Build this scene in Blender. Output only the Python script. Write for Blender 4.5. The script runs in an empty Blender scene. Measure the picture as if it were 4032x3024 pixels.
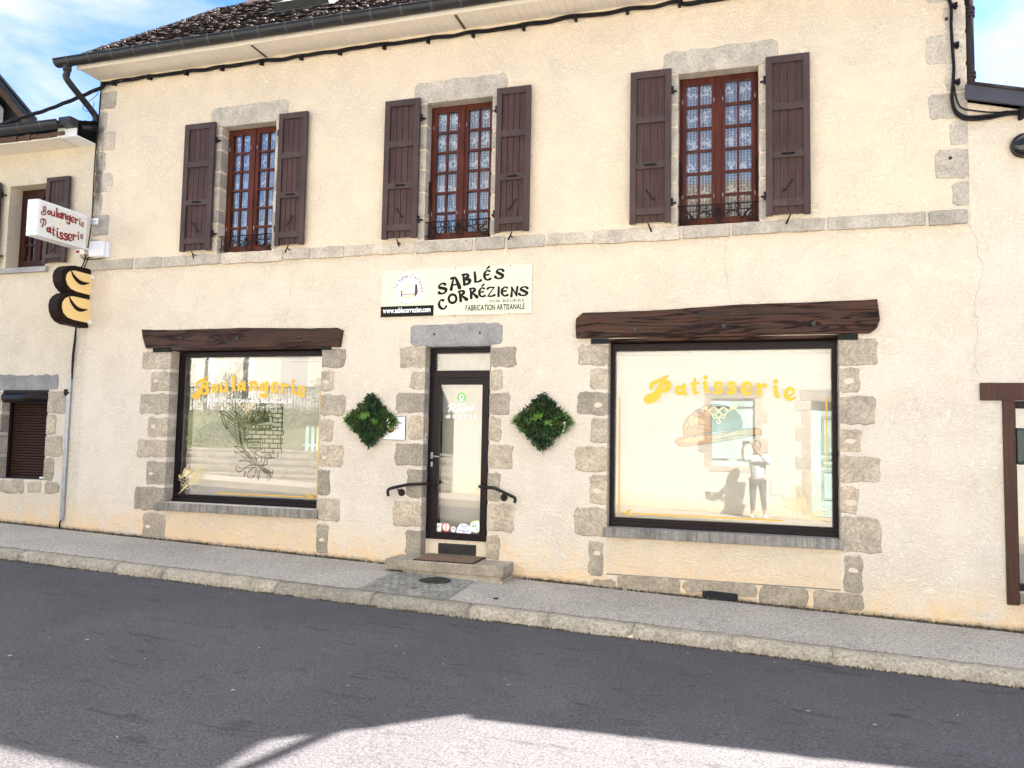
import bpy, bmesh, math, random
from mathutils import Vector, Matrix, noise
random.seed(7)
R = math.radians
C = bpy.context.scene.collection
scene = bpy.context.scene

# ------------------------------------------------------------------ camera (surveyed from the photograph)
CAMZ = 1.75
YAW, PITCH, ROLL, FPX = R(16.82), R(3.945), R(1.10), 3055.0
_f = Vector((-math.sin(YAW)*math.cos(PITCH), math.cos(YAW)*math.cos(PITCH), math.sin(PITCH)))
_r0 = Vector((math.cos(YAW), math.sin(YAW), 0))
_u0 = _r0.cross(_f)
_r = _r0*math.cos(ROLL) + _u0*math.sin(ROLL)
_u = _r.cross(_f)
CAM = Vector((0, -9, CAMZ))
cd = bpy.data.cameras.new('camera')
cam = bpy.data.objects.new('camera', cd); C.objects.link(cam)
cam.matrix_world = Matrix(((_r.x, _u.x, -_f.x, CAM.x), (_r.y, _u.y, -_f.y, CAM.y), (_r.z, _u.z, -_f.z, CAM.z), (0, 0, 0, 1)))
cd.sensor_width = 36; cd.lens = 36*FPX/4032; cd.clip_start = 0.01; cd.clip_end = 3000
scene.camera = cam

# ------------------------------------------------------------------ sun, sky, exposure
SUNDIR = Vector((0.705, 0.711, 1.0)).normalized()       # towards the sun, behind the house
sl = bpy.data.lights.new('sun', 'SUN'); sl.energy = 5.0; sl.angle = R(0.53); sl.color = (1.0, 0.93, 0.83)
so = bpy.data.objects.new('sun', sl); C.objects.link(so)
so.rotation_euler = SUNDIR.to_track_quat('Z', 'Y').to_euler(); so.location = (0, 0, 30)
w = bpy.data.worlds.new('World'); scene.world = w; w.use_nodes = True
nt = w.node_tree; nt.nodes.clear()
wo = nt.nodes.new('ShaderNodeOutputWorld'); bg = nt.nodes.new('ShaderNodeBackground')
sky = nt.nodes.new('ShaderNodeTexSky'); sky.sky_type = 'NISHITA'; sky.sun_disc = False
sky.sun_elevation = math.asin(SUNDIR.z); sky.sun_rotation = math.atan2(SUNDIR.x, SUNDIR.y)
sky.altitude = 500; sky.air_density = 1.0; sky.dust_density = 0.3; sky.ozone_density = 1.6
geo = nt.nodes.new('ShaderNodeTexCoord')
mp = nt.nodes.new('ShaderNodeMapping'); mp.inputs['Scale'].default_value = (1.3, 1.3, 2.6); mp.inputs['Location'].default_value = (2.4, 1.1, 0.1)
nz = nt.nodes.new('ShaderNodeTexNoise'); nz.inputs['Scale'].default_value = 2.3; nz.inputs['Detail'].default_value = 9; nz.inputs['Roughness'].default_value = 0.58; nz.inputs['Distortion'].default_value = 0.25
cr = nt.nodes.new('ShaderNodeValToRGB'); cr.color_ramp.elements[0].position = 0.49; cr.color_ramp.elements[1].position = 0.68
mx = nt.nodes.new('ShaderNodeMix'); mx.data_type = 'RGBA'
CLOUD = mx.inputs[7]; CLOUD.default_value = (2.6, 2.75, 3.0, 1)
L = nt.links.new
L(geo.outputs['Generated'], mp.inputs['Vector']); L(mp.outputs[0], nz.inputs['Vector']); sz = nt.nodes.new('ShaderNodeSeparateXYZ'); L(geo.outputs['Generated'], sz.inputs[0])
zr_ = nt.nodes.new('ShaderNodeMapRange'); zr_.inputs[1].default_value = 0.62; zr_.inputs[2].default_value = 0.85; zr_.inputs[3].default_value = 0.0; zr_.inputs[4].default_value = 0.30; L(sz.outputs[2], zr_.inputs[0])  # unseen cloud cover added overhead to fill the shaded street with light
ad = nt.nodes.new('ShaderNodeMath'); ad.operation = 'ADD'; L(nz.outputs[0], ad.inputs[0]); L(zr_.outputs[0], ad.inputs[1]); L(ad.outputs[0], cr.inputs[0])
cb = nt.nodes.new('ShaderNodeMapRange'); cb.inputs[1].default_value = 0.5; cb.inputs[2].default_value = 0.9; cb.inputs[3].default_value = 1.0; cb.inputs[4].default_value = 2.6; L(sz.outputs[2], cb.inputs[0])  # clouds boosted towards the zenith, out of view, for extra fill light
cmul = nt.nodes.new('ShaderNodeVectorMath'); cmul.operation = 'SCALE'; cmul.inputs[0].default_value = (2.5, 2.6, 2.75); L(cb.outputs[0], cmul.inputs[3]); L(cmul.outputs[0], mx.inputs[7])
skyt = nt.nodes.new('ShaderNodeMix'); skyt.data_type = 'RGBA'; skyt.blend_type = 'MULTIPLY'; skyt.inputs[0].default_value = 1.0
skyt.inputs[7].default_value = (0.40, 0.62, 0.84, 1)
L(sky.outputs[0], skyt.inputs[6])
L(cr.outputs[0], mx.inputs[0]); L(skyt.outputs[2], mx.inputs[6]); L(mx.outputs[2], bg.inputs[0]); L(bg.outputs[0], wo.inputs[0])
bg.inputs[1].default_value = 0.05
#SKYEND
vs = scene.view_settings; vs.view_transform = 'Standard'; vs.look = 'None'; vs.gamma = 1.0; vs.exposure = 3.18; vs.use_curve_mapping = False
try:
    scene.cycles.max_bounces = 10; scene.cycles.diffuse_bounces = 5; scene.cycles.transparent_max_bounces = 16; scene.cycles.sample_clamp_indirect = 6
except Exception: pass

# ------------------------------------------------------------------ survey helpers: photo measurement -> real point on a real plane
def ray(px, py): return _f + _r*((px-2016)/FPX) - _u*((py-1512)/FPX)
def on_y(px, py, y=0.0):
    d = ray(px, py); t = (9+y)/d.y; return (t*d.x, t*d.z+CAMZ)
def on_x(px, py, x):
    d = ray(px, py); t = x/d.x; return Vector((x, t*d.y-9, t*d.z+CAMZ))
def on_z(px, py, z):
    d = ray(px, py); t = (z-CAMZ)/d.z; return Vector((t*d.x, t*d.y-9, z))
TS = 2212/1344.0
def tl(i, j, X, Y): return (X/TS+1344*i, Y/TS+1008*j)
def P(i, j, X, Y, y=0.0): return on_y(*tl(i, j, X, Y), y)
def rect(i, j, l, t, r, b, y=0.0):
    m, n = (l+r)/2, (t+b)/2
    return (P(i, j, l, n, y)[0], P(i, j, m, b, y)[1], P(i, j, r, n, y)[0], P(i, j, m, t, y)[1])   # x0 z0 x1 z1
SL = -0.0325
def gz(x, y):                                   # ground height
    b = SL*x
    if y > -1.58: return b + 0.0 + 0.02*y
    if y > -8.3: return b - 0.145 + 0.02*math.sin((y+1.58)/(-6.72)*math.pi)
    return b + 0.02

# ------------------------------------------------------------------ object helpers
def thing(name, label, cat, loc=(0, 0, 0), group=None):
    o = bpy.data.objects.new(name, None); C.objects.link(o); o.location = loc; o.empty_display_size = 0.2
    o['label'] = label; o['category'] = cat
    if group: o['group'] = group
    return o
def tag(o, label=None, cat=None, group=None, kind=None):
    if label: o['label'] = label
    if cat: o['category'] = cat
    if group: o['group'] = group
    if kind: o['kind'] = kind
    return o
def world_of(o):
    v = Vector((0, 0, 0))
    while o is not None: v += o.location; o = o.parent
    return v
class MB:
    def __init__(s): s.v = []; s.f = []; s.r = []; s.rnd = 0.5; s.mi = []; s.m = 0; s.sm = []; s.smooth = False
    def face(s, idx): s.f.append(tuple(idx)); s.r.append(s.rnd); s.mi.append(s.m); s.sm.append(s.smooth)
    def add(s, vs, fs):
        o = len(s.v); s.v.extend([tuple(v) for v in vs])
        for f in fs: s.face([i+o for i in f])
    def quad(s, a, b, c, d): s.add([a, b, c, d], [(0, 1, 2, 3)])
    def box(s, x0, x1, y0, y1, z0, z1, bev=0.0):
        if bev <= 0:
            vs = [(x0,y0,z0),(x1,y0,z0),(x1,y1,z0),(x0,y1,z0),(x0,y0,z1),(x1,y0,z1),(x1,y1,z1),(x0,y1,z1)]
            s.add(vs, [(0,3,2,1),(4,5,6,7),(0,1,5,4),(1,2,6,5),(2,3,7,6),(3,0,4,7)])
        else:
            b = bev
            bm = bmesh.new(); bmesh.ops.create_cube(bm, size=1)
            for v in bm.verts: v.co = Vector(((x0+x1)/2+v.co.x*(x1-x0), (y0+y1)/2+v.co.y*(y1-y0), (z0+z1)/2+v.co.z*(z1-z0)))
            bmesh.ops.bevel(bm, geom=list(bm.edges), offset=b, segments=2, affect='EDGES', profile=0.6)
            s.bm(bm)
    def bm(s, bm):
        bm.verts.index_update(); o = len(s.v)
        s.v.extend([tuple(v.co) for v in bm.verts])
        for f in bm.faces: s.face([v.index+o for v in f.verts])
        bm.free()
    def prism(s, pts, y0, y1, bev=0.0):           # outline in x,z (ccw seen from -y), extruded along y (front = y0)
        n = len(pts)
        if bev > 0:
            cx = sum(p[0] for p in pts)/n; cz = sum(p[1] for p in pts)/n
            def inset(p):
                d = Vector((cx-p[0], cz-p[1])); l = d.length or 1; return (p[0]+d.x/l*bev, p[1]+d.y/l*bev)
            vs = [(inset(p)[0], y0, inset(p)[1]) for p in pts]+[(p[0], y0+bev*0.8, p[1]) for p in pts]+[(p[0], y1, p[1]) for p in pts]
            fs = [tuple(range(n)), tuple(reversed(range(2*n, 3*n)))]
            for k in range(n):
                q = (k+1) % n; fs.append((k, k+n, q+n, q)); fs.append((k+n, k+2*n, q+2*n, q+n))
        else:
            vs = [(p[0], y0, p[1]) for p in pts]+[(p[0], y1, p[1]) for p in pts]
            fs = [tuple(range(n)), tuple(reversed(range(n, 2*n)))]+[(k, k+n, (k+1) % n+n, (k+1) % n) for k in range(n)]
        s.add(vs, fs)
    def tube(s, pts, r, n=8, cap=True, closed=False):
        pts = [Vector(p) for p in pts]; m = len(pts)
        rr = r if isinstance(r, (list, tuple)) else [r]*m
        up = None; o = len(s.v); sm = s.smooth; s.smooth = True
        for k, p in enumerate(pts):
            if closed: t = pts[(k+1) % m]-pts[k-1]
            else: t = pts[min(k+1, m-1)]-pts[max(k-1, 0)]
            if t.length < 1e-9: t = Vector((0, 0, 1))
            t.normalize()
            if up is None: up = Vector((0, 0, 1)) if abs(t.z) < 0.9 else Vector((1, 0, 0))
            a = up-t*up.dot(t)
            if a.length < 1e-6: a = t.orthogonal()
            a.normalize(); b = t.cross(a); up = a
            for q in range(n):
                an = 2*math.pi*q/n; s.v.append(tuple(p+(a*math.cos(an)+b*math.sin(an))*rr[k]))
        for k in range(m if closed else m-1):
            for q in range(n):
                k2 = (k+1) % m
                s.face((o+k*n+q, o+k*n+(q+1) % n, o+k2*n+(q+1) % n, o+k2*n+q))
        s.smooth = sm
        if cap and not closed:
            s.face([o+q for q in reversed(range(n))]); s.face([o+(m-1)*n+q for q in range(n)])
    def ball(s, c, r, seg=10, ring=7, sq=(1, 1, 1)):
        vs = []; fs = []
        for i in range(ring+1):
            th = math.pi*i/ring
            for j in range(seg):
                ph = 2*math.pi*j/seg
                vs.append((c[0]+r*sq[0]*math.sin(th)*math.cos(ph), c[1]+r*sq[1]*math.sin(th)*math.sin(ph), c[2]+r*sq[2]*math.cos(th)))
        for i in range(ring):
            for j in range(seg):
                fs.append((i*seg+j, (i+1)*seg+j, (i+1)*seg+(j+1) % seg, i*seg+(j+1) % seg))
        sm = s.smooth; s.smooth = True; s.add(vs, fs); s.smooth = sm
    def disc(s, cx, cz, r, y, n=24, sx=1.0):
        s.add([(cx+r*sx*math.cos(2*math.pi*k/n), y, cz+r*math.sin(2*math.pi*k/n)) for k in range(n)], [tuple(range(n))])
    def build(s, name, mat, parent=None, mods=None):
        me = bpy.data.meshes.new(name); me.from_pydata(s.v, [], s.f)
        mats = mat if isinstance(mat, (list, tuple)) else [mat]
        for m in mats: me.materials.append(m)
        if len(mats) > 1: me.polygons.foreach_set('material_index', s.mi)
        me.polygons.foreach_set('use_smooth', s.sm)
        at = me.attributes.new('rnd', 'FLOAT', 'FACE'); at.data.foreach_set('value', s.r)
        me.validate(); me.update()
        o = bpy.data.objects.new(name, me); C.objects.link(o)
        if parent is not None:
            o.parent = parent; o.location = -world_of(parent)
        return o
def build_split(mb, name, mat, parent, tol=0.02, label=None):
    n = len(mb.v); par = list(range(n))
    def fd(a):
        while par[a] != a: par[a] = par[par[a]]; a = par[a]
        return a
    for f in mb.f:
        for q in f[1:]: par[fd(q)] = fd(f[0])
    comp = {}
    for i in range(n): comp.setdefault(fd(i), []).append(i)
    boxes = []
    for k, idx in comp.items():
        lo = [min(mb.v[i][a] for i in idx)-tol for a in range(3)]; hi = [max(mb.v[i][a] for i in idx)+tol for a in range(3)]; boxes.append([lo, hi, {k}])
    ch = True
    while ch:
        ch = False
        for i in range(len(boxes)):
            for j in range(i+1, len(boxes)):
                A, B = boxes[i], boxes[j]
                if all(A[0][a] <= B[1][a] and B[0][a] <= A[1][a] for a in range(3)):
                    A[0] = [min(p, q) for p, q in zip(A[0], B[0])]; A[1] = [max(p, q) for p, q in zip(A[1], B[1])]; A[2] |= B[2]; boxes.pop(j); ch = True; break
            if ch: break
    out = []
    for lo, hi, ks in boxes:
        m2 = MB(); mp = {}
        for f, r_, mi, sm in zip(mb.f, mb.r, mb.mi, mb.sm):
            if fd(f[0]) not in ks: continue
            for q in f:
                if q not in mp: mp[q] = len(m2.v); m2.v.append(mb.v[q])
            m2.f.append(tuple(mp[q] for q in f)); m2.r.append(r_); m2.mi.append(mi); m2.sm.append(sm)
        out.append(m2.build(name, mat, parent))
    return out
def struct(name, mb, m): return tag(mb.build(name, m), kind='structure')

# ------------------------------------------------------------------ materials
def newmat(name):
    m = bpy.data.materials.new(name); m.use_nodes = True; t = m.node_tree
    b = t.nodes['Principled BSDF']; return m, t, b
class N:                                        # tiny node helper
    def __init__(s, t): s.t = t; s.co = None
    def n(s, typ, **k):
        x = s.t.nodes.new(typ)
        for a, v in k.items(): setattr(x, a, v)
        return x
    def l(s, a, b): s.t.links.new(a, b)
    def obj(s):
        if s.co is None: s.co = s.n('ShaderNodeTexCoord').outputs['Object']
        return s.co
    def noise(s, scale, detail=6, rough=0.6, dist=0.0, stretch=None, loc=None):
        x = s.n('ShaderNodeTexNoise'); x.inputs['Scale'].default_value = scale; x.inputs['Detail'].default_value = detail
        x.inputs['Roughness'].default_value = rough; x.inputs['Distortion'].default_value = dist
        src = s.obj()
        if stretch or loc:
            m = s.n('ShaderNodeMapping')
            if stretch: m.inputs['Scale'].default_value = stretch
            if loc: m.inputs['Location'].default_value = loc
            s.l(src, m.inputs[0]); src = m.outputs[0]
        s.l(src, x.inputs['Vector']); return x.outputs[0]
    def ramp(s, fac, *stops):
        x = s.n('ShaderNodeValToRGB'); e = x.color_ramp.elements
        while len(e) < len(stops): e.new(0.5)
        for k, (p, c) in enumerate(stops):
            e[k].position = p; e[k].color = (c, c, c, 1) if isinstance(c, (int, float)) else (*c, 1)
        s.l(fac, x.inputs[0]); return x.outputs[0]
    def mix(s, fac, a, b, mode='MIX'):
        x = s.n('ShaderNodeMix', data_type='RGBA', blend_type=mode)
        for inp, v in ((0, fac), (6, a), (7, b)):
            if isinstance(v, (int, float)): x.inputs[inp].default_value = v if inp == 0 else (v, v, v, 1)
            elif isinstance(v, tuple): x.inputs[inp].default_value = (*v, 1)
            else: s.l(v, x.inputs[inp])
        return x.outputs[2]
    def math(s, op, a, b=None, c=None):
        x = s.n('ShaderNodeMath', operation=op)
        for k, v in enumerate((a, b, c)):
            if v is None: continue
            if isinstance(v, (int, float)): x.inputs[k].default_value = v
            else: s.l(v, x.inputs[k])
        return x.outputs[0]
    def attr(s): return s.n('ShaderNodeAttribute', attribute_name='rnd').outputs['Fac']
    def bump(s, bsdf, h, strength=0.5, dist=0.01):
        x = s.n('ShaderNodeBump'); x.inputs['Strength'].default_value = strength; x.inputs['Distance'].default_value = dist
        s.l(h, x.inputs['Height']); s.l(x.outputs[0], bsdf.inputs['Normal']); return x
    def xyz(s):
        x = s.n('ShaderNodeSeparateXYZ'); s.l(s.obj(), x.inputs[0]); return x.outputs
def simple(name, col, rough=0.6, metal=0.0, var=0.12, scale=9.0, spec=0.5, bump=0.0, coat=0.0):
    m, t, b = newmat(name); n = N(t)
    v = n.ramp(n.noise(scale, 6, 0.65), (0.25, 1-var), (0.75, 1+var))
    n.l(n.mix(1.0, col, v, 'MULTIPLY'), b.inputs['Base Color'])
    b.inputs['Metallic'].default_value = metal; b.inputs['Specular IOR Level'].default_value = spec
    n.l(n.ramp(n.noise(scale*2, 4), (0.3, max(rough-0.08, 0.02)), (0.7, min(rough+0.08, 1))), b.inputs['Roughness'])
    if coat: b.inputs['Coat Weight'].default_value = coat
    if bump: n.bump(b, n.noise(scale*6, 5), bump, 0.004)
    return m
def soot(n):                                      # black streak where the neighbour's gutter meets the corner
    x, y, z = n.xyz(); a = n.math('ADD', n.math('ADD', x, 9.24), n.math('MULTIPLY', n.math('SUBTRACT', n.noise(5, 6, 0.7, stretch=(1, 1, .35)), 0.5), 0.5))
    hx = n.ramp(a, (0.02, 0.9), (0.13, 0.0)); hz = n.ramp(n.math('MULTIPLY', z, 0.1), (0.46, 0.0), (0.53, 1.0), (0.62, 1.0), (0.66, 0.0))
    return n.math('MULTIPLY', hx, hz)
def stucco(name, top_col, low_col, smooth_above=4.2, ochre=(0.72, 0.52, 0.31)):
    m, t, b = newmat(name); n = N(t); x, y, z = n.xyz()
    big = n.noise(0.55, 6, 0.55, 0.4); mid = n.noise(2.6, 8, 0.68, 0.8); fine = n.noise(9, 8, 0.64, 3.4, stretch=(0.8, 1, 1.25)); grain = n.noise(90, 3, 0.6)
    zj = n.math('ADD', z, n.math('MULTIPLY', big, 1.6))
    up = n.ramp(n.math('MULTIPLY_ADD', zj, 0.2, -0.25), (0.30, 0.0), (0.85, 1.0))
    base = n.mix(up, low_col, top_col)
    base = n.mix(n.ramp(mid, (0.44, 0.0), (0.72, 0.6)), base, tuple(c*k for c, k in zip(low_col, (0.91, 0.87, 0.82))))
    worm_shading = n.ramp(fine, (0.40, 1.07), (0.465, 0.70), (0.515, 1.08), (0.575, 0.74), (0.64, 1.06))  # highlights and shadows of the trowel relief painted as colour contrast
    base = n.mix(n.ramp(n.noise(1.3, 4), (0.35, 0.35), (0.62, 1.0)), base, n.mix(1.0, base, worm_shading, 'MULTIPLY'))
    base = n.mix(1.0, base, n.ramp(n.noise(48, 3, 0.7), (0.3, 0.90), (0.7, 1.07)), 'MULTIPLY')
    hg = n.math('SUBTRACT', z, n.math('MULTIPLY', x, SL))          # height above the sloping pavement
    foot = n.ramp(n.math('ADD', n.math('MULTIPLY', hg, 1.1), n.math('MULTIPLY', n.noise(1.7, 6), 0.55)), (0.32, 1.0), (0.85, 0.0))
    base = n.mix(n.math('MULTIPLY', foot, n.ramp(n.noise(4.5, 7, 0.7), (0.36, 0.15), (0.58, 0.95))), base, ochre)
    dirt = n.ramp(n.math('ADD', n.math('MULTIPLY', hg, 6.0), n.math('MULTIPLY', n.noise(13, 6, 0.7), 0.75)), (0.42, 0.75), (0.72, 0.0))
    base = n.mix(dirt, base, (0.13, 0.10, 0.07))
    if name == 'stucco_render': base = n.mix(soot(n), base, (0.06, 0.05, 0.04))
    n.l(base, b.inputs['Base Color']); b.inputs['Roughness'].default_value = 0.92; b.inputs['Specular IOR Level'].default_value = 0.15
    h = n.math('ADD', n.math('MULTIPLY', fine, 1.0), n.math('MULTIPLY', grain, 0.25))
    n.bump(b, h, 0.75, 0.05 if name == 'stucco_opposite' else 0.026)
    return m
def stone(name, c1, c2, scale=34, bump=0.5):
    m, t, b = newmat(name); n = N(t)
    sp = n.ramp(n.noise(scale, 5, 0.85), (0.36, c2), (0.62, c1))
    blot = n.ramp(n.noise(4.2, 6, 0.6), (0.3, 0.70), (0.72, 1.16))
    base = n.mix(1.0, sp, blot, 'MULTIPLY')
    a = n.attr()
    base = n.mix(1.0, base, n.ramp(a, (0.0, (0.72, 0.72, 0.72)), (0.5, (1.0, 0.98, 0.96)), (1.0, (1.16, 1.10, 1.04))), 'MULTIPLY')
    x, y, z = n.xyz()
    hg = n.math('SUBTRACT', z, n.math('MULTIPLY', x, SL))
    base = n.mix(n.ramp(n.math('ADD', hg, n.math('MULTIPLY', n.noise(6, 5), 0.5)), (0.25, 0.45), (0.9, 0.0)), base, (0.14, 0.12, 0.09))
    if name == 'pale_granite': base = n.mix(soot(n), base, (0.06, 0.05, 0.04))
    n.l(base, b.inputs['Base Color']); b.inputs['Roughness'].default_value = 0.9; b.inputs['Specular IOR Level'].default_value = 0.2
    n.bump(b, n.math('ADD', n.noise(scale*0.8, 6, 0.7), n.math('MULTIPLY', n.noise(9, 5), 2.0)), bump, 0.006)
    return m
def wood(name, c1, c2, along='x', rough=0.5, scale=1.0, cracks=0.0, bump=0.3):
    m, t, b = newmat(name); n = N(t)
    st = {'x': (1.2, 22, 22), 'z': (26, 26, 1.3)}[along]; st = tuple(k*scale for k in st)
    g = n.noise(1.6, 8, 0.65, 0.6, stretch=st)
    base = n.ramp(g, (0.3, c1), (0.7, c2))
    base = n.mix(1.0, base, n.ramp(n.noise(2.0, 4), (0.3, 0.75), (0.75, 1.25)), 'MULTIPLY')
    h = g
    if cracks:
        ck = n.noise(1.0, 7, 0.6, 1.0, stretch={'x': (0.55, 7, 7), 'z': (9, 9, 0.6)}[along])
        line = n.ramp(n.math('ABSOLUTE', n.math('SUBTRACT', ck, 0.5)), (0.0, 0.0), (0.022, 1.0))
        base = n.mix(1.0, base, n.mix(cracks, 1.0, line), 'MULTIPLY')
        h = n.math('ADD', g, n.math('MULTIPLY', line, 1.6))
    n.l(base, b.inputs['Base Color']); b.inputs['Roughness'].default_value = rough; b.inputs['Specular IOR Level'].default_value = 0.22
    n.bump(b, h, bump, 0.006)
    return m
M = {}
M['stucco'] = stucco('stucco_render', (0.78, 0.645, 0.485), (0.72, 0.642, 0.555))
M['stucco_left'] = stucco('stucco_left_house', (0.72, 0.61, 0.46), (0.66, 0.595, 0.51))
M['stucco_right'] = stucco('stucco_right_house', (0.76, 0.64, 0.51), (0.70, 0.63, 0.55))
M['stucco_far'] = stucco('stucco_opposite', (0.76, 0.73, 0.65), (0.76, 0.73, 0.66))
M['stone'] = stone('granite_blocks', (0.55, 0.48, 0.39), (0.27, 0.235, 0.195))
M['stone_pale'] = stone('pale_granite', (0.60, 0.54, 0.46), (0.37, 0.33, 0.28))
M['stone_grey'] = stone('grey_granite_lintel', (0.42, 0.41, 0.41), (0.27, 0.265, 0.27))
M['sill'] = stone('cement_sill', (0.33, 0.31, 0.29), (0.22, 0.21, 0.2), 25)
_t = M['sill'].node_tree; _n = N(_t); _b = _t.nodes['Principled BSDF']; _src = _b.inputs['Base Color'].links[0].from_socket
_n.l(_n.mix(1.0, _src, _n.ramp(_n.noise(1.0, 5, 0.7, stretch=(28, 28, 1.5)), (0.35, 0.62), (0.6, 1.15)), 'MULTIPLY'), _b.inputs['Base Color'])
M['mortar'] = simple('pale_mortar', (0.62, 0.53, 0.42), 0.9, var=0.1, spec=0.1, bump=0.5)
M['beam'] = wood('old_oak_beam', (0.014, 0.007, 0.005), (0.070, 0.022, 0.011), 'x', 0.42, cracks=0.9, bump=0.7)
M['shutter'] = wood('stained_shutter_wood', (0.048, 0.031, 0.028), (0.078, 0.050, 0.044), 'z', 0.5)
M['shutter_panel'] = wood('shutter_boards', (0.040, 0.021, 0.019), (0.080, 0.041, 0.034), 'z', 0.5)
M['mahogany'] = wood('varnished_mahogany', (0.040, 0.008, 0.005), (0.115, 0.028, 0.012), 'z', 0.4)
M['mahogany_in_shade'] = wood('shaded_mahogany', (0.020, 0.004, 0.003), (0.055, 0.012, 0.006), 'z', 0.45)  # same mahogany, with the shade of the deep recess put into its colour
M['post'] = wood('brown_post', (0.036, 0.014, 0.010), (0.072, 0.028, 0.020), 'z', 0.5)
M['alu'] = simple('dark_brown_aluminium', (0.0105, 0.006, 0.0085), 0.38, var=0.06, spec=0.16)
M['iron'] = simple('wrought_iron', (0.008, 0.008, 0.010), 0.5, spec=0.2)
M['rail'] = simple('brown_painted_steel', (0.013, 0.008, 0.007), 0.35, var=0.2, scale=20, spec=0.25)
M['gutter'] = simple('anthracite_zinc', (0.024, 0.024, 0.026), 0.42, var=0.25, scale=5, spec=0.3)
M['rubber'] = simple('black_cable_sheath', (0.008, 0.007, 0.009), 0.55, var=0.3, scale=14, spec=0.2)
M['pipe_grey'] = simple('grey_brown_pipe', (0.042, 0.036, 0.036), 0.9, var=0.2, scale=8, spec=0.0)
M['band'] = simple('bracket_zinc', (0.07, 0.07, 0.072), 0.5, spec=0.3)
M['pvc'] = simple('cream_pvc', (0.74, 0.67, 0.59), 0.4, var=0.04)
M['white'] = simple('white_painted_metal', (0.74, 0.74, 0.76), 0.35, var=0.04, scale=3)
M['face_white'] = simple('off_white_sign_face', (0.70, 0.69, 0.64), 0.3, var=0.03, scale=3)
M['red'] = simple('red_vinyl', (0.22, 0.008, 0.012), 0.4, var=0.05)
M['yellow'] = simple('yellow_vinyl', (0.78, 0.44, 0.02), 0.45, var=0.03)
M['gold'] = simple('gold_vinyl', (0.80, 0.66, 0.36), 0.45, var=0.05)
M['wvinyl'] = simple('white_vinyl', (0.88, 0.88, 0.88), 0.4, var=0.02)
M['ink'] = simple('black_print', (0.010, 0.008, 0.008), 0.6, var=0.05, spec=0.15)
M['sign_bg'] = simple('pale_yellow_board', (0.64, 0.655, 0.49), 0.4, var=0.02)
M['sign_white'] = simple('white_print', (0.80, 0.78, 0.76), 0.4, var=0.01)
M['cookie'] = simple('biscuit_print', (0.66, 0.54, 0.38), 0.4, var=0.15, scale=40)
M['bread_yellow'] = simple('bread_sign_yellow', (0.90, 0.63, 0.26), 0.4, var=0.03)
M['bread_brown'] = simple('bread_sign_brown', (0.016, 0.008, 0.006), 0.6, var=0.1, spec=0.12)
M['roller'] = simple('brown_roller_slats', (0.034, 0.016, 0.011), 0.45, var=0.15, scale=20, spec=0.2)
M['galv'] = simple('galvanised_steel', (0.36, 0.37, 0.39), 0.4, metal=0.6, var=0.2, scale=12)
M['tileface'] = simple('cream_floor_tile', (0.66, 0.56, 0.45), 0.35, var=0.05)
M['cast'] = simple('cast_iron', (0.03, 0.03, 0.03), 0.55, metal=0.3, var=0.3, scale=30)
M['mint'] = wood('pale_mint_paint', (0.40, 0.60, 0.57), (0.48, 0.68, 0.64), 'z', 0.6)
M['dark'] = simple('dark_interior', (0.01, 0.01, 0.012), 0.9)
M['soffitgap'] = simple('soffit_joint', (0.10, 0.06, 0.04), 0.7)
M['rust'] = simple('rotten_timber', (0.10, 0.055, 0.035), 0.8, var=0.5, scale=18, bump=0.8)
M['bag'] = simple('dark_green_plastic', (0.012, 0.028, 0.024), 0.4)
M['fasc'] = simple('grey_fascia', (0.050, 0.047, 0.056), 0.4, var=0.12, scale=2)
M['blue'] = simple('blue_print', (0.02, 0.07, 0.42), 0.5)
M['green'] = simple('green_print', (0.10, 0.50, 0.02), 0.5)
M['redp'] = simple('red_print', (0.62, 0.05, 0.03), 0.5)
M['lime'] = simple('lime_print', (0.42, 0.50, 0.04), 0.5)
M['crackline'] = simple('crack_line', (.30, .24, .18), .9)
M['stucco_panel'] = stucco('stucco_panel', (0.70, 0.59, 0.46), (0.70, 0.59, 0.46))
M['plaster'] = simple('grey_plaster', (0.42, 0.41, 0.40), 0.9, bump=0.3)
def glass_mat(name, r=0.075):
    m = bpy.data.materials.new(name); m.use_nodes = True; t = m.node_tree; t.nodes.clear(); n = N(t)
    o = n.n('ShaderNodeOutputMaterial'); mx = n.n('ShaderNodeMixShader'); tr = n.n('ShaderNodeBsdfTransparent'); gl = n.n('ShaderNodeBsdfGlossy')
    gl.inputs['Roughness'].default_value = 0.0; tr.inputs[0].default_value = (0.96, 0.96, 0.96, 1)
    lw = n.n('ShaderNodeFresnel'); lw.inputs[0].default_value = 1.5
    f = n.math('ADD', n.math('MULTIPLY', lw.outputs[0], 0.9), r-0.04)
    h = n.noise(1.4, 2, 0.4); bp = n.n('ShaderNodeBump'); bp.inputs['Strength'].default_value = 0.018; bp.inputs['Distance'].default_value = 0.01
    n.l(h, bp.inputs['Height']); n.l(bp.outputs[0], gl.inputs['Normal'])
    n.l(f, mx.inputs[0]); n.l(tr.outputs[0], mx.inputs[1]); n.l(gl.outputs[0], mx.inputs[2]); n.l(mx.outputs[0], o.inputs[0])
    return m
M['glass'] = glass_mat('window_glass', 0.10)
M['shopglass'] = glass_mat('shop_glass', 0.10)
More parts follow.
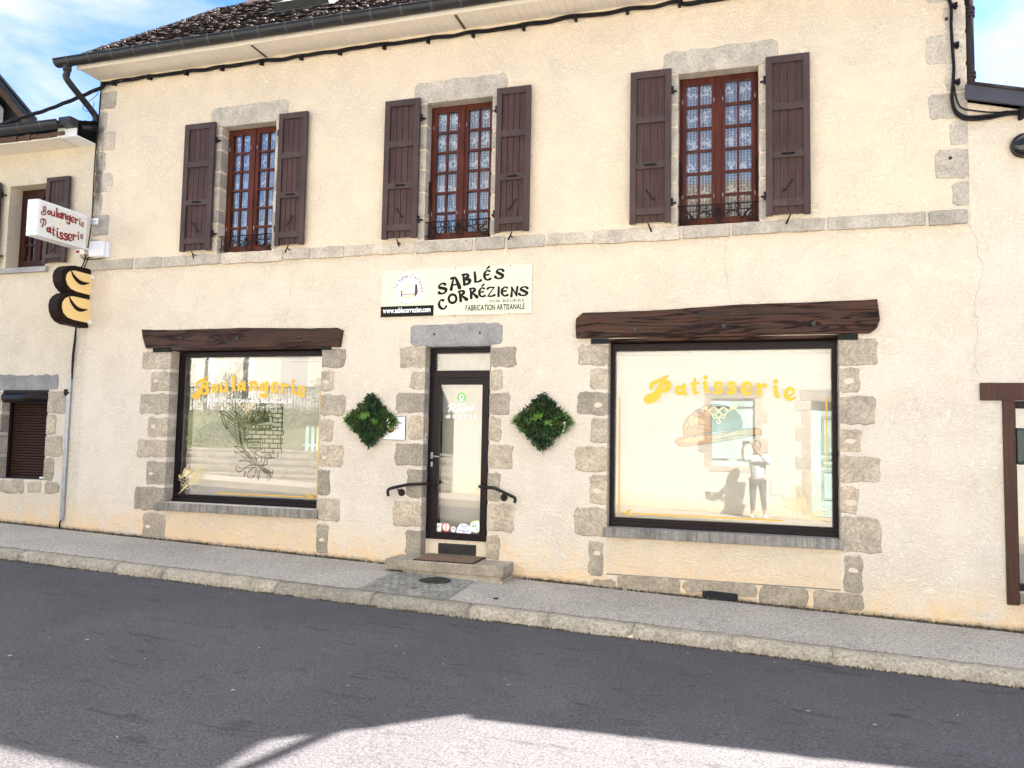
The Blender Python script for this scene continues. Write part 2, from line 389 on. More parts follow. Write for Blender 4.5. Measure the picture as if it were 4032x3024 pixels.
def lace_mat():
    m = bpy.data.materials.new('lace'); m.use_nodes = True; t = m.node_tree; t.nodes.clear(); n = N(t)
    o = n.n('ShaderNodeOutputMaterial'); mx = n.n('ShaderNodeMixShader'); tr = n.n('ShaderNodeBsdfTransparent'); df = n.n('ShaderNodeBsdfDiffuse')
    df.inputs[0].default_value = (0.82, 0.82, 0.78, 1)
    x, y, z = n.xyz()
    st = n.math('GREATER_THAN', n.math('SINE', n.math('ADD', n.math('MULTIPLY', x, 2*math.pi/0.036), n.math('MULTIPLY', n.noise(30, 2), 2.2))), 0.35)
    dots = n.math('GREATER_THAN', n.math('SINE', n.math('MULTIPLY', z, 2*math.pi/0.034)), -0.75)
    stripe = n.math('MULTIPLY', st, dots)
    vor = n.n('ShaderNodeTexVoronoi'); vor.inputs['Scale'].default_value = 26; n.l(n.obj(), vor.inputs['Vector'])
    band = n.math('SINE', n.math('ADD', n.math('MULTIPLY', z, 2*math.pi/0.31), n.math('MULTIPLY', n.noise(5, 2), 3.0)))
    fl = n.math('LESS_THAN', n.math('SUBTRACT', vor.outputs['Distance'], n.math('MULTIPLY', band, 0.30)), 0.27)
    fac = n.math('MAXIMUM', n.math('MULTIPLY', stripe, 0.85), n.math('MULTIPLY', fl, 0.98))
    fac = n.math('MAXIMUM', fac, 0.36)
    n.l(fac, mx.inputs[0]); n.l(tr.outputs[0], mx.inputs[1]); n.l(df.outputs[0], mx.inputs[2]); n.l(mx.outputs[0], o.inputs[0])
    return m
M['lace'] = lace_mat()
def leaf_mat(name, c1, c2, sheen=0.4):
    m, t, b = newmat(name); n = N(t)
    n.l(n.ramp(n.attr(), (0.0, c1), (1.0, c2)), b.inputs['Base Color']); b.inputs['Roughness'].default_value = 0.45
    return m
M['leaf'] = leaf_mat('dark_box_leaf', (0.008, 0.025, 0.008), (0.045, 0.11, 0.022))
M['fern'] = leaf_mat('bright_fern_leaf', (0.06, 0.16, 0.02), (0.20, 0.34, 0.06))
M['orange_leaf'] = leaf_mat('orange_sprig', (0.10, 0.06, 0.01), (0.26, 0.16, 0.02))
M['moss'] = leaf_mat('moss', (0.010, 0.006, 0.003), (0.075, 0.040, 0.018))
M['weed'] = leaf_mat('weed_dirt', (0.025, 0.018, 0.01), (0.08, 0.06, 0.03))
M['bush'] = leaf_mat('garden_leaf', (0.03, 0.07, 0.015), (0.16, 0.24, 0.05))
M['bloom'] = simple('yellow_bloom', (0.8, 0.6, 0.05), 0.6)
def tile_mat():
    m, t, b = newmat('slate_tiles'); n = N(t)
    base = n.ramp(n.attr(), (0.0, (0.018, 0.013, 0.014)), (0.5, (0.040, 0.032, 0.032)), (0.85, (0.055, 0.045, 0.043)), (1.0, (0.062, 0.052, 0.048)))
    base = n.mix(n.ramp(n.noise(7, 6, 0.7), (0.5, 0.0), (0.62, 0.75)), base, (0.045, 0.018, 0.010))
    base = n.mix(n.ramp(n.noise(23, 4, 0.7), (0.58, 0.0), (0.66, 0.5)), base, (0.13, 0.11, 0.095))
    n.l(base, b.inputs['Base Color']); b.inputs['Roughness'].default_value = 0.9; b.inputs['Specular IOR Level'].default_value = 0.08; n.bump(b, n.noise(60, 5), 0.6, 0.004)
    return m
M['tiles'] = tile_mat()
def asphalt():
    m, t, b = newmat('asphalt_road'); n = N(t)
    base = n.ramp(n.noise(60, 5, 0.9), (0.38, (0.024, 0.0230, 0.027)), (0.60, (0.100, 0.0955, 0.106)))
    base = n.mix(1.0, base, n.ramp(n.noise(0.8, 6, 0.6, 0.5), (0.3, 0.86), (0.72, 1.16)), 'MULTIPLY')
    wear = n.ramp(n.noise(2.2, 8, 0.75, 0.6, stretch=(0.8, 3.0, 1)), (0.57, 0.0), (0.64, 0.65))
    base = n.mix(wear, base, (0.026, 0.024, 0.029))
    spk = n.n('ShaderNodeTexVoronoi'); spk.inputs['Scale'].default_value = 9; n.l(n.obj(), spk.inputs['Vector'])
    base = n.mix(n.ramp(spk.outputs['Distance'], (0.028, 0.9), (0.036, 0.0)), base, (0.40, 0.38, 0.34))
    v = n.n('ShaderNodeTexVoronoi'); v.inputs['Scale'].default_value = 170; n.l(n.obj(), v.inputs['Vector'])
    base = n.mix(1.0, base, n.ramp(v.outputs['Distance'], (0.1, 1.12), (0.6, 0.9)), 'MULTIPLY')
    n.l(base, b.inputs['Base Color']); b.inputs['Roughness'].default_value = 0.9; b.inputs['Specular IOR Level'].default_value = 0.25
    n.bump(b, n.math('ADD', v.outputs['Distance'], n.noise(120, 4)), 0.5, 0.005)
    return m
M['asphalt'] = asphalt()
def pavement():
    m, t, b = newmat('pale_grit_pavement'); n = N(t)
    base = n.ramp(n.noise(42, 5, 0.9), (0.38, (0.15, 0.135, 0.12)), (0.5, (0.34, 0.31, 0.28)), (0.64, (0.56, 0.51, 0.44)))
    base = n.mix(1.0, base, n.ramp(n.noise(1.1, 6, 0.6, 0.4), (0.3, 0.86), (0.72, 1.1)), 'MULTIPLY')
    n.l(base, b.inputs['Base Color']); b.inputs['Roughness'].default_value = 0.95; b.inputs['Specular IOR Level'].default_value = 0.15
    n.bump(b, n.noise(110, 4, 0.7), 0.8, 0.006)
    return m
M['pavement'] = pavement()
M['kerb'] = stone('kerb_granite', (0.60, 0.56, 0.49), (0.20, 0.18, 0.15), 30, 1.0)
M['setts'] = stone('blue_grey_setts', (0.38, 0.39, 0.38), (0.20, 0.21, 0.215), 30)
M['joint'] = simple('sett_joint', (0.22, 0.21, 0.18), 0.9)
def mat_doormat():
    m, t, b = newmat('coir_doormat'); n = N(t)
    base = n.ramp(n.noise(45, 5, 0.7, 2.0), (0.42, (0.035, 0.02, 0.014)), (0.5, (0.20, 0.12, 0.075)), (0.7, (0.27, 0.17, 0.11)))
    n.l(base, b.inputs['Base Color']); b.inputs['Roughness'].default_value = 1.0; n.bump(b, n.noise(140, 3), 0.6, 0.005); return m
M['coir'] = mat_doormat()
M['skin'] = simple('skin', (0.36, 0.19, 0.12), 0.5, var=0.04)
M['hair'] = simple('dark_hair', (0.03, 0.018, 0.012), 0.5)
M['shirt'] = simple('white_shirt', (0.50, 0.52, 0.58), 0.8)
M['jeans'] = simple('grey_jeans', (0.05, 0.06, 0.085), 0.8)
M['gstone'] = stone('garden_wall_stone', (0.34, 0.31, 0.26), (0.16, 0.15, 0.12), 14)
# ------------------------------------------------------------------ shape helpers
def rough_rect(x0, z0, x1, z1, j=0.010, rc=0.03, step=0.07):
    w, h = x1-x0, z1-z0; rc = min(rc, w*0.25, h*0.25)
    cs = [(x0+rc, z0), (x1-rc, z0), (x1, z0+rc), (x1, z1-rc), (x1-rc, z1), (x0+rc, z1), (x0, z1-rc), (x0, z0+rc)]
    out = []
    for k in range(8):
        a, b = cs[k], cs[(k+1) % 8]; d = math.dist(a, b); n = max(1, int(d/step)) if k % 2 == 0 else 2
        for q in range(n):
            t = q/n; out.append((a[0]+(b[0]-a[0])*t+random.uniform(-j, j), a[1]+(b[1]-a[1])*t+random.uniform(-j, j)))
    return out
def stone_block(mb, x0, z0, x1, z1, wrap=None, depth=0.16, proud=0.008, j=0.014, rnd=None):
    mb.rnd = random.random() if rnd is None else rnd
    mb.prism(rough_rect(x0, z0, x1, z1, j), -proud, 0.004, bev=0.012)
    if wrap == 'R': mb.box(x1-0.025, x1+0.007, -proud*0.6, depth, z0+0.01, z1-0.01)
    if wrap == 'L': mb.box(x0-0.007, x0+0.025, -proud*0.6, depth, z0+0.01, z1-0.01)
def px_stones(mb, i, j, lst, wrap=None, edge=None, depth=0.16):
    out = []
    for l, t, r, b in lst:
        x0, z0, x1, z1 = rect(i, j, l, t, r, b)
        if edge is not None:
            if wrap == 'R': x1 = edge
            else: x0 = edge
        stone_block(mb, x0, z0, x1, z1, wrap, depth); out.append((x0, z0, x1, z1))
    return out
def wall_front(mb, x0, x1, z0, z1, holes, y=0.0):
    xs = sorted(set([x0, x1]+[h[0] for h in holes]+[h[2] for h in holes])); zs = sorted(set([z0, z1]+[h[1] for h in holes]+[h[3] for h in holes]))
    for a, b in zip(xs, xs[1:]):
        for c, d in zip(zs, zs[1:]):
            mx_, mz = (a+b)/2, (c+d)/2
            if any(h[0] < mx_ < h[2] and h[1] < mz < h[3] for h in holes): continue
            mb.quad((a, y, c), (b, y, c), (b, y, d), (a, y, d))
    for h in holes:
        a, c, b, d, dep = h; e = y+dep
        mb.quad((a, y, c), (a, e, c), (a, e, d), (a, y, d)); mb.quad((b, y, c), (b, y, d), (b, e, d), (b, e, c))
        mb.quad((a, y, d), (a, e, d), (b, e, d), (b, y, d)); mb.quad((a, y, c), (b, y, c), (b, e, c), (a, e, c))
        mb.quad((a, e, c), (b, e, c), (b, e, d), (a, e, d)) if len(h) > 5 else None
def ring(mb, x0, z0, x1, z1, w, y0, y1, wb=None, wt=None):
    wb = wb or w; wt = wt or w
    mb.box(x0, x0+w, y0, y1, z0, z1); mb.box(x1-w, x1, y0, y1, z0, z1)
    mb.box(x0+w, x1-w, y0+0.001, y1, z0, z0+wb); mb.box(x0+w, x1-w, y0+0.001, y1, z1-wt, z1)
def extrude_x(mb, prof, x0, x1):
    n = len(prof); vs = [(x0, p[0], p[1]) for p in prof]+[(x1, p[0], p[1]) for p in prof]
    mb.add(vs, [tuple(range(n)), tuple(reversed(range(n, 2*n)))]+[(k, k+n, (k+1) % n+n, (k+1) % n) for k in range(n)])
def cat(pts, n=7, closed=False):
    m = len(pts); out = []
    rng = range(m if closed else m-1)
    for k in rng:
        if closed: p0, p1, p2, p3 = pts[k-1], pts[k], pts[(k+1) % m], pts[(k+2) % m]
        else: p0, p1, p2, p3 = pts[max(k-1, 0)], pts[k], pts[k+1], pts[min(k+2, m-1)]
        for q in range(n):
            t = q/n
            out.append(tuple(0.5*((2*b)+(-a+c)*t+(2*a-5*b+4*c-d)*t*t+(-a+3*b-3*c+d)*t*t*t) for a, b, c, d in zip(p0, p1, p2, p3)))
    if not closed: out.append(tuple(pts[-1]))
    return out
_lay = [0]
def ribbon(mb, pts, fn, closed=False, n=6, smooth=True):
    """flat stroke of varying half width; fn(u, v, lift) -> 3d point"""
    p = cat(pts, n, closed) if smooth and len(pts) > 2 else list(pts)
    _lay[0] = (_lay[0]+1) % 7; lift = 0.00012*_lay[0]
    m = len(p); Lp, Rp = [], []; lf = [lift+k*6e-6 for k in range(m)]
    for k in range(m):
        a = p[k-1] if (k > 0 or closed) else p[k]; b = p[(k+1) % m] if (k < m-1 or closed) else p[k]
        dx, dy = b[0]-a[0], b[1]-a[1]; l = math.hypot(dx, dy) or 1; w_ = max(p[k][2], 1e-4)
        Lp.append((p[k][0]-dy/l*w_, p[k][1]+dx/l*w_)); Rp.append((p[k][0]+dy/l*w_, p[k][1]-dx/l*w_))
    if closed:
        vs = [fn(*q, f_) for q, f_ in zip(Lp, lf)]+[fn(*q, f_) for q, f_ in zip(Rp, lf)]
        mb.add(vs, [(k, k+m, (k+1) % m+m, (k+1) % m) for k in range(m)])
    else:
        def cap(c, q, sgn):
            a0 = math.atan2(q[1]-c[1], q[0]-c[0]); r = math.dist(c[:2], q)
            return [(c[0]+r*math.cos(a0+sgn*math.pi*s/6), c[1]+r*math.sin(a0+sgn*math.pi*s/6)) for s in range(1, 6)]
        vs = [fn(*q, f_) for q, f_ in zip(Lp, lf)]+[fn(*q, f_) for q, f_ in zip(Rp, lf)]
        mb.add(vs, [(k, k+m, k+1+m, k+1) for k in range(m-1)])
        for k, q, sg, o in ((0, Lp[0], 1, Rp[0]), (m-1, Rp[-1], 1, Lp[-1])):
            if p[k][2] < 0.0008: continue
            cc = [q]+cap(p[k], q, sg)+[o]
            mb.add([fn(*z, lf[k]+3e-6) for z in cc], [tuple(range(len(cc)))])
def circ(cx, cy, r, w, sx=1.0, n=10, a0=0.0): return [(cx+r*sx*math.cos(a0+2*math.pi*k/n), cy+r*math.sin(a0+2*math.pi*k/n), w) for k in range(n)]
TAIL = lambda x: (x, 0.05, .11)
LOW = {
 'o': [('c', circ(0, .48, .33, .165, .92))],
 'u': [[(-.46, .98, .12), (-.40, .4, .17), (-.2, .09, .15), (.08, .2, .12), (.3, .6, .10)], [(.30, 1.0, .15), (.32, .3, .17), (.42, .06, .12), (.62, .16, .04)]],
 'l': [[(-.2, 1.45, .09), (.0, 1.66, .15), (.03, 1.0, .18), (.04, .25, .18), (.2, .05, .12), (.42, .2, .05)]],
 'a': [('c', circ(-.1, .46, .29, .165)), [(.30, .98, .14), (.30, .35, .17), (.42, .06, .12), (.62, .18, .04)]],
 'n': [[(-.55, .86, .08), (-.38, .98, .13), (-.36, .5, .17), (-.36, .1, .18)], [(-.3, .55, .10), (-.05, .9, .14), (.22, .85, .17), (.26, .35, .17), (.38, .06, .12), (.58, .18, .04)]],
 'g': [('c', circ(-.08, .52, .29, .16)), [(.30, .98, .14), (.32, .1, .17), (.2, -.42, .17), (-.12, -.52, .15), (-.36, -.32, .15)]],
 'e': [[(-.2, .38, .08), (.18, .46, .09), (.30, .78, .12), (.02, 1.0, .13), (-.32, .74, .16), (-.32, .34, .18), (-.05, .05, .15), (.3, .12, .10), (.46, .3, .04)]],
 'r': [[(-.45, .86, .08), (-.25, .99, .14), (-.22, .5, .17), (-.22, .1, .18)], [(-.15, .6, .1), (.08, .92, .13), (.32, .86, .18)]],
 'i': [[(-.2, .9, .08), (0, .99, .14), (.02, .35, .17), (.15, .06, .12), (.36, .2, .04)], [(0, 1.42, .19), (.01, 1.44, .19)]],
 't': [[(.02, 1.42, .10), (-.03, .95, .16), (-.02, .35, .17), (.12, .06, .13), (.38, .2, .04)], [(-.36, .93, .08), (.36, .99, .09)]],
 's': [[(.32, .78, .13), (.12, .97, .13), (-.2, .88, .15), (-.14, .6, .16), (.16, .44, .17), (.25, .2, .16), (0, .05, .14), (-.32, .14, .15)]],
 'B': [[(.12, 1.75, .13), (.02, 1.1, .17), (-.15, .5, .22), (-.45, .08, .33), (-.72, -.08, .36)], [(-.78, .85, .14), (-.72, 1.25, .15), (-.2, 1.55, .13), (.2, 1.75, .13), (.40, 2.1, .10), (.62, 2.2, .08)], [(.1, 1.5, .12), (.52, 1.45, .17), (.55, 1.1, .16), (.2, .92, .1)], [(.2, .92, .1), (.62, .78, .19), (.62, .35, .19), (.18, .12, .13)]],
 'P': [[(.22, 1.8, .13), (.12, 1.1, .18), (-.05, .5, .24), (-.38, .08, .34), (-.68, -.08, .36)], [(-.78, .95, .15), (-.72, 1.35, .16), (-.2, 1.6, .14), (.25, 1.8, .13), (.42, 2.1, .10), (.66, 2.2, .09)], [(.2, 1.6, .13), (.62, 1.5, .19), (.66, 1.0, .19), (.2, .80, .12)]],
}
CAPS = {
 'S': [[(.62, .82, .10), (.45, .98, .06), (.15, .92, .06), (.06, .70, .09), (.34, .52, .10), (.60, .30, .10), (.44, .06, .07), (.12, .04, .06), (-.06, .20, .11)]],
 'A': [[(-.05, 0, .10), (.1, .5, .07), (.28, 1.0, .05)], [(.08, 1.0, .08), (.40, .98, .07), (.54, .5, .10), (.64, 0, .12)], [(.1, .36, .05), (.56, .36, .05)]],
 'B': [[(.08, 1, .06), (.1, .5, .09), (.08, 0, .08)], [(.0, .97, .07), (.40, .95, .07), (.48, .74, .10), (.15, .52, .05)], [(.15, .52, .05), (.6, .36, .11), (.46, .06, .08), (.03, .02, .06)]],
 'L': [[(.10, 1.0, .07), (.12, .5, .09), (.10, .06, .08)], [(.10, .05, .06), (.4, .03, .06), (.62, .12, .09)]],
 'E': [[(.56, .90, .08), (.34, 1.0, .05), (.08, .72, .09), (.07, .3, .09), (.3, .02, .06), (.62, .10, .09)], [(.1, .52, .05), (.46, .56, .07)]],
 'C': [[(.62, .84, .10), (.42, 1.0, .05), (.10, .72, .09), (.08, .3, .10), (.35, .0, .06), (.66, .12, .07)]],
 'O': [('c', circ(.32, .5, .44, .085, .78, 14))],
 'R': [[(.08, 1, .05), (.1, .5, .09), (.06, 0, .1)], [(0, .97, .06), (.42, .95, .07), (.48, .72, .10), (.15, .52, .05)], [(.2, .5, .05), (.4, .3, .08), (.64, 0, .12)]],
 'Z': [[(-.02, .86, .09), (.2, .99, .06), (.62, .97, .05)], [(.6, .97, .04), (.04, .05, .05)], [(.04, .04, .06), (.38, .01, .06), (.66, .12, .09)]],
 'I': [[(.1, 1, .08), (.1, .5, .09), (.1, 0, .09)]],
 'N': [[(.06, 0, .10), (.1, .5, .07), (.08, 1, .06)], [(.08, 1, .05), (.56, .02, .06)], [(.56, .02, .05), (.56, .5, .08), (.62, 1, .08)]],
}
CAPS['É'] = CAPS['E']+[[(.28, 1.16, .04), (.52, 1.36, .08)]]
def glyph(mb, strokes, fn, cx, cy, h, rot=0.0, wf=1.0, xf=1.0):
    ca, sa = math.cos(rot), math.sin(rot)
    for s in strokes:
        closed = isinstance(s, tuple); pts = s[1] if closed else s
        q = []
        for x, y, w_ in pts:
            x *= xf; q.append((cx+h*(x*ca-y*sa), cy+h*(x*sa+y*ca), w_*h*wf))
        ribbon(mb, q, fn, closed)
# --- built-in typeface glyphs
_gc = {}
def gl_bfont(ch, bold):
    k = (ch, bold)
    if k in _gc: return _gc[k]
    cu = bpy.data.curves.new('t', 'FONT'); cu.body = ch; cu.size = 1.0; cu.offset = bold; cu.resolution_u = 3; cu.fill_mode = 'BOTH' if False else 'FRONT'
    o = bpy.data.objects.new('t', cu); C.objects.link(o)
    bpy.context.view_layer.update()
    me = o.evaluated_get(bpy.context.evaluated_depsgraph_get()).to_mesh()
    vs = [(v.co.x, v.co.y) for v in me.vertices]; fs = [tuple(p.vertices) for p in me.polygons]
    o.evaluated_get(bpy.context.evaluated_depsgraph_get()).to_mesh_clear()
    bpy.data.objects.remove(o); bpy.data.curves.remove(cu)
    x0 = min([v[0] for v in vs], default=0); x1 = max([v[0] for v in vs], default=0.28)
    _gc[k] = (vs, fs, x0, x1); return _gc[k]
def text_line(mb, s, fn, x, y, h, width=None, bold=0.0, gap=0.06, shear=0.0, align='L', arc=None):
    """x,y baseline start; h cap height; width fits the line; arc=(cx, cy, r, a0, dirn)"""
    k = h/0.7; items = []; cur = 0.0
    for ch in s:
        if ch == ' ': cur += 0.32; continue
        vs, fs, x0, x1 = gl_bfont(ch, bold); items.append((cur, vs, fs, x0)); cur += (x1-x0)+gap
    tot = (cur-gap)*k; sx = (width/tot) if width else 1.0
    off = {'L': 0, 'C': -tot*sx/2, 'R': -tot*sx}[align]
    _lay[0] = (_lay[0]+1) % 7; lift = 0.00012*_lay[0]
    for cu_, vs, fs, x0 in items:
        if not vs: continue
        gx = off+cu_*k*sx; pts = []
        if arc:
            cx, cy, r, a0, dr = arc; gw = (max(v[0] for v in vs)-x0)*k*sx; am = a0-dr*(gx+gw/2)/r
            bx, by = cx+r*math.cos(am), cy+r*math.sin(am); ang = am-math.pi/2 if dr > 0 else am+math.pi/2
            for v in vs:
                u_, v_ = (v[0]-x0)*k*sx-gw/2+shear*v[1]*k, v[1]*k
                pts.append(fn(bx+u_*math.cos(ang)-v_*math.sin(ang), by+u_*math.sin(ang)+v_*math.cos(ang), lift))
        else:
            for v in vs: pts.append(fn(x+gx+(v[0]-x0)*k*sx+shear*v[1]*k, y+v[1]*k, lift))
        mb.add(pts, fs)
def onwall(y): return lambda u, v, l: (u, y-l, v)

# ================================================================== GROUND
def slab(name, y0, y1, mat, dz=0.0, x0=-60, x1=60, ny=1, nx=1, zf=None):
    mb = MB()
    xs = [x0+(x1-x0)*k/nx for k in range(nx+1)]; ys = [y0+(y1-y0)*k/ny for k in range(ny+1)]
    vs = [(x, y, (zf or gz)(x, y)+dz) for y in ys for x in xs]; w_ = nx+1
    mb.add(vs, [(a*w_+b, a*w_+b+1, (a+1)*w_+b+1, (a+1)*w_+b) for a in range(ny) for b in range(nx)])
    return struct(name, mb, mat)
m_ = MB(); m_.quad((-400, -400, -.3+SL*-400), (400, -400, -.3+SL*400), (400, 400, -.3+SL*400), (-400, 400, -.3+SL*-400)); struct('ground', m_, M['asphalt'])
slab('road', -8.3, -1.575, M['asphalt'], ny=10, zf=lambda x, y: SL*x-0.145+0.02*math.sin((y+1.58)/(-6.72)*math.pi))
slab('pavement', -1.40, 0.06, M['pavement'], zf=lambda x, y: SL*x+0.02*y-0.004)
slab('opposite_pavement', -30, -8.3, M['pavement'], zf=lambda x, y: SL*x+0.02-0.004)
kb = MB(); kb.smooth = False
x = -40.0
joints = [-7.06, -6.38, -4.9, -3.74, -2.67, -1.86, -1.02, -0.12, 0.72, 2.3]
xs = [-40+1.05*k for k in range(31)]; xs = [q for q in xs if q < -7.6]+joints+[2.3+1.0*k for k in range(1, 30)]
for a, b in zip(xs, xs[1:]):
    kb.rnd = random.random(); g = 0.003; x0, x1 = a+g, b-g; n = max(2, int((x1-x0)/0.09))
    prof = [(-1.582, -0.30), (-1.580, -0.150), (-1.572, -0.110), (-1.556, -0.070), (-1.525, -0.042), (-1.47, -0.031), (-1.398, -0.027), (-1.39, -0.30)]
    rows = []
    jx = random.uniform(-.006, .006)
    for q in range(n+1):
        xx = x0+(x1-x0)*q/n; e = 0.012 if q in (0, n) else 0
        rows.append([(xx, y+jx+random.uniform(-.009, .009)+e, SL*xx+z+random.uniform(-.006, .006)-e*0.3) for (y, z) in prof])
    np_ = len(prof); base = len(kb.v)
    for r_ in rows: kb.v.extend(r_)
    kb.smooth = True
    for q in range(n):
        for p in range(np_-1):
            i0 = base+q*np_+p; kb.face((i0, i0+np_, i0+np_+1, i0+1))
    kb.smooth = False
    kb.face([base+p for p in range(np_)]); kb.face([base+n*np_+p for p in reversed(range(np_))])
struct('kerb', kb, M['kerb'])
kj = MB(); kj.add([(x, y, SL*x+z) for x in (-40, 31) for (y, z) in ((-1.560, -.3), (-1.556, -.13), (-1.528, -.075), (-1.50, -.056), (-1.39, -.042))], [(k, k+5, k+6, k+1) for k in range(4)]); struct('kerb_mortar', kj, M['mortar'])
kb2 = MB(); kb2.box(-60, 60, -8.32, -8.2, -3, -2.9)
kb2 = MB(); kb2.add([(x, y, SL*x+z) for x in (-60, 60) for (y, z) in ((-8.19, -.3), (-8.19, .03), (-8.34, .03))], [(0, 1, 4, 3), (1, 2, 5, 4)]); struct('opposite_kerb', kb2, M['kerb'])
# paved patch of setts in front of the doorstep
pv = MB(); A, B_, D_, E_ = Vector((-4.0, -1.395)), Vector((-2.95, -1.395)), Vector((-3.0, -0.42)), Vector((-4.05, -0.30))
pb = MB(); pb.add([(q.x, q.y, gz(q.x, q.y)-0.001) for q in (A, B_, D_, E_)], [(0, 1, 2, 3)])
nr, nc = 9, 11
for a in range(nr):
    for b in range(nc):
        t0, t1 = a/nr, (a+1)/nr; sh = (0.5 if a % 2 else 0)
        for q in ((b+sh)/nc,):
            s0, s1 = max(q, 0), min(q+1/nc, 1)
            if b == 0 and sh: pass
            if s1-s0 < 0.02: continue
            def bl(s_, t_): lo = A.lerp(B_, s_); hi = E_.lerp(D_, s_); return lo.lerp(hi, t_)
            cs = [bl(s0+.006, t0+.008), bl(s1-.006, t0+.008), bl(s1-.006, t1-.008), bl(s0+.006, t1-.008)]
            pv.rnd = random.random(); dz = random.uniform(.001, .005)
            vs = []
            for c_ in cs:
                jx, jy = random.uniform(-.006, .006), random.uniform(-.006, .006); vs.append((c_.x+jx, c_.y+jy, gz(c_.x, c_.y)-0.002))
            cc = sum((Vector(v) for v in vs), Vector())/4
            top = [tuple(Vector(v).lerp(cc, 0.08)+Vector((0, 0, dz+0.006))) for v in vs]
            pv.add(vs+top, [(4, 5, 6, 7), (0, 1, 5, 4), (1, 2, 6, 5), (2, 3, 7, 6), (3, 0, 4, 7)])
sp = struct('paving_setts', pv, M['setts']); struct('paving_joints', pb, M['joint'])
# manhole
mc = thing('manhole_cover', 'round black cast iron manhole cover set in the grey setts before the doorstep', 'manhole cover', (-3.41, -0.63, gz(-3.41, -.63)))
def cover(cx, cy, r, parent, holes=True):
    a = MB(); z = gz(cx, cy)+0.008
    a.tube([(cx, cy, z-0.01), (cx, cy, z+0.003)], r, 32); a.build('rim', M['galv' if False else 'cast'], parent)
    if holes:
        b = MB()
        for ix in range(-4, 5):
            for iy in range(-4, 5):
                if math.hypot(ix, iy)*r/4.8 < r*0.86:
                    b.box(cx+ix*r/4.8-.016, cx+ix*r/4.8+.016, cy+iy*r/4.8-.014, cy+iy*r/4.8+.014, z+.003, z+.009)
        b.build('raised_grid', M['cast'], parent)
cover(-3.41, -.63, .185, mc)
vc = MB(); zz = gz(-3.45, -1.1)+.006; vc.tube([(-3.455, -1.09, zz-.01), (-3.455, -1.09, zz+.004)], .042, 20); vc.tube([(-3.455, -1.09, zz+.004), (-3.455, -1.09, zz+.008)], .018, 10)
tag(vc.build('valve_cover', M['rust']), 'small rusty round valve cover near the kerb on the setts', 'valve cover')
vh = MB(); zz = gz(-2.52, -1.1); vh.tube([(-2.52, -1.1, zz-.01), (-2.52, -1.1, zz+.004)], .028, 16); vh.tube([(-2.52, -1.1, zz+.004), (-2.52, -1.1, zz+.007)], .012, 8)
tag(vh.build('drain_plug', M['dark']), 'small black round plug in the grey pavement by the kerb right of the setts', 'plug')

# ================================================================== MAIN HOUSE
XL, XR = -9.24, 2.235
house = thing('house', 'two-storey cream rendered bakery house with brown shutters, stone corners and two shop windows', 'house', (-3.5, 0, 0))
W = []  # upper windows x0 z0 x1 z1
W.append((-7.055, 4.225, -6.169, 6.045)); W.append((-3.937, 4.235, -3.038, 6.045)); W.append((-0.758, 4.225, 0.150, 6.05))
SLW = (-7.734, 0.765, -5.328, 2.885); SRW = (-1.552, 0.735, 0.967, 2.905); DO = (-3.873, 0.21, -2.998, 2.88)
mb = MB()
holes = [(*q, 0.3) for q in W]+[(*SLW, 0.34), (*SRW, 0.34), (*DO, 0.34)]
wall_front(mb, XL, XR, -0.6, 6.97, holes)
mb.quad((XL, 8, -.6), (XL, 0, -.6), (XL, 0, 6.97), (XL, 8, 6.97)); mb.quad((XR, 0, -.6), (XR, 8, -.6), (XR, 8, 6.97), (XR, 0, 6.97)); mb.quad((XR, 8, -.6), (XL, 8, -.6), (XL, 8, 6.97), (XR, 8, 6.97))
for X in (XL, XR): mb.add([(X, 0, 6.97), (X, 8, 6.97), (X, 8, 7.3), (X, 4, 10.45), (X, 0, 7.3)], [(0, 1, 2, 3, 4)])
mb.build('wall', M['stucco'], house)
rm = MB()
for q in W: rm.box(q[0]-.3, q[2]+.3, 0.9, 0.95, q[1]-.2, q[3]+.2); rm.box(q[0]-.02, q[2]+.02, .301, .92, q[3], q[3]+.02); rm.box(q[0]-.02, q[2]+.02, .301, .92, q[1]-.02, q[1]); rm.box(q[0]-.02, q[0], .301, .92, q[1], q[3]); rm.box(q[2], q[2]+.02, .301, .92, q[1], q[3])
for q in (SLW, SRW, DO): rm.box(q[0]-.05, q[2]+.05, 0.62, 0.66, q[1]-.05, q[3]+.05); rm.box(q[0]-.05, q[2]+.05, .345, .62, q[3], q[3]+.03); rm.box(q[0]-.05, q[2]+.05, .345, .62, q[1]-.03, q[1]); rm.box(q[0]-.05, q[0], .345, .62, q[1], q[3]); rm.box(q[2], q[2]+.05, .345, .62, q[1], q[3])
build_split(rm, 'room', M['dark'], house, .05)
# corner stones
mb = MB()
px_stones(mb, 0, 0, [(690, 540, 735, 582), (655, 590, 757, 705), (650, 725, 695, 848), (645, 855, 748, 975), (635, 987, 683, 1118), (612, 1127, 728, 1245), (605, 1262, 662, 1385), (598, 1392, 708, 1528), (590, 1547, 640, 1640)], 'L', XL, 0.0)
mb.build('corner_stones', M['stone_pale'], house)
mb = MB()
px_stones(mb, 2, 0, [(1580, -70, 1740, 15), (1685, 40, 1800, 205), (1580, 225, 1808, 415), (1705, 425, 1815, 590), (1595, 605, 1830, 768), (1725, 785, 1840, 945), (1640, 968, 1842, 1158), (1748, 1175, 1845, 1335)], 'R', XR, .02)
mb.build('corner_stones', M['stone_pale'], house)
mb = MB(); xx, zz = P(2, 0, 1733, 1027); mb.tube([(xx, -.02, zz), (xx, -.009, zz)], .018, 8); xx, zz = P(2, 0, 1707, 127); mb.tube([(xx, -.02, zz), (xx, -.009, zz)], .018, 8); build_split(mb, 'wall_bolt', M['cast'], house)
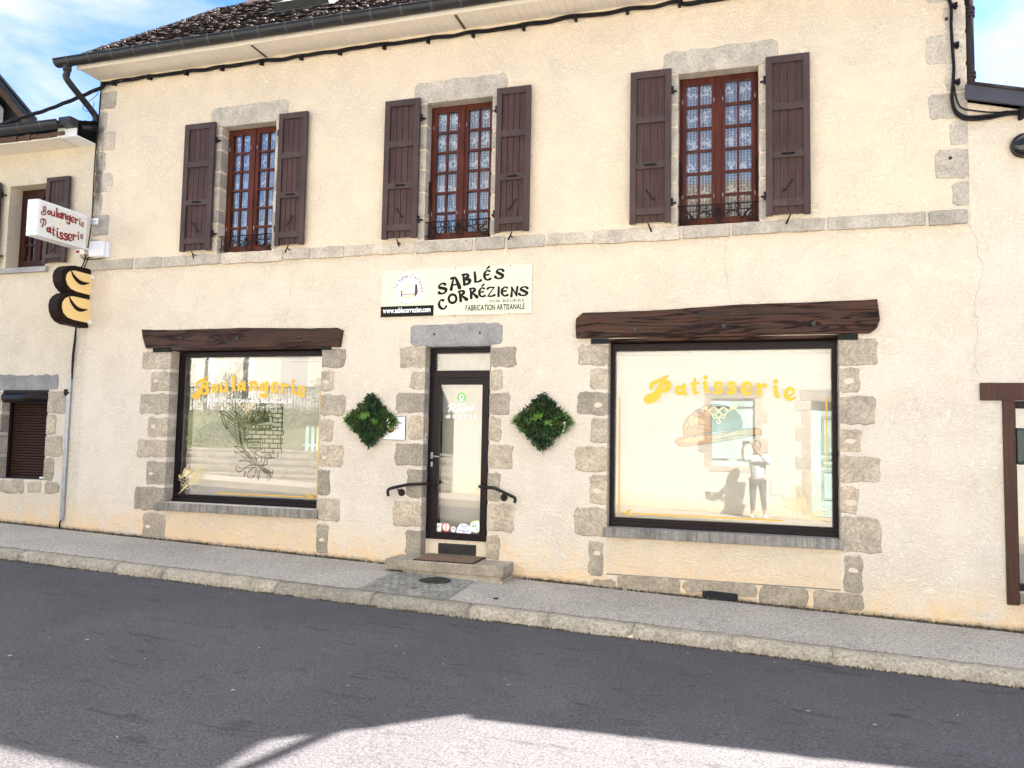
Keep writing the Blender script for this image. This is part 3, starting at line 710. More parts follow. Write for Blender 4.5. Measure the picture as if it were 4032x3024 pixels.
# string course
mb = MB(); x = XL
while x < XR-0.02:
    l = random.choice([.42, .55, .62, .8, .5, 1.0]); e = min(x+l, XR)
    if XR-e < 0.25: e = XR
    mb.rnd = random.random(); a, b = x+0.012, e-0.012
    top, bot = 4.222+random.uniform(-.006, .004), 4.072+random.uniform(-.012, .010)
    pr = rough_rect(a, bot, b, top, 0.006, 0.015)
    mb.prism(pr, -0.032+random.uniform(-.006, .006), 0.004, bev=0.012)
    x = e
mb.build('string_course', M['stone_pale'], house)
mb = MB(); mb.box(XL+.005, XR-.005, -0.012, 0.003, 4.08, 4.212); mb.build('string_course_mortar', M['mortar'], house)
# upper windows
def upper_window(q, k, parent, zb=None):
    x0, z0, x1, z1 = q
    if zb is None: zb = z0
    f = MB(); ring(f, x0+.002, z0+.002, x1-.002, z1-.002, .040, .15, .215, wb=.045)
    win = f.build('window', M['mahogany'], parent)
    a = MB(); xc = (x0+x1)/2
    for s in (-1, 1):
        l0, l1 = (x0+.041, xc-.012) if s < 0 else (xc+.012, x1-.041)
        sw = .046
        a.box(l0, l0+sw, .135, .20, z0+.046, z1-.041, .006); a.box(l1-sw-.018 if s < 0 else l1-sw, l1, .135, .20, z0+.046, z1-.041, .006)
        if s > 0: a.box(l0+sw, l0+sw+.018, .136, .20, z0+.046, z1-.041)
        g0, g1 = (l0+sw, l1-sw-.018) if s < 0 else (l0+sw+.018, l1-sw)
        a.box(g0, g1, .137, .199, z0+.047, z0+.120); a.box(g0, g1, .137, .199, z1-.092, z1-.042)
        gz0, gz1 = z0+.120, z1-.092; n = 6; pitch = (gz1-gz0)/n
        for r_ in range(1, n): a.box(g0, g1, .145, .195, gz0+r_*pitch-.014, gz0+r_*pitch+.014, .004)
        gm = (g0+g1)/2; a.box(gm-.013, gm+.013, .1465, .194, gz0, gz1, .004)
    a.box(xc-.030, xc+.030, .118, .138, z0+.05, z1-.045, .008)
    a.build('sash_frame', M['mahogany'], win)
    g = MB(); g.box(x0+.06, x1-.06, .168, .174, z0+.08, z1-.07); g.build('glass', M['glass'], win)
    c = MB()
    nx = 60
    for s in (0, 1):
        a0, a1 = (x0+.05, xc-.01) if s == 0 else (xc+.01, x1-.05)
        vs = []; 
        for i in range(nx+1):
            t = i/nx; xx = a0+(a1-a0)*t; yy = .235+.008*math.sin(t*38+s)
            vs += [(xx, yy, z0+.06), (xx, yy, z1-.05)]
        c.add(vs, [(2*i, 2*i+2, 2*i+3, 2*i+1) for i in range(nx)])
    c.build('lace_curtain', M['lace'], win)
    h = MB()
    for z in (z0+.35, z0+1.5):
        for X in (x0+.045, xc-.05, xc+.05, x1-.045): h.tube([(X, .13, z), (X, .13, z+.05)], .006, 6)
    build_split(h, 'hinge', M['galv'], win)
    return win
for k, q in enumerate(W): upper_window(q, k, house)
# jambs and lintels of the upper windows
for (x0, z0, x1, z1) in W:
    for side in (0, 1):
        mb = MB()
        z = z0+.01
        while z < z1-.03:
            h = random.uniform(.2, .34); e = min(z+h, z1-.005)
            if z1-e < .1: e = z1-.005
            if side == 0: stone_block(mb, x0-.088, z+.008, x0, e-.012, 'R', .148, j=.004)
            else: stone_block(mb, x1, z+.008, x1+.088, e-.012, 'L', .148, j=.004)
            z = e
        mb.build('window_jamb_stones', M['stone_pale'], house)
for i, j, r_, q in ((0, 0, (1368, 690, 1870, 795), W[0]), (1, 0, (480, 530, 1075, 650), W[1]), (2, 0, (-125, 300, 615, 440), W[2])):
    mb = MB(); x0, z0, x1, z1 = rect(i, j, *r_)
    mb.rnd = 0.45; mb.prism(rough_rect(x0, q[3]+.003, x1, q[3]+.27, .014, .05), -.010, .004, bev=.012)
    mb.box(q[0]+.003, q[2]-.003, -.006, .147, q[3]-.012, q[3]+.02); mb.build('lintel_stone', M['stone_pale'], house)
# shutters
def shutter(x0, x1, z0, z1, parent, flip, handle=True):
    y0, y1 = -.088, -.045; w_, h = x1-x0, z1-z0; sw = w_*.155
    f = MB()
    f.box(x0, x0+sw, y0, y1, z0, z1, .006); f.box(x1-sw, x1, y0, y1, z0, z1, .006)
    for a, b in ((.955, 1.0), (.655, .70), (.355, .40), (.055, .10)): f.box(x0+sw, x1-sw, y0+.001, y1-.001, z0+h*a, z0+h*b, .005)
    s = f.build('shutter', M['shutter'], parent)
    p = MB(); n = 4; pw = (w_-2*sw)/n
    for k in range(n): p.rnd = random.random(); p.box(x0+sw+k*pw+.003, x0+sw+(k+1)*pw-.003, y0+.027, y1+.003, z0+.015, z1-h*.045+.003, .003)
    p.build('boards', M['shutter_panel'], s)
    if handle:
        m = MB(); xc = (x0+x1)/2; zc = z0+h*.378
        m.box(xc-.075, xc+.075, y0-.004, y0, zc-.010, zc+.010, .003)
        m.tube(cat([(xc-.055, y0-.004, zc), (xc-.045, y0-.026, zc), (xc, y0-.03, zc-.004), (xc+.045, y0-.026, zc), (xc+.055, y0-.004, zc)], 4), .006, 6)
        m.build('handle', M['iron'], s)
        sg = -1 if flip else 1; zc = z0+h*.18; hk = MB(); yy = y0+.010
        hk.tube([(xc+sg*-.045, yy, zc+.065), (xc+sg*.035, yy-.006, zc-.055)], .006, 6); hk.ball((xc+sg*-.045, yy, zc+.068), .011); hk.tube(cat([(xc+sg*.035, yy-.006, zc-.055), (xc+sg*.055, yy-.01, zc-.045), (xc+sg*.05, yy-.01, zc-.075)], 3), .005, 6)
        hk.build('hook', M['iron'], s)
    hg = MB(); X = x1+.012 if not flip else x0-.012
    for z in (z0+h*.13, z0+h*.86):
        hg.box(X-.012, X+.012, -.075, -.045, z-.045, z+.045, .004); hg.box(X-.010, X+.045 if not flip else X+.010, -.03, -.012, z-.01, z+.01) if not flip else hg.box(X-.045, X+.010, -.03, -.012, z-.01, z+.01)
        hg.tube([(X, -.055, z), (X+(.03 if not flip else -.03), 0, z)], .008, 6)
    build_split(hg, 'hinge', M['iron'], s)
    return s
ys = -.07
SH = [((0, 0, 1186, 1200), (0, 0, 1381, 1200)), ((0, 0, 1795, 1200), (0, 0, 1980, 1200)), ((1, 0, 275, 1100), (1, 0, 501, 1100)), ((1, 0, 1000, 1100), (1, 0, 1223, 1040)), ((1, 0, 1871, 1000), (1, 0, 2137, 1000)), ((2, 0, 539, 900), (2, 0, 826, 800))]
for k, (a, b) in enumerate(SH):
    x0, x1 = P(*a, y=ys)[0], P(*b, y=ys)[0]
    shutter(x0, x1, 4.262, 6.085, house, k % 2 == 1)
    st = MB(); xc = (x0+x1)/2; sg = 1 if k % 2 == 0 else -1
    st.tube([(xc, 0, 4.20), (xc, -.11, 4.21)], .008, 6); st.tube([(xc-.02*sg, -.11, 4.255), (xc+.025*sg, -.115, 4.15)], [.007, .012], 6)
    st.build('shutter_stop', M['iron'], house)
# window guards
def spiral(cx, cz, r0, turns, a0, sgn, y, n=16):
    return [(cx+r0*(1-t/n*.85)*math.cos(a0+sgn*turns*2*math.pi*t/n), y, cz+r0*(1-t/n*.85)*math.sin(a0+sgn*turns*2*math.pi*t/n)) for t in range(n+1)]
def guard(q, parent):
    x0, z0, x1, _ = q; y = .045; zb = z0+.035; zt = z0+.245; zm = z0+.175; mb = MB(); r = .008
    mb.tube([(x0-.004, y, zt), (x1+.004, y, zt)], .008, 6); mb.tube([(x0+.06, y, zm), (x0+.06+(x1-x0-.12)*.42, y, zm)], .005, 6); mb.tube([(x1-.06, y, zm), (x1-.06-(x1-x0-.12)*.42, y, zm)], .005, 6)
    for X, s in ((x0, 1), (x1, -1)):
        mb.tube([(X+s*.045, y, zb-.01), (X+s*.045, y, zt)], .007, 6); mb.tube([(X-s*.004, y, zb+.03), (X+s*.045, y, zb+.03)], .007, 6)
        mb.tube(spiral(X+s*.10, zb+.065, .062, 1.3, R(90), -s, y), r, 6); mb.tube(spiral(X+s*.075, zb+.155+.01, .030, 1.0, R(-90), s, y), r*.8, 6)
        mb.tube(cat([(X+s*.10, y, zb+.127), (X+s*.15, y, zb+.10), (X+s*.18, y, zb+.04), (X+s*.215, y, zb+.055), (X+s*.23, y, zb+.10), (X+s*.29, y, zb+.125), (X+s*.34, y, zb+.12)], 4), r, 6)
        mb.tube(spiral(X+s*.345, zb+.085, .030, 1.1, R(90), s, y), r*.8, 6)
        mb.tube([(X+s*.235+.028*math.cos(a*.6283), y, zb+.175+.028*math.sin(a*.6283)) for a in range(10)], .0055, 6, closed=True)
        mb.tube(spiral(X+s*.315, zb+.175, .026, 1.0, R(90), -s, y), r*.8, 6)
        for a in (40, 90, 140): mb.tube([(X+s*.10, y, zb), (X+s*.10+.035*math.cos(R(a)), y-.004, zb+.035*math.sin(R(a))-.01)], [.009, .004], 6)
    xc = (x0+x1)/2
    for a in range(6): mb.ball((xc+.020*math.cos(a*1.047), y-.004, zb+.155+.020*math.sin(a*1.047)), .012, 6, 4)
    mb.ball((xc, y-.012, zb+.155), .012, 6, 4)
    for s in (-1, 1):
        mb.tube(cat([(xc, y, zb+.14), (xc+s*.03, y, zb+.10), (xc+s*.05, y, zb+.12), (xc+s*.035, y, zb+.135)], 4), r*.8, 6)
        mb.tube(cat([(xc, y, zb+.01), (xc+s*.022, y, zb+.05), (xc+s*.008, y, zb+.09)], 4), [.010]*9, 6)
        mb.tube(cat([(xc, y, zb+.125), (xc+s*.06, y, zb+.085), (xc+s*.11, y, zb+.12)], 4), r*.8, 6)
    mb.build('window_guard', M['iron'], parent)
for q in W: guard(q, house)
# espagnolette rods beside the window frames
for (x0, z0, x1, z1) in W[1:]:
    mb = MB()
    for X, s in ((x0+.016, 1), (x1-.016, -1)):
        if X < -3.5 and s < 0: continue
        mb.tube([(X, .11, z0+.78), (X, .10, z0+.38)], .007, 6); mb.tube([(X, .10, z0+.38), (X+s*.02, .09, z0+.36), (X+s*.012, .10, z0+.76)], .004, 6); mb.ball((X, .11, z0+.79), .014)
    build_split(mb, 'shutter_rod', M['iron'], house)
# ---- shop surrounds
g_ = 0.012
mb = MB(); e = SLW[0]
px_stones(mb, 0, 1, [(922, 620, 1050, 735), (978, 750, 1050, 880), (905, 890, 1045, 1025), (958, 1045, 1035, 1172), (890, 1187, 1025, 1305), (945, 1328, 1015, 1480), (870, 1492, 1000, 1645)], 'R', e, .17)
x0, z0, x1, z1 = rect(0, 2, 925, 5, 1000, 188); stone_block(mb, x0, z0-.05, e+.05, z1, None)
mb.build('jamb_stones', M['stone'], house)
mb = MB(); e = SLW[2]
px_stones(mb, 0, 1, [(2095, 600, 2240, 725), (2090, 745, 2168, 880), (2090, 897, 2238, 1035), (2080, 1057, 2156, 1200), (2075, 1222, 2226, 1365), (2068, 1382, 2140, 1553), (2060, 1572, 2207, 1715)], 'L', e, .17)
px_stones(mb, 0, 2, [(2050, 75, 2125, 270)], None, e)
mb.build('jamb_stones', M['stone'], house)
mb = MB(); e = DO[0]
px_stones(mb, 1, 1, [(378, 590, 533, 725), (445, 745, 530, 868), (358, 885, 528, 1017), (435, 1037, 528, 1192), (345, 1212, 520, 1360), (425, 1380, 520, 1568), (335, 1590, 515, 1755)], 'R', e, .17)
px_stones(mb, 1, 2, [(415, 115, 525, 285)], 'R', e, .17)
mb.build('jamb_stones', M['stone'], house)
mb = MB(); e = DO[2]
px_stones(mb, 1, 1, [(963, 587, 1135, 720), (960, 737, 1045, 870), (960, 887, 1098, 1028), (958, 1042, 1035, 1202), (955, 1220, 1112, 1380), (950, 1400, 1030, 1592), (945, 1607, 1120, 1788)], 'L', e, .17)
px_stones(mb, 1, 2, [(942, 150, 1025, 310)], 'L', e, .17)
mb.build('jamb_stones', M['stone'], house)
mb = MB(); e = SRW[0]
px_stones(mb, 1, 1, [(1535, 575, 1720, 710), (1612, 728, 1720, 862), (1528, 880, 1720, 1030), (1615, 1047, 1718, 1215), (1515, 1237, 1705, 1397), (1608, 1415, 1715, 1610), (1510, 1628, 1705, 1812)], 'R', e, .17)
px_stones(mb, 1, 2, [(1602, 182, 1700, 412), (1630, 432, 1775, 492)], None)
mb.build('jamb_stones', M['stone'], house)
mb = MB(); e = SRW[2]
px_stones(mb, 2, 1, [(1030, 540, 1262, 710), (1028, 722, 1150, 887), (1028, 907, 1255, 1092), (1028, 1117, 1160, 1270), (1028, 1297, 1280, 1470), (1030, 1492, 1138, 1672)], 'L', e, .17)
px_stones(mb, 2, 2, [(1045, 32, 1285, 268)], 'L', e, .17)
px_stones(mb, 2, 2, [(1045, 282, 1170, 522)], None, None)
mb.build('jamb_stones', M['stone'], house)
mb = MB()
px_stones(mb, 1, 2, [(1790, 418, 2200, 532)]); px_stones(mb, 2, 2, [(0, 452, 485, 532), (500, 482, 812, 608), (840, 515, 1172, 632)])
mb.build('plinth_stones', M['stone'], house)
mb = MB(); x0, z0, x1, z1 = rect(2, 2, 122, 532, 358, 598); mb.prism([(x0, z0-.02), (x1, z0-.02), (x1, z1+.018), (x0+.1, z1+.032), (x0+.01, z1+.022)], -.0125, .03); mb.build('cellar_vent', M['dark'], house)

# small cream plugs in the stones
mb = MB()
for i, j, X, Y, r_ in ((0, 1, 1013, 810, .045), (0, 1, 998, 1105, .05), (0, 1, 983, 1410, .04), (0, 2, 962, 92, .045), (0, 1, 2118, 815, .045), (0, 1, 2103, 1307, .04), (0, 2, 2087, 180, .045), (1, 1, 1662, 967, .055), (1, 1, 1660, 1523, .055), (1, 2, 1657, 267, .05), (2, 1, 1075, 810, .06), (2, 1, 1085, 1200, .055), (2, 1, 1088, 1597, .06), (2, 2, 1103, 378, .055)):
    x, z = P(i, j, X, Y); n = 11
    mb.add([(x+r_*random.uniform(.7, 1.1)*math.cos(6.283*k/n), -.0135, z+r_*.62*random.uniform(.7, 1.1)*math.sin(6.283*k/n)) for k in range(n)], [tuple(range(n))])
build_split(mb, 'mortar_plug', M['mortar'], house)
# door lintel
mb = MB(); x0, z0, x1, z1 = rect(1, 1, 452, 438, 1045, 578); mb.rnd = .2
mb.prism(rough_rect(x0, DO[3]+.004, x1, z1, .010, .04), -.012, .004, bev=.012); mb.box(DO[0]+.003, DO[2]-.003, -.006, .16, DO[3]-.010, DO[3]+.02)
ln = mb.build('lintel_stone', M['stone_grey'], house)
mb = MB()
for X, Y in ((605, 508), (900, 500)):
    a, b = P(1, 1, X, Y); mb.tube([(a, -.018, b), (a, -.010, b)], .014, 8)
build_split(mb, 'anchor_hole', M['dark'], ln)
# beams
def beam(name_pts, parent, bolts, depth=.055):
    mb = MB(); n = len(name_pts)
    pts = []
    for k in range(n):
        a, b = name_pts[k], name_pts[(k+1) % n]; d = math.dist(a, b); m = max(1, int(d/.12))
        for q in range(m):
            t = q/m; wob = .008 if d > .6 else .003
            pts.append((a[0]+(b[0]-a[0])*t+random.uniform(-.002, .002), a[1]+(b[1]-a[1])*t+wob*math.sin(a[0]*3+t*9)+random.uniform(-.003, .003)))
    mb.prism(pts, -depth, .004, bev=.010); o = mb.build('beam', M['beam'], parent)
    # long drying cracks cut as dark slivers
    ck = MB()
    xs_ = [p[0] for p in name_pts]; zs_ = [p[1] for p in name_pts]
    for _ in range(9):
        x = random.uniform(min(xs_)+.1, max(xs_)-.9); z = random.uniform(min(zs_)+.06, max(zs_)-.06); l = random.uniform(.3, .85); p = []
        for k in range(9): z += random.uniform(-.009, .011); p.append((x+l*k/8, z, .0045*math.sin(math.pi*k/8)*random.uniform(.5, 1.3)))
        ribbon(ck, p, onwall(-depth-.0015), n=2)
    ck.build('cracks', M['dark'], o)
    b_ = MB()
    for x, z in bolts: b_.box(x-.022, x+.022, -depth-.012, -depth, z-.022, z+.022, .004)
    build_split(b_, 'bolt', M['cast'], o)
    return o
beam([(-8.13, 2.905), (-5.06, 2.885), (-5.03, 3.10), (-5.10, 3.14), (-8.215, 3.175), (-8.19, 3.06)], house, [(P(0, 1, 1190, 537)[0], P(0, 1, 1190, 537)[1]), P(0, 1, 1558, 537), P(0, 1, 1960, 525)])
beam([(-1.92, 2.93), (1.26, 2.93), (1.335, 2.985), (1.365, 3.08), (1.34, 3.30), (-1.85, 3.235), (-1.925, 3.17), (-1.935, 3.05)], house, [P(1, 1, 1910, 478), P(2, 1, 267, 458), P(2, 1, 845, 443)], .06)
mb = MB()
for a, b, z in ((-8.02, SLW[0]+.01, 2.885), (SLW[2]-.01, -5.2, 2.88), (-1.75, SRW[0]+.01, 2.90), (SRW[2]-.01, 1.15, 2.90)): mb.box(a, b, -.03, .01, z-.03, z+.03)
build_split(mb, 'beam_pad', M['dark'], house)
mb = MB(); mb.box(SLW[0]+.002, SLW[2]-.002, -.02, .30, 2.874, 2.90); mb.box(SRW[0]+.002, SRW[2]-.002, -.02, .30, 2.894, 2.925); build_split(mb, 'beam_soffit', M['beam'], house)
# sills
mb = MB(); mb.rnd = .4; mb.box(-7.86, -5.31, -.045, .17, .655, .762, .008); mb.build('window_sill', M['sill'], house)
mb = MB(); mb.rnd = .3; mb.box(-1.575, 0.99, -.05, .17, .632, .738, .008); mb.build('window_sill', M['sill'], house)
mb = MB(); mb.box(-1.545, .96, -.0035, .004, .214, .633); mb.box(-7.715, -5.335, -.0035, .004, .16, .656); build_split(mb, 'rendered_panel', M['stucco_panel'], house)
mb = MB(); mb.box(-1.54, .955, -.006, .006, .20, .214); mb.build('plinth_groove', M['joint'], house)
# ---- shop windows
def shop_window(q, parent, fw=.055, wb=.10, wt=.07):
    x0, z0, x1, z1 = q; f = MB()
    ring(f, x0+.008, z0+.004, x1-.008, z1-.02, fw, .165, .235, wb=wb, wt=wt)
    f.box(x0+.008, x1-.008, .145, .166, z0+.004, z0+.045, .004); f.box(x0+.008, x1-.008, .155, .166, z0+.075, z0+.082)
    win = f.build('shop_window', M['alu'], parent)
    g = MB(); g.box(x0+fw, x1-fw, .200, .208, z0+wb-.01, z1-wt-.01); g.build('glass', M['shopglass'], win)
    return win
YG = .1985  # lettering lies on the outside of the glass
sw_l = shop_window(SLW, house); sw_r = shop_window(SRW, house, wt=.085)
bl = MB(); bl.box(SLW[0]+.17, SLW[2]-.05, .31, .315, SLW[1]+.10, SLW[3]-.11); bl.tube([(SLW[0]+.14, .30, SLW[3]-.13), (SLW[2]-.05, .30, SLW[3]-.13)], .03, 10)
M['blind'] = simple('pale_roller_blind', (0.62, 0.60, 0.55), 0.9, var=0.05, scale=2)
bl.build('roller_blind', M['blind'], sw_l)
bl = MB(); bl.box(SRW[0]+.06, SRW[2]-.06, .31, .315, SRW[1]+.08, SRW[3]-.09); bl.tube([(SRW[0]+.06, .30, SRW[3]-.12), (SRW[2]-.06, .30, SRW[3]-.12)], .03, 10); bl.build('roller_blind', M['blind'], sw_r)
ZL = lambda X, Y, y=YG: on_y(640+X/2.4394, 1360+Y/2.4394, y)
ZR = lambda X, Y, y=YG: on_y(2380+X/2.023, 1320+Y/2.023, y)
def word(mb, conv, scale, items, fn, wf=1.0):
    for ch, X, Y, hpx in items:          # Y = baseline
        x, z = conv(X, Y); x2, z2 = conv(X, Y-hpx); glyph(mb, LOW[ch], fn, x, z, z2-z, wf=wf, xf=scale)
mb = MB()
PB_ = [[(400, 320, 9), (385, 370, 13), (370, 420, 20), (340, 465, 30), (312, 488, 28)], [(322, 395, 11), (330, 360, 13), (370, 335, 11), (410, 318, 9), (432, 298, 8)], [(385, 350, 9), (425, 352, 14), (425, 385, 13), (390, 395, 8)], [(390, 400, 9), (430, 412, 16), (426, 455, 17), (385, 466, 10)]]
for st_ in PB_: ribbon(mb, [(*ZL(a, b), c/620) for a, b, c in st_], onwall(YG))
word(mb, ZL, .98, [('o', 500, 457, 92), ('u', 590, 450, 88), ('l', 680, 438, 88), ('a', 760, 435, 88), ('n', 872, 435, 88), ('g', 975, 445, 92), ('e', 1078, 450, 92), ('r', 1168, 462, 90), ('i', 1250, 472, 90), ('e', 1335, 490, 94)], onwall(YG), 1.10)
lb = mb.build('lettering', M['yellow'], sw_l); lb['label'] = 'yellow word Boulangerie'
mb = MB()
PP_ = [[(470, 350, 12), (450, 400, 18), (430, 450, 24), (395, 492, 32), (352, 510, 34)], [(372, 420, 13), (382, 388, 16), (425, 366, 13), (468, 346, 12), (500, 326, 9)], [(452, 380, 10), (500, 380, 20), (506, 415, 20), (480, 442, 14), (448, 440, 8)]]
for st_ in PP_: ribbon(mb, [(*ZR(a, b), c/572) for a, b, c in st_], onwall(YG))
word(mb, ZR, 1.0, [('a', 608, 478, 86), ('t', 718, 468, 86), ('i', 805, 460, 86), ('s', 905, 463, 88), ('s', 1012, 464, 88), ('e', 1135, 470, 92), ('r', 1250, 478, 88), ('i', 1365, 496, 90), ('e', 1478, 514, 92)], onwall(YG), 1.10)
lb = mb.build('lettering', M['yellow'], sw_r); lb['label'] = 'yellow word Patisserie'
# borders
def pline(mb, conv, pts, w_): ribbon(mb, [(*conv(X, Y), w_) for X, Y in pts], onwall(YG), smooth=False)
mb = MB()
pline(mb, ZL, [(157, 487), (115, 1205)], .0065); pline(mb, ZL, [(1515, 475), (1480, 1460)], .0065); pline(mb, ZL, [(512, 1418), (1350, 1455)], .007)
for p in ([(1380, 1440), (1400, 1432), (1425, 1430)], [(1405, 1440), (1440, 1455), (1460, 1470)], [(1375, 1475), (1400, 1462), (1440, 1460)], [(1395, 1450), (1385, 1478)], [(1430, 1445), (1412, 1480)]): ribbon(mb, [(*ZL(*q), .006) for q in p], onwall(YG))
build_split(mb, 'yellow_border', M['yellow'], sw_l)
mb = MB()
pline(mb, ZR, [(120, 502), (116, 1418)], .0075); pline(mb, ZR, [(1767, 502), (1776, 1067)], .0075); pline(mb, ZR, [(235, 1420), (1420, 1477)], .008)
for p in ([(140, 1410), (165, 1418), (200, 1390), (212, 1395)], [(160, 1412), (190, 1425), (225, 1432)], [(175, 1400), (195, 1440)], [(200, 1390), (190, 1435)]): ribbon(mb, [(*ZR(*q), .006) for q in p], onwall(YG))
build_split(mb, 'yellow_border', M['yellow'], sw_r)
# gold scrolls and wheat
def scroll(mb, cx, cz, s, y):
    f = onwall(y)
    for g in (-1, 1):
        ribbon(mb, [(cx+g*q[0]*s, cz+q[1]*s, .0028*s/0.1) for q in ((1.0, .25), (.85, .38), (.8, .2), (.95, .15), (1.15, .32), (1.0, .40), (.6, .02), (.3, .32), (0, .1), (-.3, -.22), (-.6, .05), (-.35, .3), (0, 0), (.35, -.25))], f)
        ribbon(mb, [(cx+g*q[0]*s, cz+q[1]*s, .0028*s/0.1) for q in ((.5, -.1), (.3, -.42), (.12, -.3), (.25, -.15), (0, -.45), (-.1, -.7), (0, -.8))], f)
mb = MB(); x, z = ZL(805, 590); scroll(mb, x, z, .125, YG)
def goldwheat(mb, cx, cz, s, y, seed, mirror=1):
    rr = random.Random(seed); f = onwall(y)
    for k in range(26):
        a = R(20+rr.uniform(-6, 50)); l = s*rr.uniform(.5, 1.05); x = cx; z = cz
        p = [(x, z, .0007), (x+mirror*l*.5*math.cos(a), z+l*.5*math.sin(a)*1.05, .0009), (x+mirror*l*math.cos(a+.1), z+l*math.sin(a+.1), .0008)]
        ribbon(mb, p, f)
        for t in (.55, .65, .75, .85, .95):
            X = x+mirror*l*t*math.cos(a); Z = z+l*t*math.sin(a); ribbon(mb, [(X, Z, .001), (X+mirror*.012, Z+.02, .0022), (X+mirror*.014, Z+.04, .0008)], f, n=3)
    for k in range(10):
        a = R(rr.uniform(150, 230)); l = s*rr.uniform(.2, .6); ribbon(mb, [(cx, cz, .002), (cx+mirror*l*.5*math.cos(a), cz+l*.6*math.sin(a)+.02, .003), (cx+mirror*l*math.cos(a), cz+l*math.sin(a), .001)], f)
    ribbon(mb, [(cx+mirror*q[0]*s, cz+q[1]*s, .003) for q in ((-.3, .1), (0, -.1), (.35, .15), (.55, .0), (.4, -.18), (.1, -.05))], f)
x, z = ZL(240, 1350); goldwheat(mb, x, z, .36, YG, 3)
x, z = ZL(180, 1270); goldwheat(mb, x, z, .16, YG, 8)
build_split(mb, 'gold_ornament', M['gold'], sw_l, .03)
mb = MB(); x, z = ZR(910, 610); scroll(mb, x, z, .17, YG)
x, z = ZR(1650, 1440); goldwheat(mb, x, z, .36, YG, 5, -1)
for k in range(60):
    X, Y = random.uniform(1590, 1745), random.uniform(1130, 1420); a, b = ZR(X, Y); ribbon(mb, [(a, b, .0008), (a+.01, b+.04, .0018), (a+.008, b+.09, .0008)], onwall(YG), n=3)
ribbon(mb, [(*ZR(*q), .0028) for q in ((1745, 1535), (1700, 1470), (1760, 1430), (1770, 1380), (1720, 1360))], onwall(YG))
build_split(mb, 'gold_ornament', M['gold'], sw_r, .03)
mb = MB(); x0, z0 = ZL(402, 550); x1, z1 = ZL(1240, 550); _, zt = ZL(700, 508)
text_line(mb, 'FABRICATION ARTISANALE', onwall(YG), x0, z0, (zt-ZL(700, 548)[1]), width=x1-x0, bold=.012)
mb.build('white_lettering', M['wvinyl'], sw_l)
# oven and wheat drawing on the blind
YB = .309; fb = onwall(YB)
def ZB(X, Y): return ZL(X, Y, YB)
ink = MB()
def line(pts, w_=1.6, smooth=True): ribbon(ink, [(*ZB(q[0], q[1]), w_/270*(q[2] if len(q) > 2 else 1)) for q in pts], fb, smooth=smooth, n=4)
ys_ = [520, 562, 605, 650, 695, 738, 780, 815, 858, 895, 937, 985, 1030, 1075]
for k, yy in enumerate(ys_):
    def cl(y_): return 820 if y_ > 800 else 820
    r_end = 1155 if yy < 940 else 1135
    if 560 < yy < 800:
        dx = math.sqrt(max(0, 125**2-(735-min(yy, 735))**2)); line([(935+dx, yy), (r_end, yy+6)], 2.2, False)
    else: line([(825 if yy < 900 else (830 if yy < 990 else 950), yy-4), (r_end-(60 if yy > 1000 else 0), yy+6)], 2.2, False)
    if k < len(ys_)-1:
        for X in range(860+(38 if k % 2 else 0), 1150, 82):
            if 560 < yy+20 < 790 and math.hypot(X-935, yy+20-735) < 130: continue
            if yy > 890 and X < 960: continue
            line([(X, yy), (X, ys_[k+1]+3)], 2.0, False)
line([(1155, 560), (1148, 815), (1162, 818), (1160, 860), (1135, 862), (1130, 985)], 2.4, False)
for rr_ in (122, 88): line([(935+rr_*math.cos(R(a)), 735-rr_*1.32*math.sin(R(a)) if rr_ > 100 else 735-rr_*1.55*math.sin(R(a))) for a in range(0, 181, 15)], 2.4)
for a in range(20, 170, 22): line([(935+88*math.cos(R(a)), 735-136*math.sin(R(a))), (935+122*math.cos(R(a)), 735-161*math.sin(R(a)))], 2, False)
pts = [(935+104*math.cos(R(a)), 735-135*math.sin(R(a))) for a in range(0, 181, 12)]
pts = [(min(max(a, 822), 1022), b) for a, b in pts]+[(822, 800), (880, 765), (960, 745), (1022, 735)]
ink.add([fb(*ZB(*q), .0004) for q in pts], [tuple(range(len(pts)))[::-1]])
for k in range(6): line([(850+k*34, 795), (862+k*34, 768), (885+k*34, 768), (900+k*34, 790)], 2.4)
line([(822, 802), (1045, 802), (1060, 780)], 2.8, False)
for q in ([(815, 905), (960, 905), (962, 990), (815, 985), (815, 905)], [(835, 925), (940, 925), (942, 975)], [(862, 935), (918, 935), (918, 958), (862, 956), (862, 935)]): line(q, 2.6, False)
def ear(bx, by, tx, ty, wd, n):
    dx, dy = tx-bx, ty-by; l = math.hypot(dx, dy); ux, uy = dx/l, dy/l; nx, ny = -uy, ux
    line([(bx, by), (tx, ty)], 1.6, False)
    for k in range(n):
        t = (k+.5)/n; cx, cy = bx+dx*t, by+dy*t; w2 = wd*math.sin(math.pi*(.15+.8*t))**.6
        for s in (-1, 1):
            gx, gy = cx+nx*s*w2*.5, cy+ny*s*w2*.5; L_ = l/n*.95
            o = [(gx+ux*L_*math.cos(a)*.9+nx*s*w2*.38*math.sin(a)+nx*s*ux*0, gy+uy*L_*math.cos(a)*.9+ny*s*w2*.38*math.sin(a)) for a in [q*math.pi/3 for q in range(6)]]
            ribbon(ink, [(*ZB(*q), .0044) for q in o], fb, closed=True, n=2)
            ex, ey = gx+ux*L_*3.2+nx*s*w2*1.5, gy+uy*L_*3.2+ny*s*w2*1.5; line([(gx+ux*L_, gy+uy*L_), (ex, ey)], 1.3, False)
            line([(gx, gy), (ex-ux*20+nx*s*10, ey-uy*20+ny*s*10)], 1.0, False)
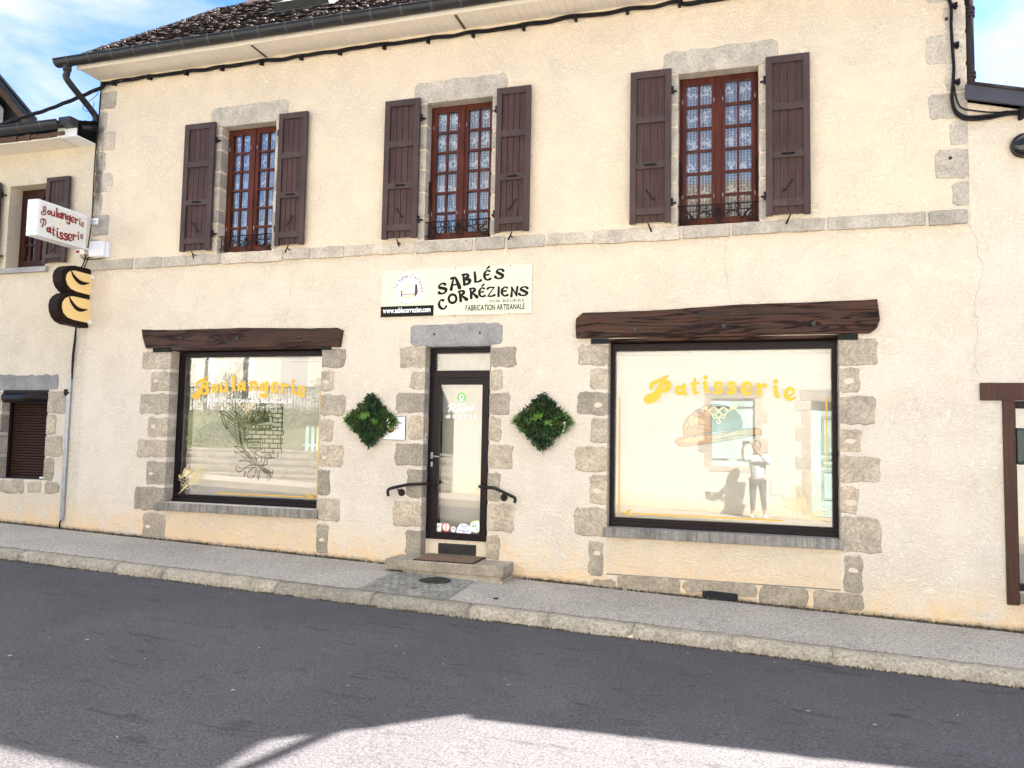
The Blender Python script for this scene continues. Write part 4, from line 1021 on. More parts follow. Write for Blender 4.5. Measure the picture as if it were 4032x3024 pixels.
ear(755, 960, 720, 640, 52, 10); ear(800, 800, 770, 690, 40, 5); ear(700, 600, 668, 300, 50, 10); ear(740, 560, 770, 320, 46, 8); ear(712, 262, 778, 150, 34, 5); ear(640, 360, 620, 270, 30, 4)
for p in ([(900, 1150), (850, 1060), (770, 960), (720, 700), (690, 560)], [(905, 1150), (870, 1040), (800, 940), (790, 800)], [(900, 1150), (830, 1060), (760, 970), (700, 640), (600, 540)], [(910, 1155), (890, 1060), (860, 985), (800, 900)], [(898, 1160), (800, 1050), (765, 980)], [(655, 140), (648, 230)], [(664, 130), (655, 240)]): line(p, 2.0)
for p in ([(880, 1120), (790, 1040), (690, 968)], [(690, 968), (760, 985), (870, 1080)], [(850, 1120), (760, 1060), (685, 1022)], [(685, 1022), (790, 1040), (880, 1125)], [(850, 1130), (790, 1100), (728, 1112), (800, 1112), (860, 1135)], [(680, 720), (620, 650), (555, 630), (560, 650), (640, 690), (680, 720)], [(560, 640), (580, 740), (625, 808), (600, 720), (572, 650)], [(900, 1010), (895, 1040), (945, 1070)], [(870, 980), (905, 1005), (960, 1000)]): line(p, 2.3)
for p in ([(900, 1150), (850, 1150), (760, 1180), (710, 1160), (706, 1190), (740, 1215), (800, 1180), (895, 1170)], [(890, 1170), (830, 1210), (815, 1260), (860, 1275), (890, 1230), (900, 1180)], [(910, 1140), (960, 1150), (985, 1100), (985, 1060), (1030, 1050), (1050, 1080), (1010, 1090), (1000, 1140), (950, 1160)], [(930, 1130), (905, 1100), (915, 1080), (945, 1075), (945, 1120)], [(790, 1210), (785, 1258), (800, 1215)], [(915, 1200), (920, 1300), (935, 1200)]): line(p, 2.6)
for k in range(9): line([(915+k*3, 1160), (1010+k*6, 1250-k*4+random.uniform(-8, 25))], 3.2, False)
line([(1060, 1205), (1045, 1250), (1018, 1300), (1000, 1260)], 2.4, False)
ink.build('oven_and_wheat_drawing', M['ink'], sw_l)
# bread picture on the right blind
M['crust'] = simple('printed_crust', (0.50, 0.26, 0.08), 0.7, var=.35, scale=14); M['crustdark'] = simple('printed_dark_crust', (0.10, 0.075, 0.06), 0.7, var=.3, scale=10)
M['crumb'] = simple('printed_crumb', (0.66, 0.42, 0.16), 0.7, var=.2, scale=30)
def ZB2(X, Y): return ZR(X, Y, YB)
pic = MB()
def poly(mb, pts, lift, conv=ZB2): mb.add([fb(*conv(*q), lift) for q in pts], [tuple(range(len(pts)))])
loaf = [(632, 800), (1098, 745), (1102, 700), (1080, 640), (1030, 590), (960, 558), (880, 548), (800, 562), (720, 605), (660, 660), (628, 720)]
poly(pic, loaf, 0); base = pic.build('loaf_picture', M['crustdark'], sw_r)
pic = MB(); poly(pic, [(632, 800), (760, 790), (855, 760), (840, 700), (790, 640), (720, 605), (660, 660), (628, 720)], .0003); poly(pic, [(770, 640), (800, 562), (838, 552), (842, 620), (835, 690)], .0003)
bag = [(560, 850), (580, 820), (700, 800), (900, 780), (1100, 748), (1215, 740), (1252, 760), (1250, 790), (1120, 815), (850, 860), (640, 888), (590, 880)]
poly(pic, bag, .0006); pic.build('crust_picture', M['crust'], sw_r)
pic = MB(); poly(pic, [(640, 740), (690, 640), (760, 640), (840, 720), (740, 700)], .0008); poly(pic, [(600, 842), (680, 815), (860, 800), (840, 830), (650, 860)], .0009); poly(pic, [(860, 820), (1000, 775), (1100, 765), (1000, 805)], .0009); pic.build('crumb_picture', M['crumb'], sw_r)
pic = MB()
for p in (loaf+[loaf[0]], bag+[bag[0]], [(700, 640), (760, 650), (840, 725)], [(655, 750), (680, 690), (672, 740), (690, 735)], [(760, 660), (800, 600), (842, 572)], [(700, 820), (730, 800)], [(930, 800), (980, 770)], [(1060, 780), (1110, 750)], [(1000, 590), (1060, 660), (1080, 740)], [(690, 735), (830, 760), (850, 745)], [(880, 830), (1050, 800), (1250, 795)]): ribbon(pic, [(*ZB2(*q), .0035) for q in p], onwall(YB-.0012), smooth=False)
pic.build('bread_outline', M['ink'], sw_r)
# ------------------------------------------------------------------ door
Zd = lambda X, Y, y=.2: P(1, 1, X, Y, y)
dx0, dx1 = DO[0], DO[2]; zb = .462; ztr = P(1, 1, 780, 745, .17)[1]; zlt = P(1, 1, 780, 790, .17)[1]; zgb = P(1, 2, 760, 135, .19)[1]; zgt = P(1, 1, 780, 823, .19)[1]
f = MB()
f.box(dx0+.003, dx0+.06, .155, .235, zb, DO[3]-.014); f.box(dx1-.06, dx1-.003, .155, .235, zb, DO[3]-.014); f.box(dx0+.06, dx1-.06, .156, .235, DO[3]-.075, DO[3]-.014); f.box(dx0+.06, dx1-.06, .156, .235, zlt+.003, ztr+.005)
f.box(dx0+.06, dx0+.068, .175, .235, ztr+.005, DO[3]-.075)
f.build('door_frame', M['alu'], house)
f = MB(); a0, a1 = dx0+.066, dx1-.064
f.box(a0, a0+.085, .140, .22, zb+.004, zlt, .004); f.box(a1-.085, a1, .140, .22, zb+.004, zlt, .004); f.box(a0+.085, a1-.085, .141, .22, zlt-.085, zlt-.001, .004); f.box(a0+.085, a1-.085, .141, .22, zb+.005, zgb, .004)
f.box((a0+a1)/2-.03, (a0+a1)/2+.01, .136, .142, zb+.075, zb+.085)
door = f.build('door', M['alu'], house)
g = MB(); g.box(a0+.08, a1-.08, .172, .180, zgb-.005, zlt-.08); g.build('glass', M['shopglass'], door)
g = MB(); g.box(dx0+.058, dx1-.058, .195, .203, ztr, DO[3]-.07); g.build('transom_glass', M['shopglass'], house)
bl = MB(); bl.box(a0+.05, a1-.05, .36, .365, zgb-.02, zlt-.05); bl.build('door_blind', M['blind'], door)
bl = MB(); bl.box(dx0+.058, dx1-.058, .345, .35, ztr, DO[3]-.07)
bl.build('transom_blind', M['plaster'], house)
h = MB(); hx, hz = P(1, 1, 588, 1295, .14); h.box(hx-.014, hx+.014, .128, .14, hz-.035, hz+.045, .004); h.tube([(hx, .13, hz), (hx, .085, hz), (hx+.13, .082, hz-.008)], .009, 8); h.box(hx-.013, hx+.013, .130, .14, hz-.135, hz-.075, .003)
h.build('handle', M['galv'], door)
Y2 = .1705; od = onwall(Y2)
zd = lambda X, Y: P(1, 1, X, Y, Y2); zd2 = lambda X, Y: P(1, 2, X, Y, Y2)
s = MB(); x, z = zd(778, 915); s.disc(x, z, .062, Y2); st = s.build('round_sticker', M['green'], door); st['label'] = 'round green sticker'
s = MB(); s.disc(x, z, .034, Y2-.0006); 
for k in range(40): a = R(9*k); s.disc(x+.052*math.cos(a), z+.052*math.sin(a), .0035, Y2-.0006, 5)
s.box(x-.03, x+.03, Y2-.0008, Y2-.0003, z-.05, z-.038); s.build('sticker_print', M['wvinyl'], st)
s = MB(); s.add([od(x+q[0]*.022, z+q[1]*.022, .0012) for q in ((0, 1), (.6, .7), (.9, .2), (.7, -.8), (0, -.9), (-.6, -.7), (-.5, 0), (-1, .5), (-.4, .6))], [tuple(range(9))]); s.build('sticker_emblem', M['green'], st)
s = MB()
# Raynal in brush letters
def cursive(mb, pts, w_=.007): ribbon(mb, [(*zd(*q[:2]), w_*(q[2] if len(q) > 2 else 1)) for q in pts], od)
cursive(s, [(712, 970), (705, 990), (695, 1010, .7)], .009); cursive(s, [(690, 980, .6), (705, 964), (735, 962), (738, 978), (712, 988), (728, 998), (748, 1008, .6)], .009)
cursive(s, [(768, 985), (752, 988), (755, 1003), (770, 998), (775, 984), (775, 1003, .7)]); cursive(s, [(782, 985), (784, 998), (797, 996), (802, 982), (800, 1005), (790, 1018, .6)]); cursive(s, [(808, 998), (811, 982), (822, 980), (824, 997, .7)]); cursive(s, [(840, 980), (828, 984), (830, 997), (843, 992), (846, 978), (848, 994, .7)]); cursive(s, [(858, 955, .7), (854, 975), (856, 990, .7)])
cursive(s, [(718, 1012, .4), (760, 1008), (850, 996, .5)], .005)
x0, z0 = zd(748, 975); x1, _ = zd(805, 972); text_line(s, 'daniel', lambda u, v, l: (u, Y2-l, v+(u-x0)*.14), x0, z0, .036, width=x1-x0, bold=.02, shear=.3)
x0, z0 = zd(675, 1050); x1, _ = zd(872, 1050); text_line(s, 'tél: 05 55 27 51 21', od, x0, z0, .048, width=x1-x0, bold=.022)
s.build('white_lettering', M['wvinyl'], door)
Zs = lambda X, Y: on_y(1660+X/6.913, 2020+Y/6.913, Y2)
def rnd_sticker(pts, m): q = MB(); q.add([od(*Zs(*p), 0) for p in pts], [tuple(range(len(pts)))]); return q.build('sticker', m, door)
def cpts(cx, cy, rx, ry, a0=0, a1=360, n=28): return [(cx+rx*math.cos(R(a0+(a1-a0)*k/n)), cy+ry*math.sin(R(a0+(a1-a0)*k/n))) for k in range(n)]
def rev(p): return list(reversed(p))
s1 = rnd_sticker(rev([(385, 270), (545, 280), (530, 505), (350, 498), (355, 310)]), M['wvinyl']); s1['label'] = 'white dog sticker'
q = MB()
for p in ([(392, 372), (415, 380), (425, 365), (430, 385), (412, 400), (405, 430), (395, 428), (398, 400), (385, 385)], [(440, 385), (465, 345), (475, 335), (490, 352), (470, 380), (455, 392)]): q.add([od(*Zs(*a), .0008) for a in rev(p)], [tuple(range(len(p)))])
q.build('dog_print', M['ink'], s1)
q = MB(); a = Zs(370, 478); b = Zs(520, 478); text_line(q, 'je reste dehors', lambda u, v, l: (u, Y2-.0008, v), a[0], a[1], .006, width=b[0]-a[0]); q.build('red_text', M['redp'], s1)
s2 = rnd_sticker(rev(cpts(667, 388, 118, 130)), M['redp']); s2['label'] = 'round red and white sticker'
q = MB(); q.add([od(*Zs(*a), .0006) for a in rev(cpts(667, 388, 88, 98))], [tuple(range(28))]); q.build('white_disc', M['wvinyl'], s2)
q = MB(); q.add([od(*Zs(*a), .0012) for a in rev([(660, 285), (686, 285), (668, 500), (645, 500)])], [(0, 1, 2, 3)]); q.build('red_bar', M['redp'], s2)
q = MB()
for k in range(14):
    a = R(200+k*11); X, Y = 667+102*math.cos(a), 388+113*math.sin(a); q.add([od(*Zs(*p), .0012) for p in rev(cpts(X, Y, 6, 8, n=5))], [tuple(range(5))])
q.build('ring_print', M['wvinyl'], s2)
s3 = rnd_sticker(rev(cpts(865, 442, 80, 92)), M['wvinyl']); s3['label'] = 'small round blue sticker'
q = MB(); ribbon(q, [(*Zs(865+72*math.cos(R(a)), 442+82*math.sin(R(a))), .0022) for a in range(0, 360, 20)], onwall(Y2-.0006), closed=True, smooth=False); q.build('black_ring', M['ink'], s3)
q = MB(); q.add([od(*Zs(*a), .0008) for a in rev([(825, 408), (912, 430), (910, 452), (828, 436)])], [(0, 1, 2, 3)]); q.build('blue_print', M['blue'], s3)
s4 = rnd_sticker(rev([(945, 535), (950, 480), (985, 380), (1050, 300), (1110, 282), (1190, 285), (1230, 320), (1275, 332), (1330, 400), (1358, 470), (1352, 545), (1310, 562)]), M['wvinyl']); s4['label'] = 'white video surveillance sticker'
q = MB()
for t_, X0, X1, Y, m__ in (('MAGASIN', 1068, 1250, 362, 0), ('SOUS', 1102, 1212, 418, 0), ('SURVEILLANCE', 1002, 1305, 480, 1), ('VIDEO', 1092, 1212, 532, 0)):
    a = Zs(X0, Y); b = Zs(X1, Y); text_line(q, t_, lambda u, v, l: (u, Y2-.0008, v-(u-a[0])*.04), a[0], a[1], .0175, width=b[0]-a[0], bold=.012)
q.build('blue_text', M['blue'], s4)
s5 = rnd_sticker(rev(cpts(1478, 360, 160, 180)), M['lime']); s5['label'] = 'round lime green clover sticker'
q = MB(); q.add([od(*Zs(*a), .0006) for a in rev([(1560, 205), (1590, 360), (1570, 480), (1520, 535), (1440, 535), (1360, 480), (1325, 400), (1320, 310), (1360, 250), (1450, 220)])], [tuple(range(10))]); q.build('white_leaf', M['wvinyl'], s5)
q = MB()
for X, Y, r_ in ((1405, 360, 30), (1468, 345, 24), (1418, 295, 16)): q.add([od(*Zs(*a), .0012) for a in rev(cpts(X, Y, r_, r_*1.1, n=12))], [tuple(range(12))])
q.build('clover', M['green'], s5)
q = MB(); q.add([od(*Zs(*a), .0012) for a in rev([(1480, 445), (1540, 450), (1540, 465), (1480, 460)])], [(0, 1, 2, 3)]); q.build('blue_print', M['blue'], s5)
# tiled riser with iron grate
t_ = MB(); t_.box(dx0+.004, dx1-.004, .16, .18, .20, .452); t_.box(dx0+.004, dx1-.004, .145, .2, .452, .462, .002); tr_ = t_.build('tiled_riser', M['tileface'], house)
t_ = MB()
for X in (650, 1268): x, _ = on_y(1660+X/6.913, 2020+840/6.913, .16); t_.box(x-.0025, x+.0025, .158, .161, .26, .452)
t_.build('tile_joints', M['joint'], tr_)
gx0, gz1 = on_y(1660+450/6.913, 2020+885/6.913, .15); gx1, _ = on_y(1660+1478/6.913, 2020+945/6.913, .15)
g = MB(); g.box(gx0, gx1, .150, .160, .285, .418); gr = g.build('vent_grate', M['cast'], house)
g = MB(); n = 17
for k in range(n):
    x = gx0+(gx1-gx0)*(k+.9)/(n+.8); pts = [(x+.008*math.cos(R(a)), (.395 if a < 180 else .305)+.008*math.sin(R(a))) for a in list(range(0, 181, 45))+list(range(180, 361, 45))]
    g.add([(p[0], .1485, p[1]) for p in pts], [tuple(range(len(pts)))])
g.build('grate_slots', M['dark'], gr)
# doorbell in the reveal
d = MB(); d.box(dx0+.006, dx0+.016, .055, .10, 1.69, 1.78, .003); bell = d.build('doorbell', M['pvc'], house)
d = MB(); d.box(dx0+.016, dx0+.019, .068, .088, 1.71, 1.755, .001); d.build('bell_button', M['soffitgap'], bell)
# doorstep
stp = thing('doorstep', 'worn granite doorstep slab in front of the narrow glass door', 'step', (-3.4, -.2, .1))
mb = MB()
def rbox(mb, x0, x1, y0, y1, z0, z1, j, skew=0.0):
    n = 14; rows = []
    mb.box(x0, x1, y0, y1, z0, z1, j)
mb.rnd = .5; mb.box(-4.15, -2.66, -.40, .16, .148, .272, .014); mb.build('slab', M['stone'], stp)
mb = MB(); mb.rnd = .9; mb.box(-3.93, -2.70, -.375, .01, -.02, .149, .015); mb.box(-3.6, -2.67, -.385, 0, -.02, .11, .015); mb.build('footing', M['stone_pale'], stp)
dm = thing('doormat', 'brown patterned coir doormat with black rubber edge lying on the doorstep', 'doormat', (-3.45, -.12, .272))
mb = MB(); a = [(-3.80, -.375), (-3.03, -.375), (-3.05, .135), (-3.83, .135)]
def flat(mb, pts, z0, z1):
    n = len(pts); mb.add([(p[0], p[1], z0) for p in pts]+[(p[0], p[1], z1) for p in pts], [tuple(reversed(range(n))), tuple(range(n, 2*n))]+[(k, (k+1) % n, (k+1) % n+n, k+n) for k in range(n)])
flat(mb, a, .272, .281); mb.build('rubber_border', M['rubber'], dm)
mb = MB(); flat(mb, [(-3.785, -.35), (-3.05, -.35), (-3.07, .118), (-3.81, .118)], .281, .288); mb.build('coir_pile', M['coir'], dm)
# handrails
for nm, pts, base, foot, lab in (('handrail', [(1, 1, 305, 1558), (1, 1, 302, 1520), (1, 1, 330, 1503), (1, 1, 435, 1480), (1, 1, 545, 1476)], (392, 1532), (545, 1500), 'short dark brown tubular handrail left of the glass door'), ('handrail', [(1, 1, 1122, 1600), (1, 1, 1125, 1570), (1, 1, 1095, 1552), (1, 1, 990, 1502), (1, 1, 905, 1495)], (1055, 1565), (935, 1510), 'short dark brown tubular handrail right of the glass door')):
    pp = [P(*q, y=-.085) for q in pts]; hr = thing(nm, lab, 'handrail', (pp[2][0], 0, pp[2][1]), group='handrails beside the shop door')
    mb = MB(); path = [(p[0], -.085, p[1]) for p in pp]; sgn = 1 if pp[0][0] < -3.5 else -1
    path.append((path[-1][0]+sgn*.03, -.05, path[-1][2])); path.append((path[-1][0]+sgn*.01, .12, path[-1][2]))
    pth = path[:1]+cat(path[:4], 5)[1:]+path[4:]; mb.tube(pth, .019, 10); mb.build('tube', M['rail'], hr)
    bx, bz = P(1, 1, *base, y=0); mb = MB(); mb.tube([(bx, -.012, bz), (bx, 0, bz)], .046, 18); mb.tube(cat([(bx, -.01, bz), (bx, -.06, bz), (bx-sgn*.02, -.083, bz+.05)], 4), .009, 8)
    for k in range(3): mb.ball((bx+.032*math.cos(k*2.1), -.013, bz+.032*math.sin(k*2.1)), .007, 6, 4)
    mb.build('bracket', M['rail'], hr)
# ------------------------------------------------------------------ roof, soffit, gutter
SLP = .79; YE = -.47; ZE = 7.085
def zr(y): return ZE+SLP*(y-YE)
mb = MB(); RX0, RX1 = -9.33, 2.27
yr = 4.0
mb.add([(RX0, YE, zr(YE)-.02), (RX1, YE, zr(YE)-.02), (RX1, yr, zr(yr)-.02), (RX0, yr, zr(yr)-.02), (RX0, YE, zr(YE)-.10), (RX1, YE, zr(YE)-.10), (RX1, yr, zr(yr)-.12), (RX0, yr, zr(yr)-.12), (RX0, 8.45, zr(YE)-.02), (RX1, 8.45, zr(YE)-.02), (RX0, 8.45, zr(YE)-.1), (RX1, 8.45, zr(YE)-.1)],
       [(0, 1, 2, 3), (4, 7, 6, 5), (0, 4, 5, 1), (3, 2, 9, 8), (7, 10, 11, 6), (8, 9, 11, 10), (0, 3, 7, 4), (3, 8, 10, 7), (1, 5, 6, 2), (2, 6, 11, 9)])
roof = mb.build('roof', M['tiles'], house)
def roof_hit(px, py):
    d = ray(px, py); # z = ZE+SLP*(y-YE)
    t = (ZE+SLP*(-9-YE)-CAMZ)/(d.z-SLP*d.y); return (t*d.x, t*d.y-9)
sk = [roof_hit(*q) for q in ((1090, 50), (1290, 22))]
sx0, sx1 = sk[0][0], sk[1][0]; sy0 = (sk[0][1]+sk[1][1])/2
mb = MB(); cs_ = math.sqrt(1+SLP*SLP); nrow = 30; expo = 3.3/nrow
rv = Vector((0, 1, SLP)).normalized(); nv = Vector((0, -SLP, 1)).normalized()
for r_ in range(nrow):
    y = YE-.03+r_*expo; x = RX0+random.uniform(-.12, 0)
    while x < 0.5:
        w_ = random.uniform(.13, .19); e = min(x+w_, .6)
        if sx0-.04 < (x+e)/2 < sx1+.04 and sy0-.08 < y+.05 < sy0+.95: x = e; continue
        mb.rnd = random.random()**1.3; o = Vector((x+.003, y+random.uniform(-.012, .012), zr(y)+.0)); wv = Vector((e-x-.006, 0, random.uniform(-.004, .004)))
        up = rv*(expo*cs_+.06); th = nv*.010; lift = nv*(.018+random.uniform(0, .012))
        a = o+lift; b = o+wv+lift; c = o+wv+up; d = o+up
        ch = random.uniform(0, .012)
        a2 = a+rv*ch
        mb.add([a2, b, c, d, a2-th, b-th, c-th, d-th], [(0, 1, 2, 3), (0, 4, 5, 1), (0, 3, 7, 4), (1, 5, 6, 2)])
        x = e
mb.build('roof_tiles', M['tiles'], roof)
mb = MB()
for k in range(900):
    x = random.uniform(RX0, 0); y = random.uniform(YE, 2.6)
    if random.random() < .25: x = RX0+abs(random.gauss(0, .1))
    if sx0-.05 < x < sx1+.05 and sy0-.02 < y < sy0+.95: continue
    mb.rnd = random.random(); s_ = random.uniform(.012, .034); zc = zr(y)+.02
    mb.ball((x, y, zc), s_, 6, 4, (random.uniform(.9, 2.4), .9, .55))
o = mb.build('moss_clumps', M['moss'], roof); o['kind'] = 'stuff'
# skylight
if True:
    sl_ = 1.0/cs_
    o0 = Vector(((sx0+sx1)/2, sy0, zr(sy0))); hw = (sx1-sx0)/2
    def SKP(u, v, h): return Vector((o0.x+u, o0.y, o0.z))+rv*v+nv*h
    def skb(mb, u0, u1, v0, v1, h0, h1): mb.add([SKP(u, v, h) for (u, v, h) in ((u0, v0, h0), (u1, v0, h0), (u1, v1, h0), (u0, v1, h0), (u0, v0, h1), (u1, v0, h1), (u1, v1, h1), (u0, v1, h1))], [(0, 3, 2, 1), (4, 5, 6, 7), (0, 1, 5, 4), (1, 2, 6, 5), (2, 3, 7, 6), (3, 0, 4, 7)])
    mb = MB(); skb(mb, -hw, hw, 0, .07, -.02, .14); skb(mb, -hw, -hw+.06, .07, 1.1, -.02, .13); skb(mb, hw-.06, hw, .07, 1.1, -.02, .13); skb(mb, -hw, hw, 1.1, 1.17, -.02, .14); skb(mb, -hw-.06, hw+.08, -.16, -.001, .01, .03)
    mb.build('skylight', M['cast'], roof); mb = MB(); skb(mb, -hw+.06, hw-.06, .07, 1.1, .10, .12); mb.build('skylight_pane', M['white'], roof)
# soffit
ZS = 6.962
mb = MB(); x = -9.27
while x < 2.26: mb.box(x+.002, min(x+.098, 2.26), -.362, 0.02, ZS, ZS+.02); x += .1
mb.build('soffit', M['pvc'], house)
mb = MB(); mb.box(-9.27, 2.26, -.36, .02, ZS+.008, ZS+.03); mb.box(-9.285, 2.265, -.40, -.364, ZS-.012, ZS+.13, .003); mb.build('fascia_board', M['pvc'], house)
mb = MB()
for X in (-6.38, -3.44): mb.box(X-.018, X+.018, -.355, 0.0, ZS-.004, ZS+.001)
build_split(mb, 'soffit_joint', M['soffitgap'], house)
# gutter
def gutter(x0, x1, yc, zc, r, parent, band=.40, left_cap=True, right_cap=True):
    mb = MB(); out = [(yc+r*math.cos(R(a)), zc+r*math.sin(R(a))) for a in range(180, 361, 15)]; inn = [(yc+(r-.004)*math.cos(R(a)), zc+(r-.004)*math.sin(R(a))) for a in range(360, 179, -15)]
    prof = out+inn; n = len(prof); mb.smooth = True
    mb.add([(x0, p[0], p[1]) for p in prof]+[(x1, p[0], p[1]) for p in prof], [(k, k+n, (k+1) % n+n, (k+1) % n) for k in range(n)]); mb.smooth = False
    for X, c in ((x0, left_cap), (x1, right_cap)):
        if c: m = len(out); mb.add([(X, p[0], p[1]) for p in out], [tuple(range(m))])
    mb.tube([(x0, yc-r, zc+.004), (x1, yc-r, zc+.004)], .011, 8)
    g = mb.build('gutter', M['gutter'], parent)
    x = x0+.25
    while x < x1:
        b = MB()
        b.smooth = True; o = [(yc+(r+.004)*math.cos(R(a)), zc+(r+.004)*math.sin(R(a))) for a in range(178, 300, 12)]; m = len(o)
        b.add([(x-.012, p[0], p[1]) for p in o]+[(x+.012, p[0], p[1]) for p in o], [(k, k+m, k+1+m, k+1) for k in range(m-1)]); b.smooth = False
        b.tube([(x, yc-r, zc-.01), (x, yc-r+.003, zc+.016)], .014, 6); x += band*random.uniform(.95, 1.05)
        b.build('gutter_bracket', M['band'], g)
    return g
gutter(-9.55, 2.50, -.49, 7.055, .085, house)
# left downpipe
mb = MB(); r = .045
pth = [(-9.36, -.49, 6.985), (-9.36, -.49, 6.86), (-9.355, -.47, 6.76), (-9.34, -.05, 6.50), (-9.33, .03, 6.40), (-9.33, .04, 6.20)]
pth = [Vector(p) for p in pth]
mb.tube(cat([tuple(p) for p in pth], 6), r, 14); mb.tube([(-9.36, -.49, 6.99), (-9.36, -.49, 6.90)], r+.012, 14); mb.tube([(-9.37, -.2, 6.19), (-9.33, .0, 6.24), (-9.33, .04, 6.3)], r+.004, 12)
mb.build('downpipe', M['gutter'], house)
# right downpipe
xr_, _ = P(2, 0, 1855, 300, .10)
mb = MB(); zz0 = 5.42; top = P(2, 0, 1845, 90, .10)[1]; low = P(2, 0, 1858, 480, .10)[1]
mb.tube([(xr_, .10, zz0), (xr_, .10, 6.55)], .050, 16)
for z in (top, top-.035, low, low-.04): mb.tube([(xr_, .10, z-.012), (xr_, .10, z+.012)], .062, 16)
mb.tube(cat([(xr_, .10, 6.5), (xr_, .09, 6.62), (xr_+.02, -.36, 6.86), (xr_+.03, -.48, 6.98)], 5), .052, 14)
mb.tube([(xr_, .10, top+.01), (xr_-.16, .02, top+.005)], .007, 6)
mb.build('downpipe', M['pipe_grey'], house)
mb = MB(); mb.tube([(xr_, .10, top+.03), (xr_, .10, 6.45)], .064, 16); mb.build('pipe_sleeve', M['pipe_grey'], house)
# ------------------------------------------------------------------ cables
def bundle(mb, pts, n=3, r=.014, spread=.016, tw=5.0):
    base = cat([tuple(p) for p in pts], 8)
    for s in range(n):
        q = []
        acc = 0
        for k, p in enumerate(base):
            if k: acc += math.dist(p, base[k-1])
            a = acc*tw+s*6.283/n; nsx = .5+.5*noise.noise(Vector((acc*1.3, s*7.7, 0)))
            q.append((p[0], p[1]+spread*math.cos(a)*.6, p[2]+spread*(math.sin(a))*(.6+nsx)))
        mb.tube(q, r, 6)
cp = [(0, 0, 655, 543), (0, 0, 730, 533), (0, 0, 850, 513), (0, 0, 965, 495), (0, 0, 1080, 484), (0, 0, 1203, 462), (0, 0, 1320, 452), (0, 0, 1435, 432), (0, 0, 1565, 418), (0, 0, 1690, 395), (0, 0, 1820, 385), (0, 0, 1948, 362), (0, 0, 2212, 327), (1, 0, 135, 305), (1, 0, 275, 287), (1, 0, 420, 272), (1, 0, 560, 247), (1, 0, 700, 235), (1, 0, 850, 207), (1, 0, 1020, 190), (1, 0, 1180, 160), (1, 0, 1350, 138), (1, 0, 1518, 102), (1, 0, 1690, 92), (1, 0, 1855, 58), (1, 0, 2030, 42), (1, 0, 2188, 5)]
pp = [P(*q, y=-.04) for q in cp]; pts = [(p[0], -.04, p[1]) for p in pp]
pts += [(-.6, -.04, 6.86), (.3, -.04, 6.88), (1.2, -.04, 6.86), (1.85, -.04, 6.84), (1.99, -.04, 6.72)]
rp = [(2, 0, 1735, 20), (2, 0, 1740, 180), (2, 0, 1750, 330), (2, 0, 1757, 450), (2, 0, 1750, 560), (2, 0, 1745, 640), (2, 0, 1765, 715), (2, 0, 1815, 760), (2, 0, 1880, 768), (2, 0, 1985, 755), (2, 0, 2100, 733), (2, 0, 2212, 727)]
pr_ = [P(*q, y=-.045) for q in rp]
cab = thing('cable_bundle', 'black twisted cable bundle clipped under the eaves and down the right stone corner', 'cable', (-3.5, 0, 6.8))
mb = MB(); bundle(mb, pts+[(p[0], -.045, p[1]) for p in pr_]+[(4.2, -.045, pr_[-1][1])], 3); 
th = [(2, 0, 1760, 560), (2, 0, 1775, 640), (2, 0, 1810, 700), (2, 0, 1900, 718), (2, 0, 2000, 727), (2, 0, 2100, 725), (2, 0, 2212, 715)]
mb.tube(cat([(P(*q, y=-.03)[0], -.03, P(*q, y=-.03)[1]) for q in th], 6), .008, 6); mb.build('cables', M['rubber'], cab)
mb = MB()
for q in ((0, 0, 737, 535), (0, 0, 968, 497), (0, 0, 1205, 468), (0, 0, 1437, 438), (0, 0, 1692, 402), (0, 0, 1950, 368), (0, 0, 2200, 335), (1, 0, 275, 298), (1, 0, 560, 258), (1, 0, 852, 218), (1, 0, 1180, 175), (1, 0, 1518, 115), (1, 0, 1853, 68), (1, 0, 2190, 20)):
    x, z = P(*q, y=-.05); mb.box(x-.016, x+.016, -.075, .0, z-.035, z+.030, .006); mb.tube([(x, -.02, z-.02), (x, -.08, z-.05)], .012, 6)
for q in ((2, 0, 1765, 32), (2, 0, 1775, 288), (2, 0, 1782, 527)):
    x, z = P(*q, y=-.05); mb.box(x-.035, x+.02, -.075, 0, z-.014, z+.014, .005); mb.box(x, x+.025, -.06, 0, z-.03, z+.03, .005)
x, z = P(2, 0, 2195, 733, -.05); mb.box(x-.02, x+.02, -.09, 0, z-.06, z+.06, .005)
build_split(mb, 'clip', M['rubber'], cab)
# overhead cable leaving to the left
a = P(0, 0, 640, 575, -.05); b = P(0, 0, 0, 812, -.45)
av = Vector((a[0], -.05, a[1])); bv = Vector((b[0], -.45, b[1])); far = bv+(bv-av)*3.0
mb = MB(); mid = (av+bv)/2+Vector((0, 0, -.03)); bundle(mb, [av+Vector((.08, 0, .06)), av, mid, bv, bv+(bv-av)*1.5+Vector((0, 0, -.05)), far], 3, .016, .014, 9)
oc = tag(mb.build('overhead_cable', M['rubber']), 'thick black aerial cable crossing the sky left of the house corner', 'cable')
mb = MB(); q = [P(0, 0, X, Y, -.1) for X, Y in ((640, 600), (600, 640), (545, 680), (540, 708), (570, 720), (605, 695), (608, 660))]
mb.tube(cat([(p[0], -.1, p[1]) for p in q], 5), .005, 5); M['bluewire'] = simple('blue_wire', (.05, .05, .25), .5)
tag(mb.build('loose_wire', M['bluewire']), 'thin blue wire hanging in a loop beside the left downpipe', 'wire')
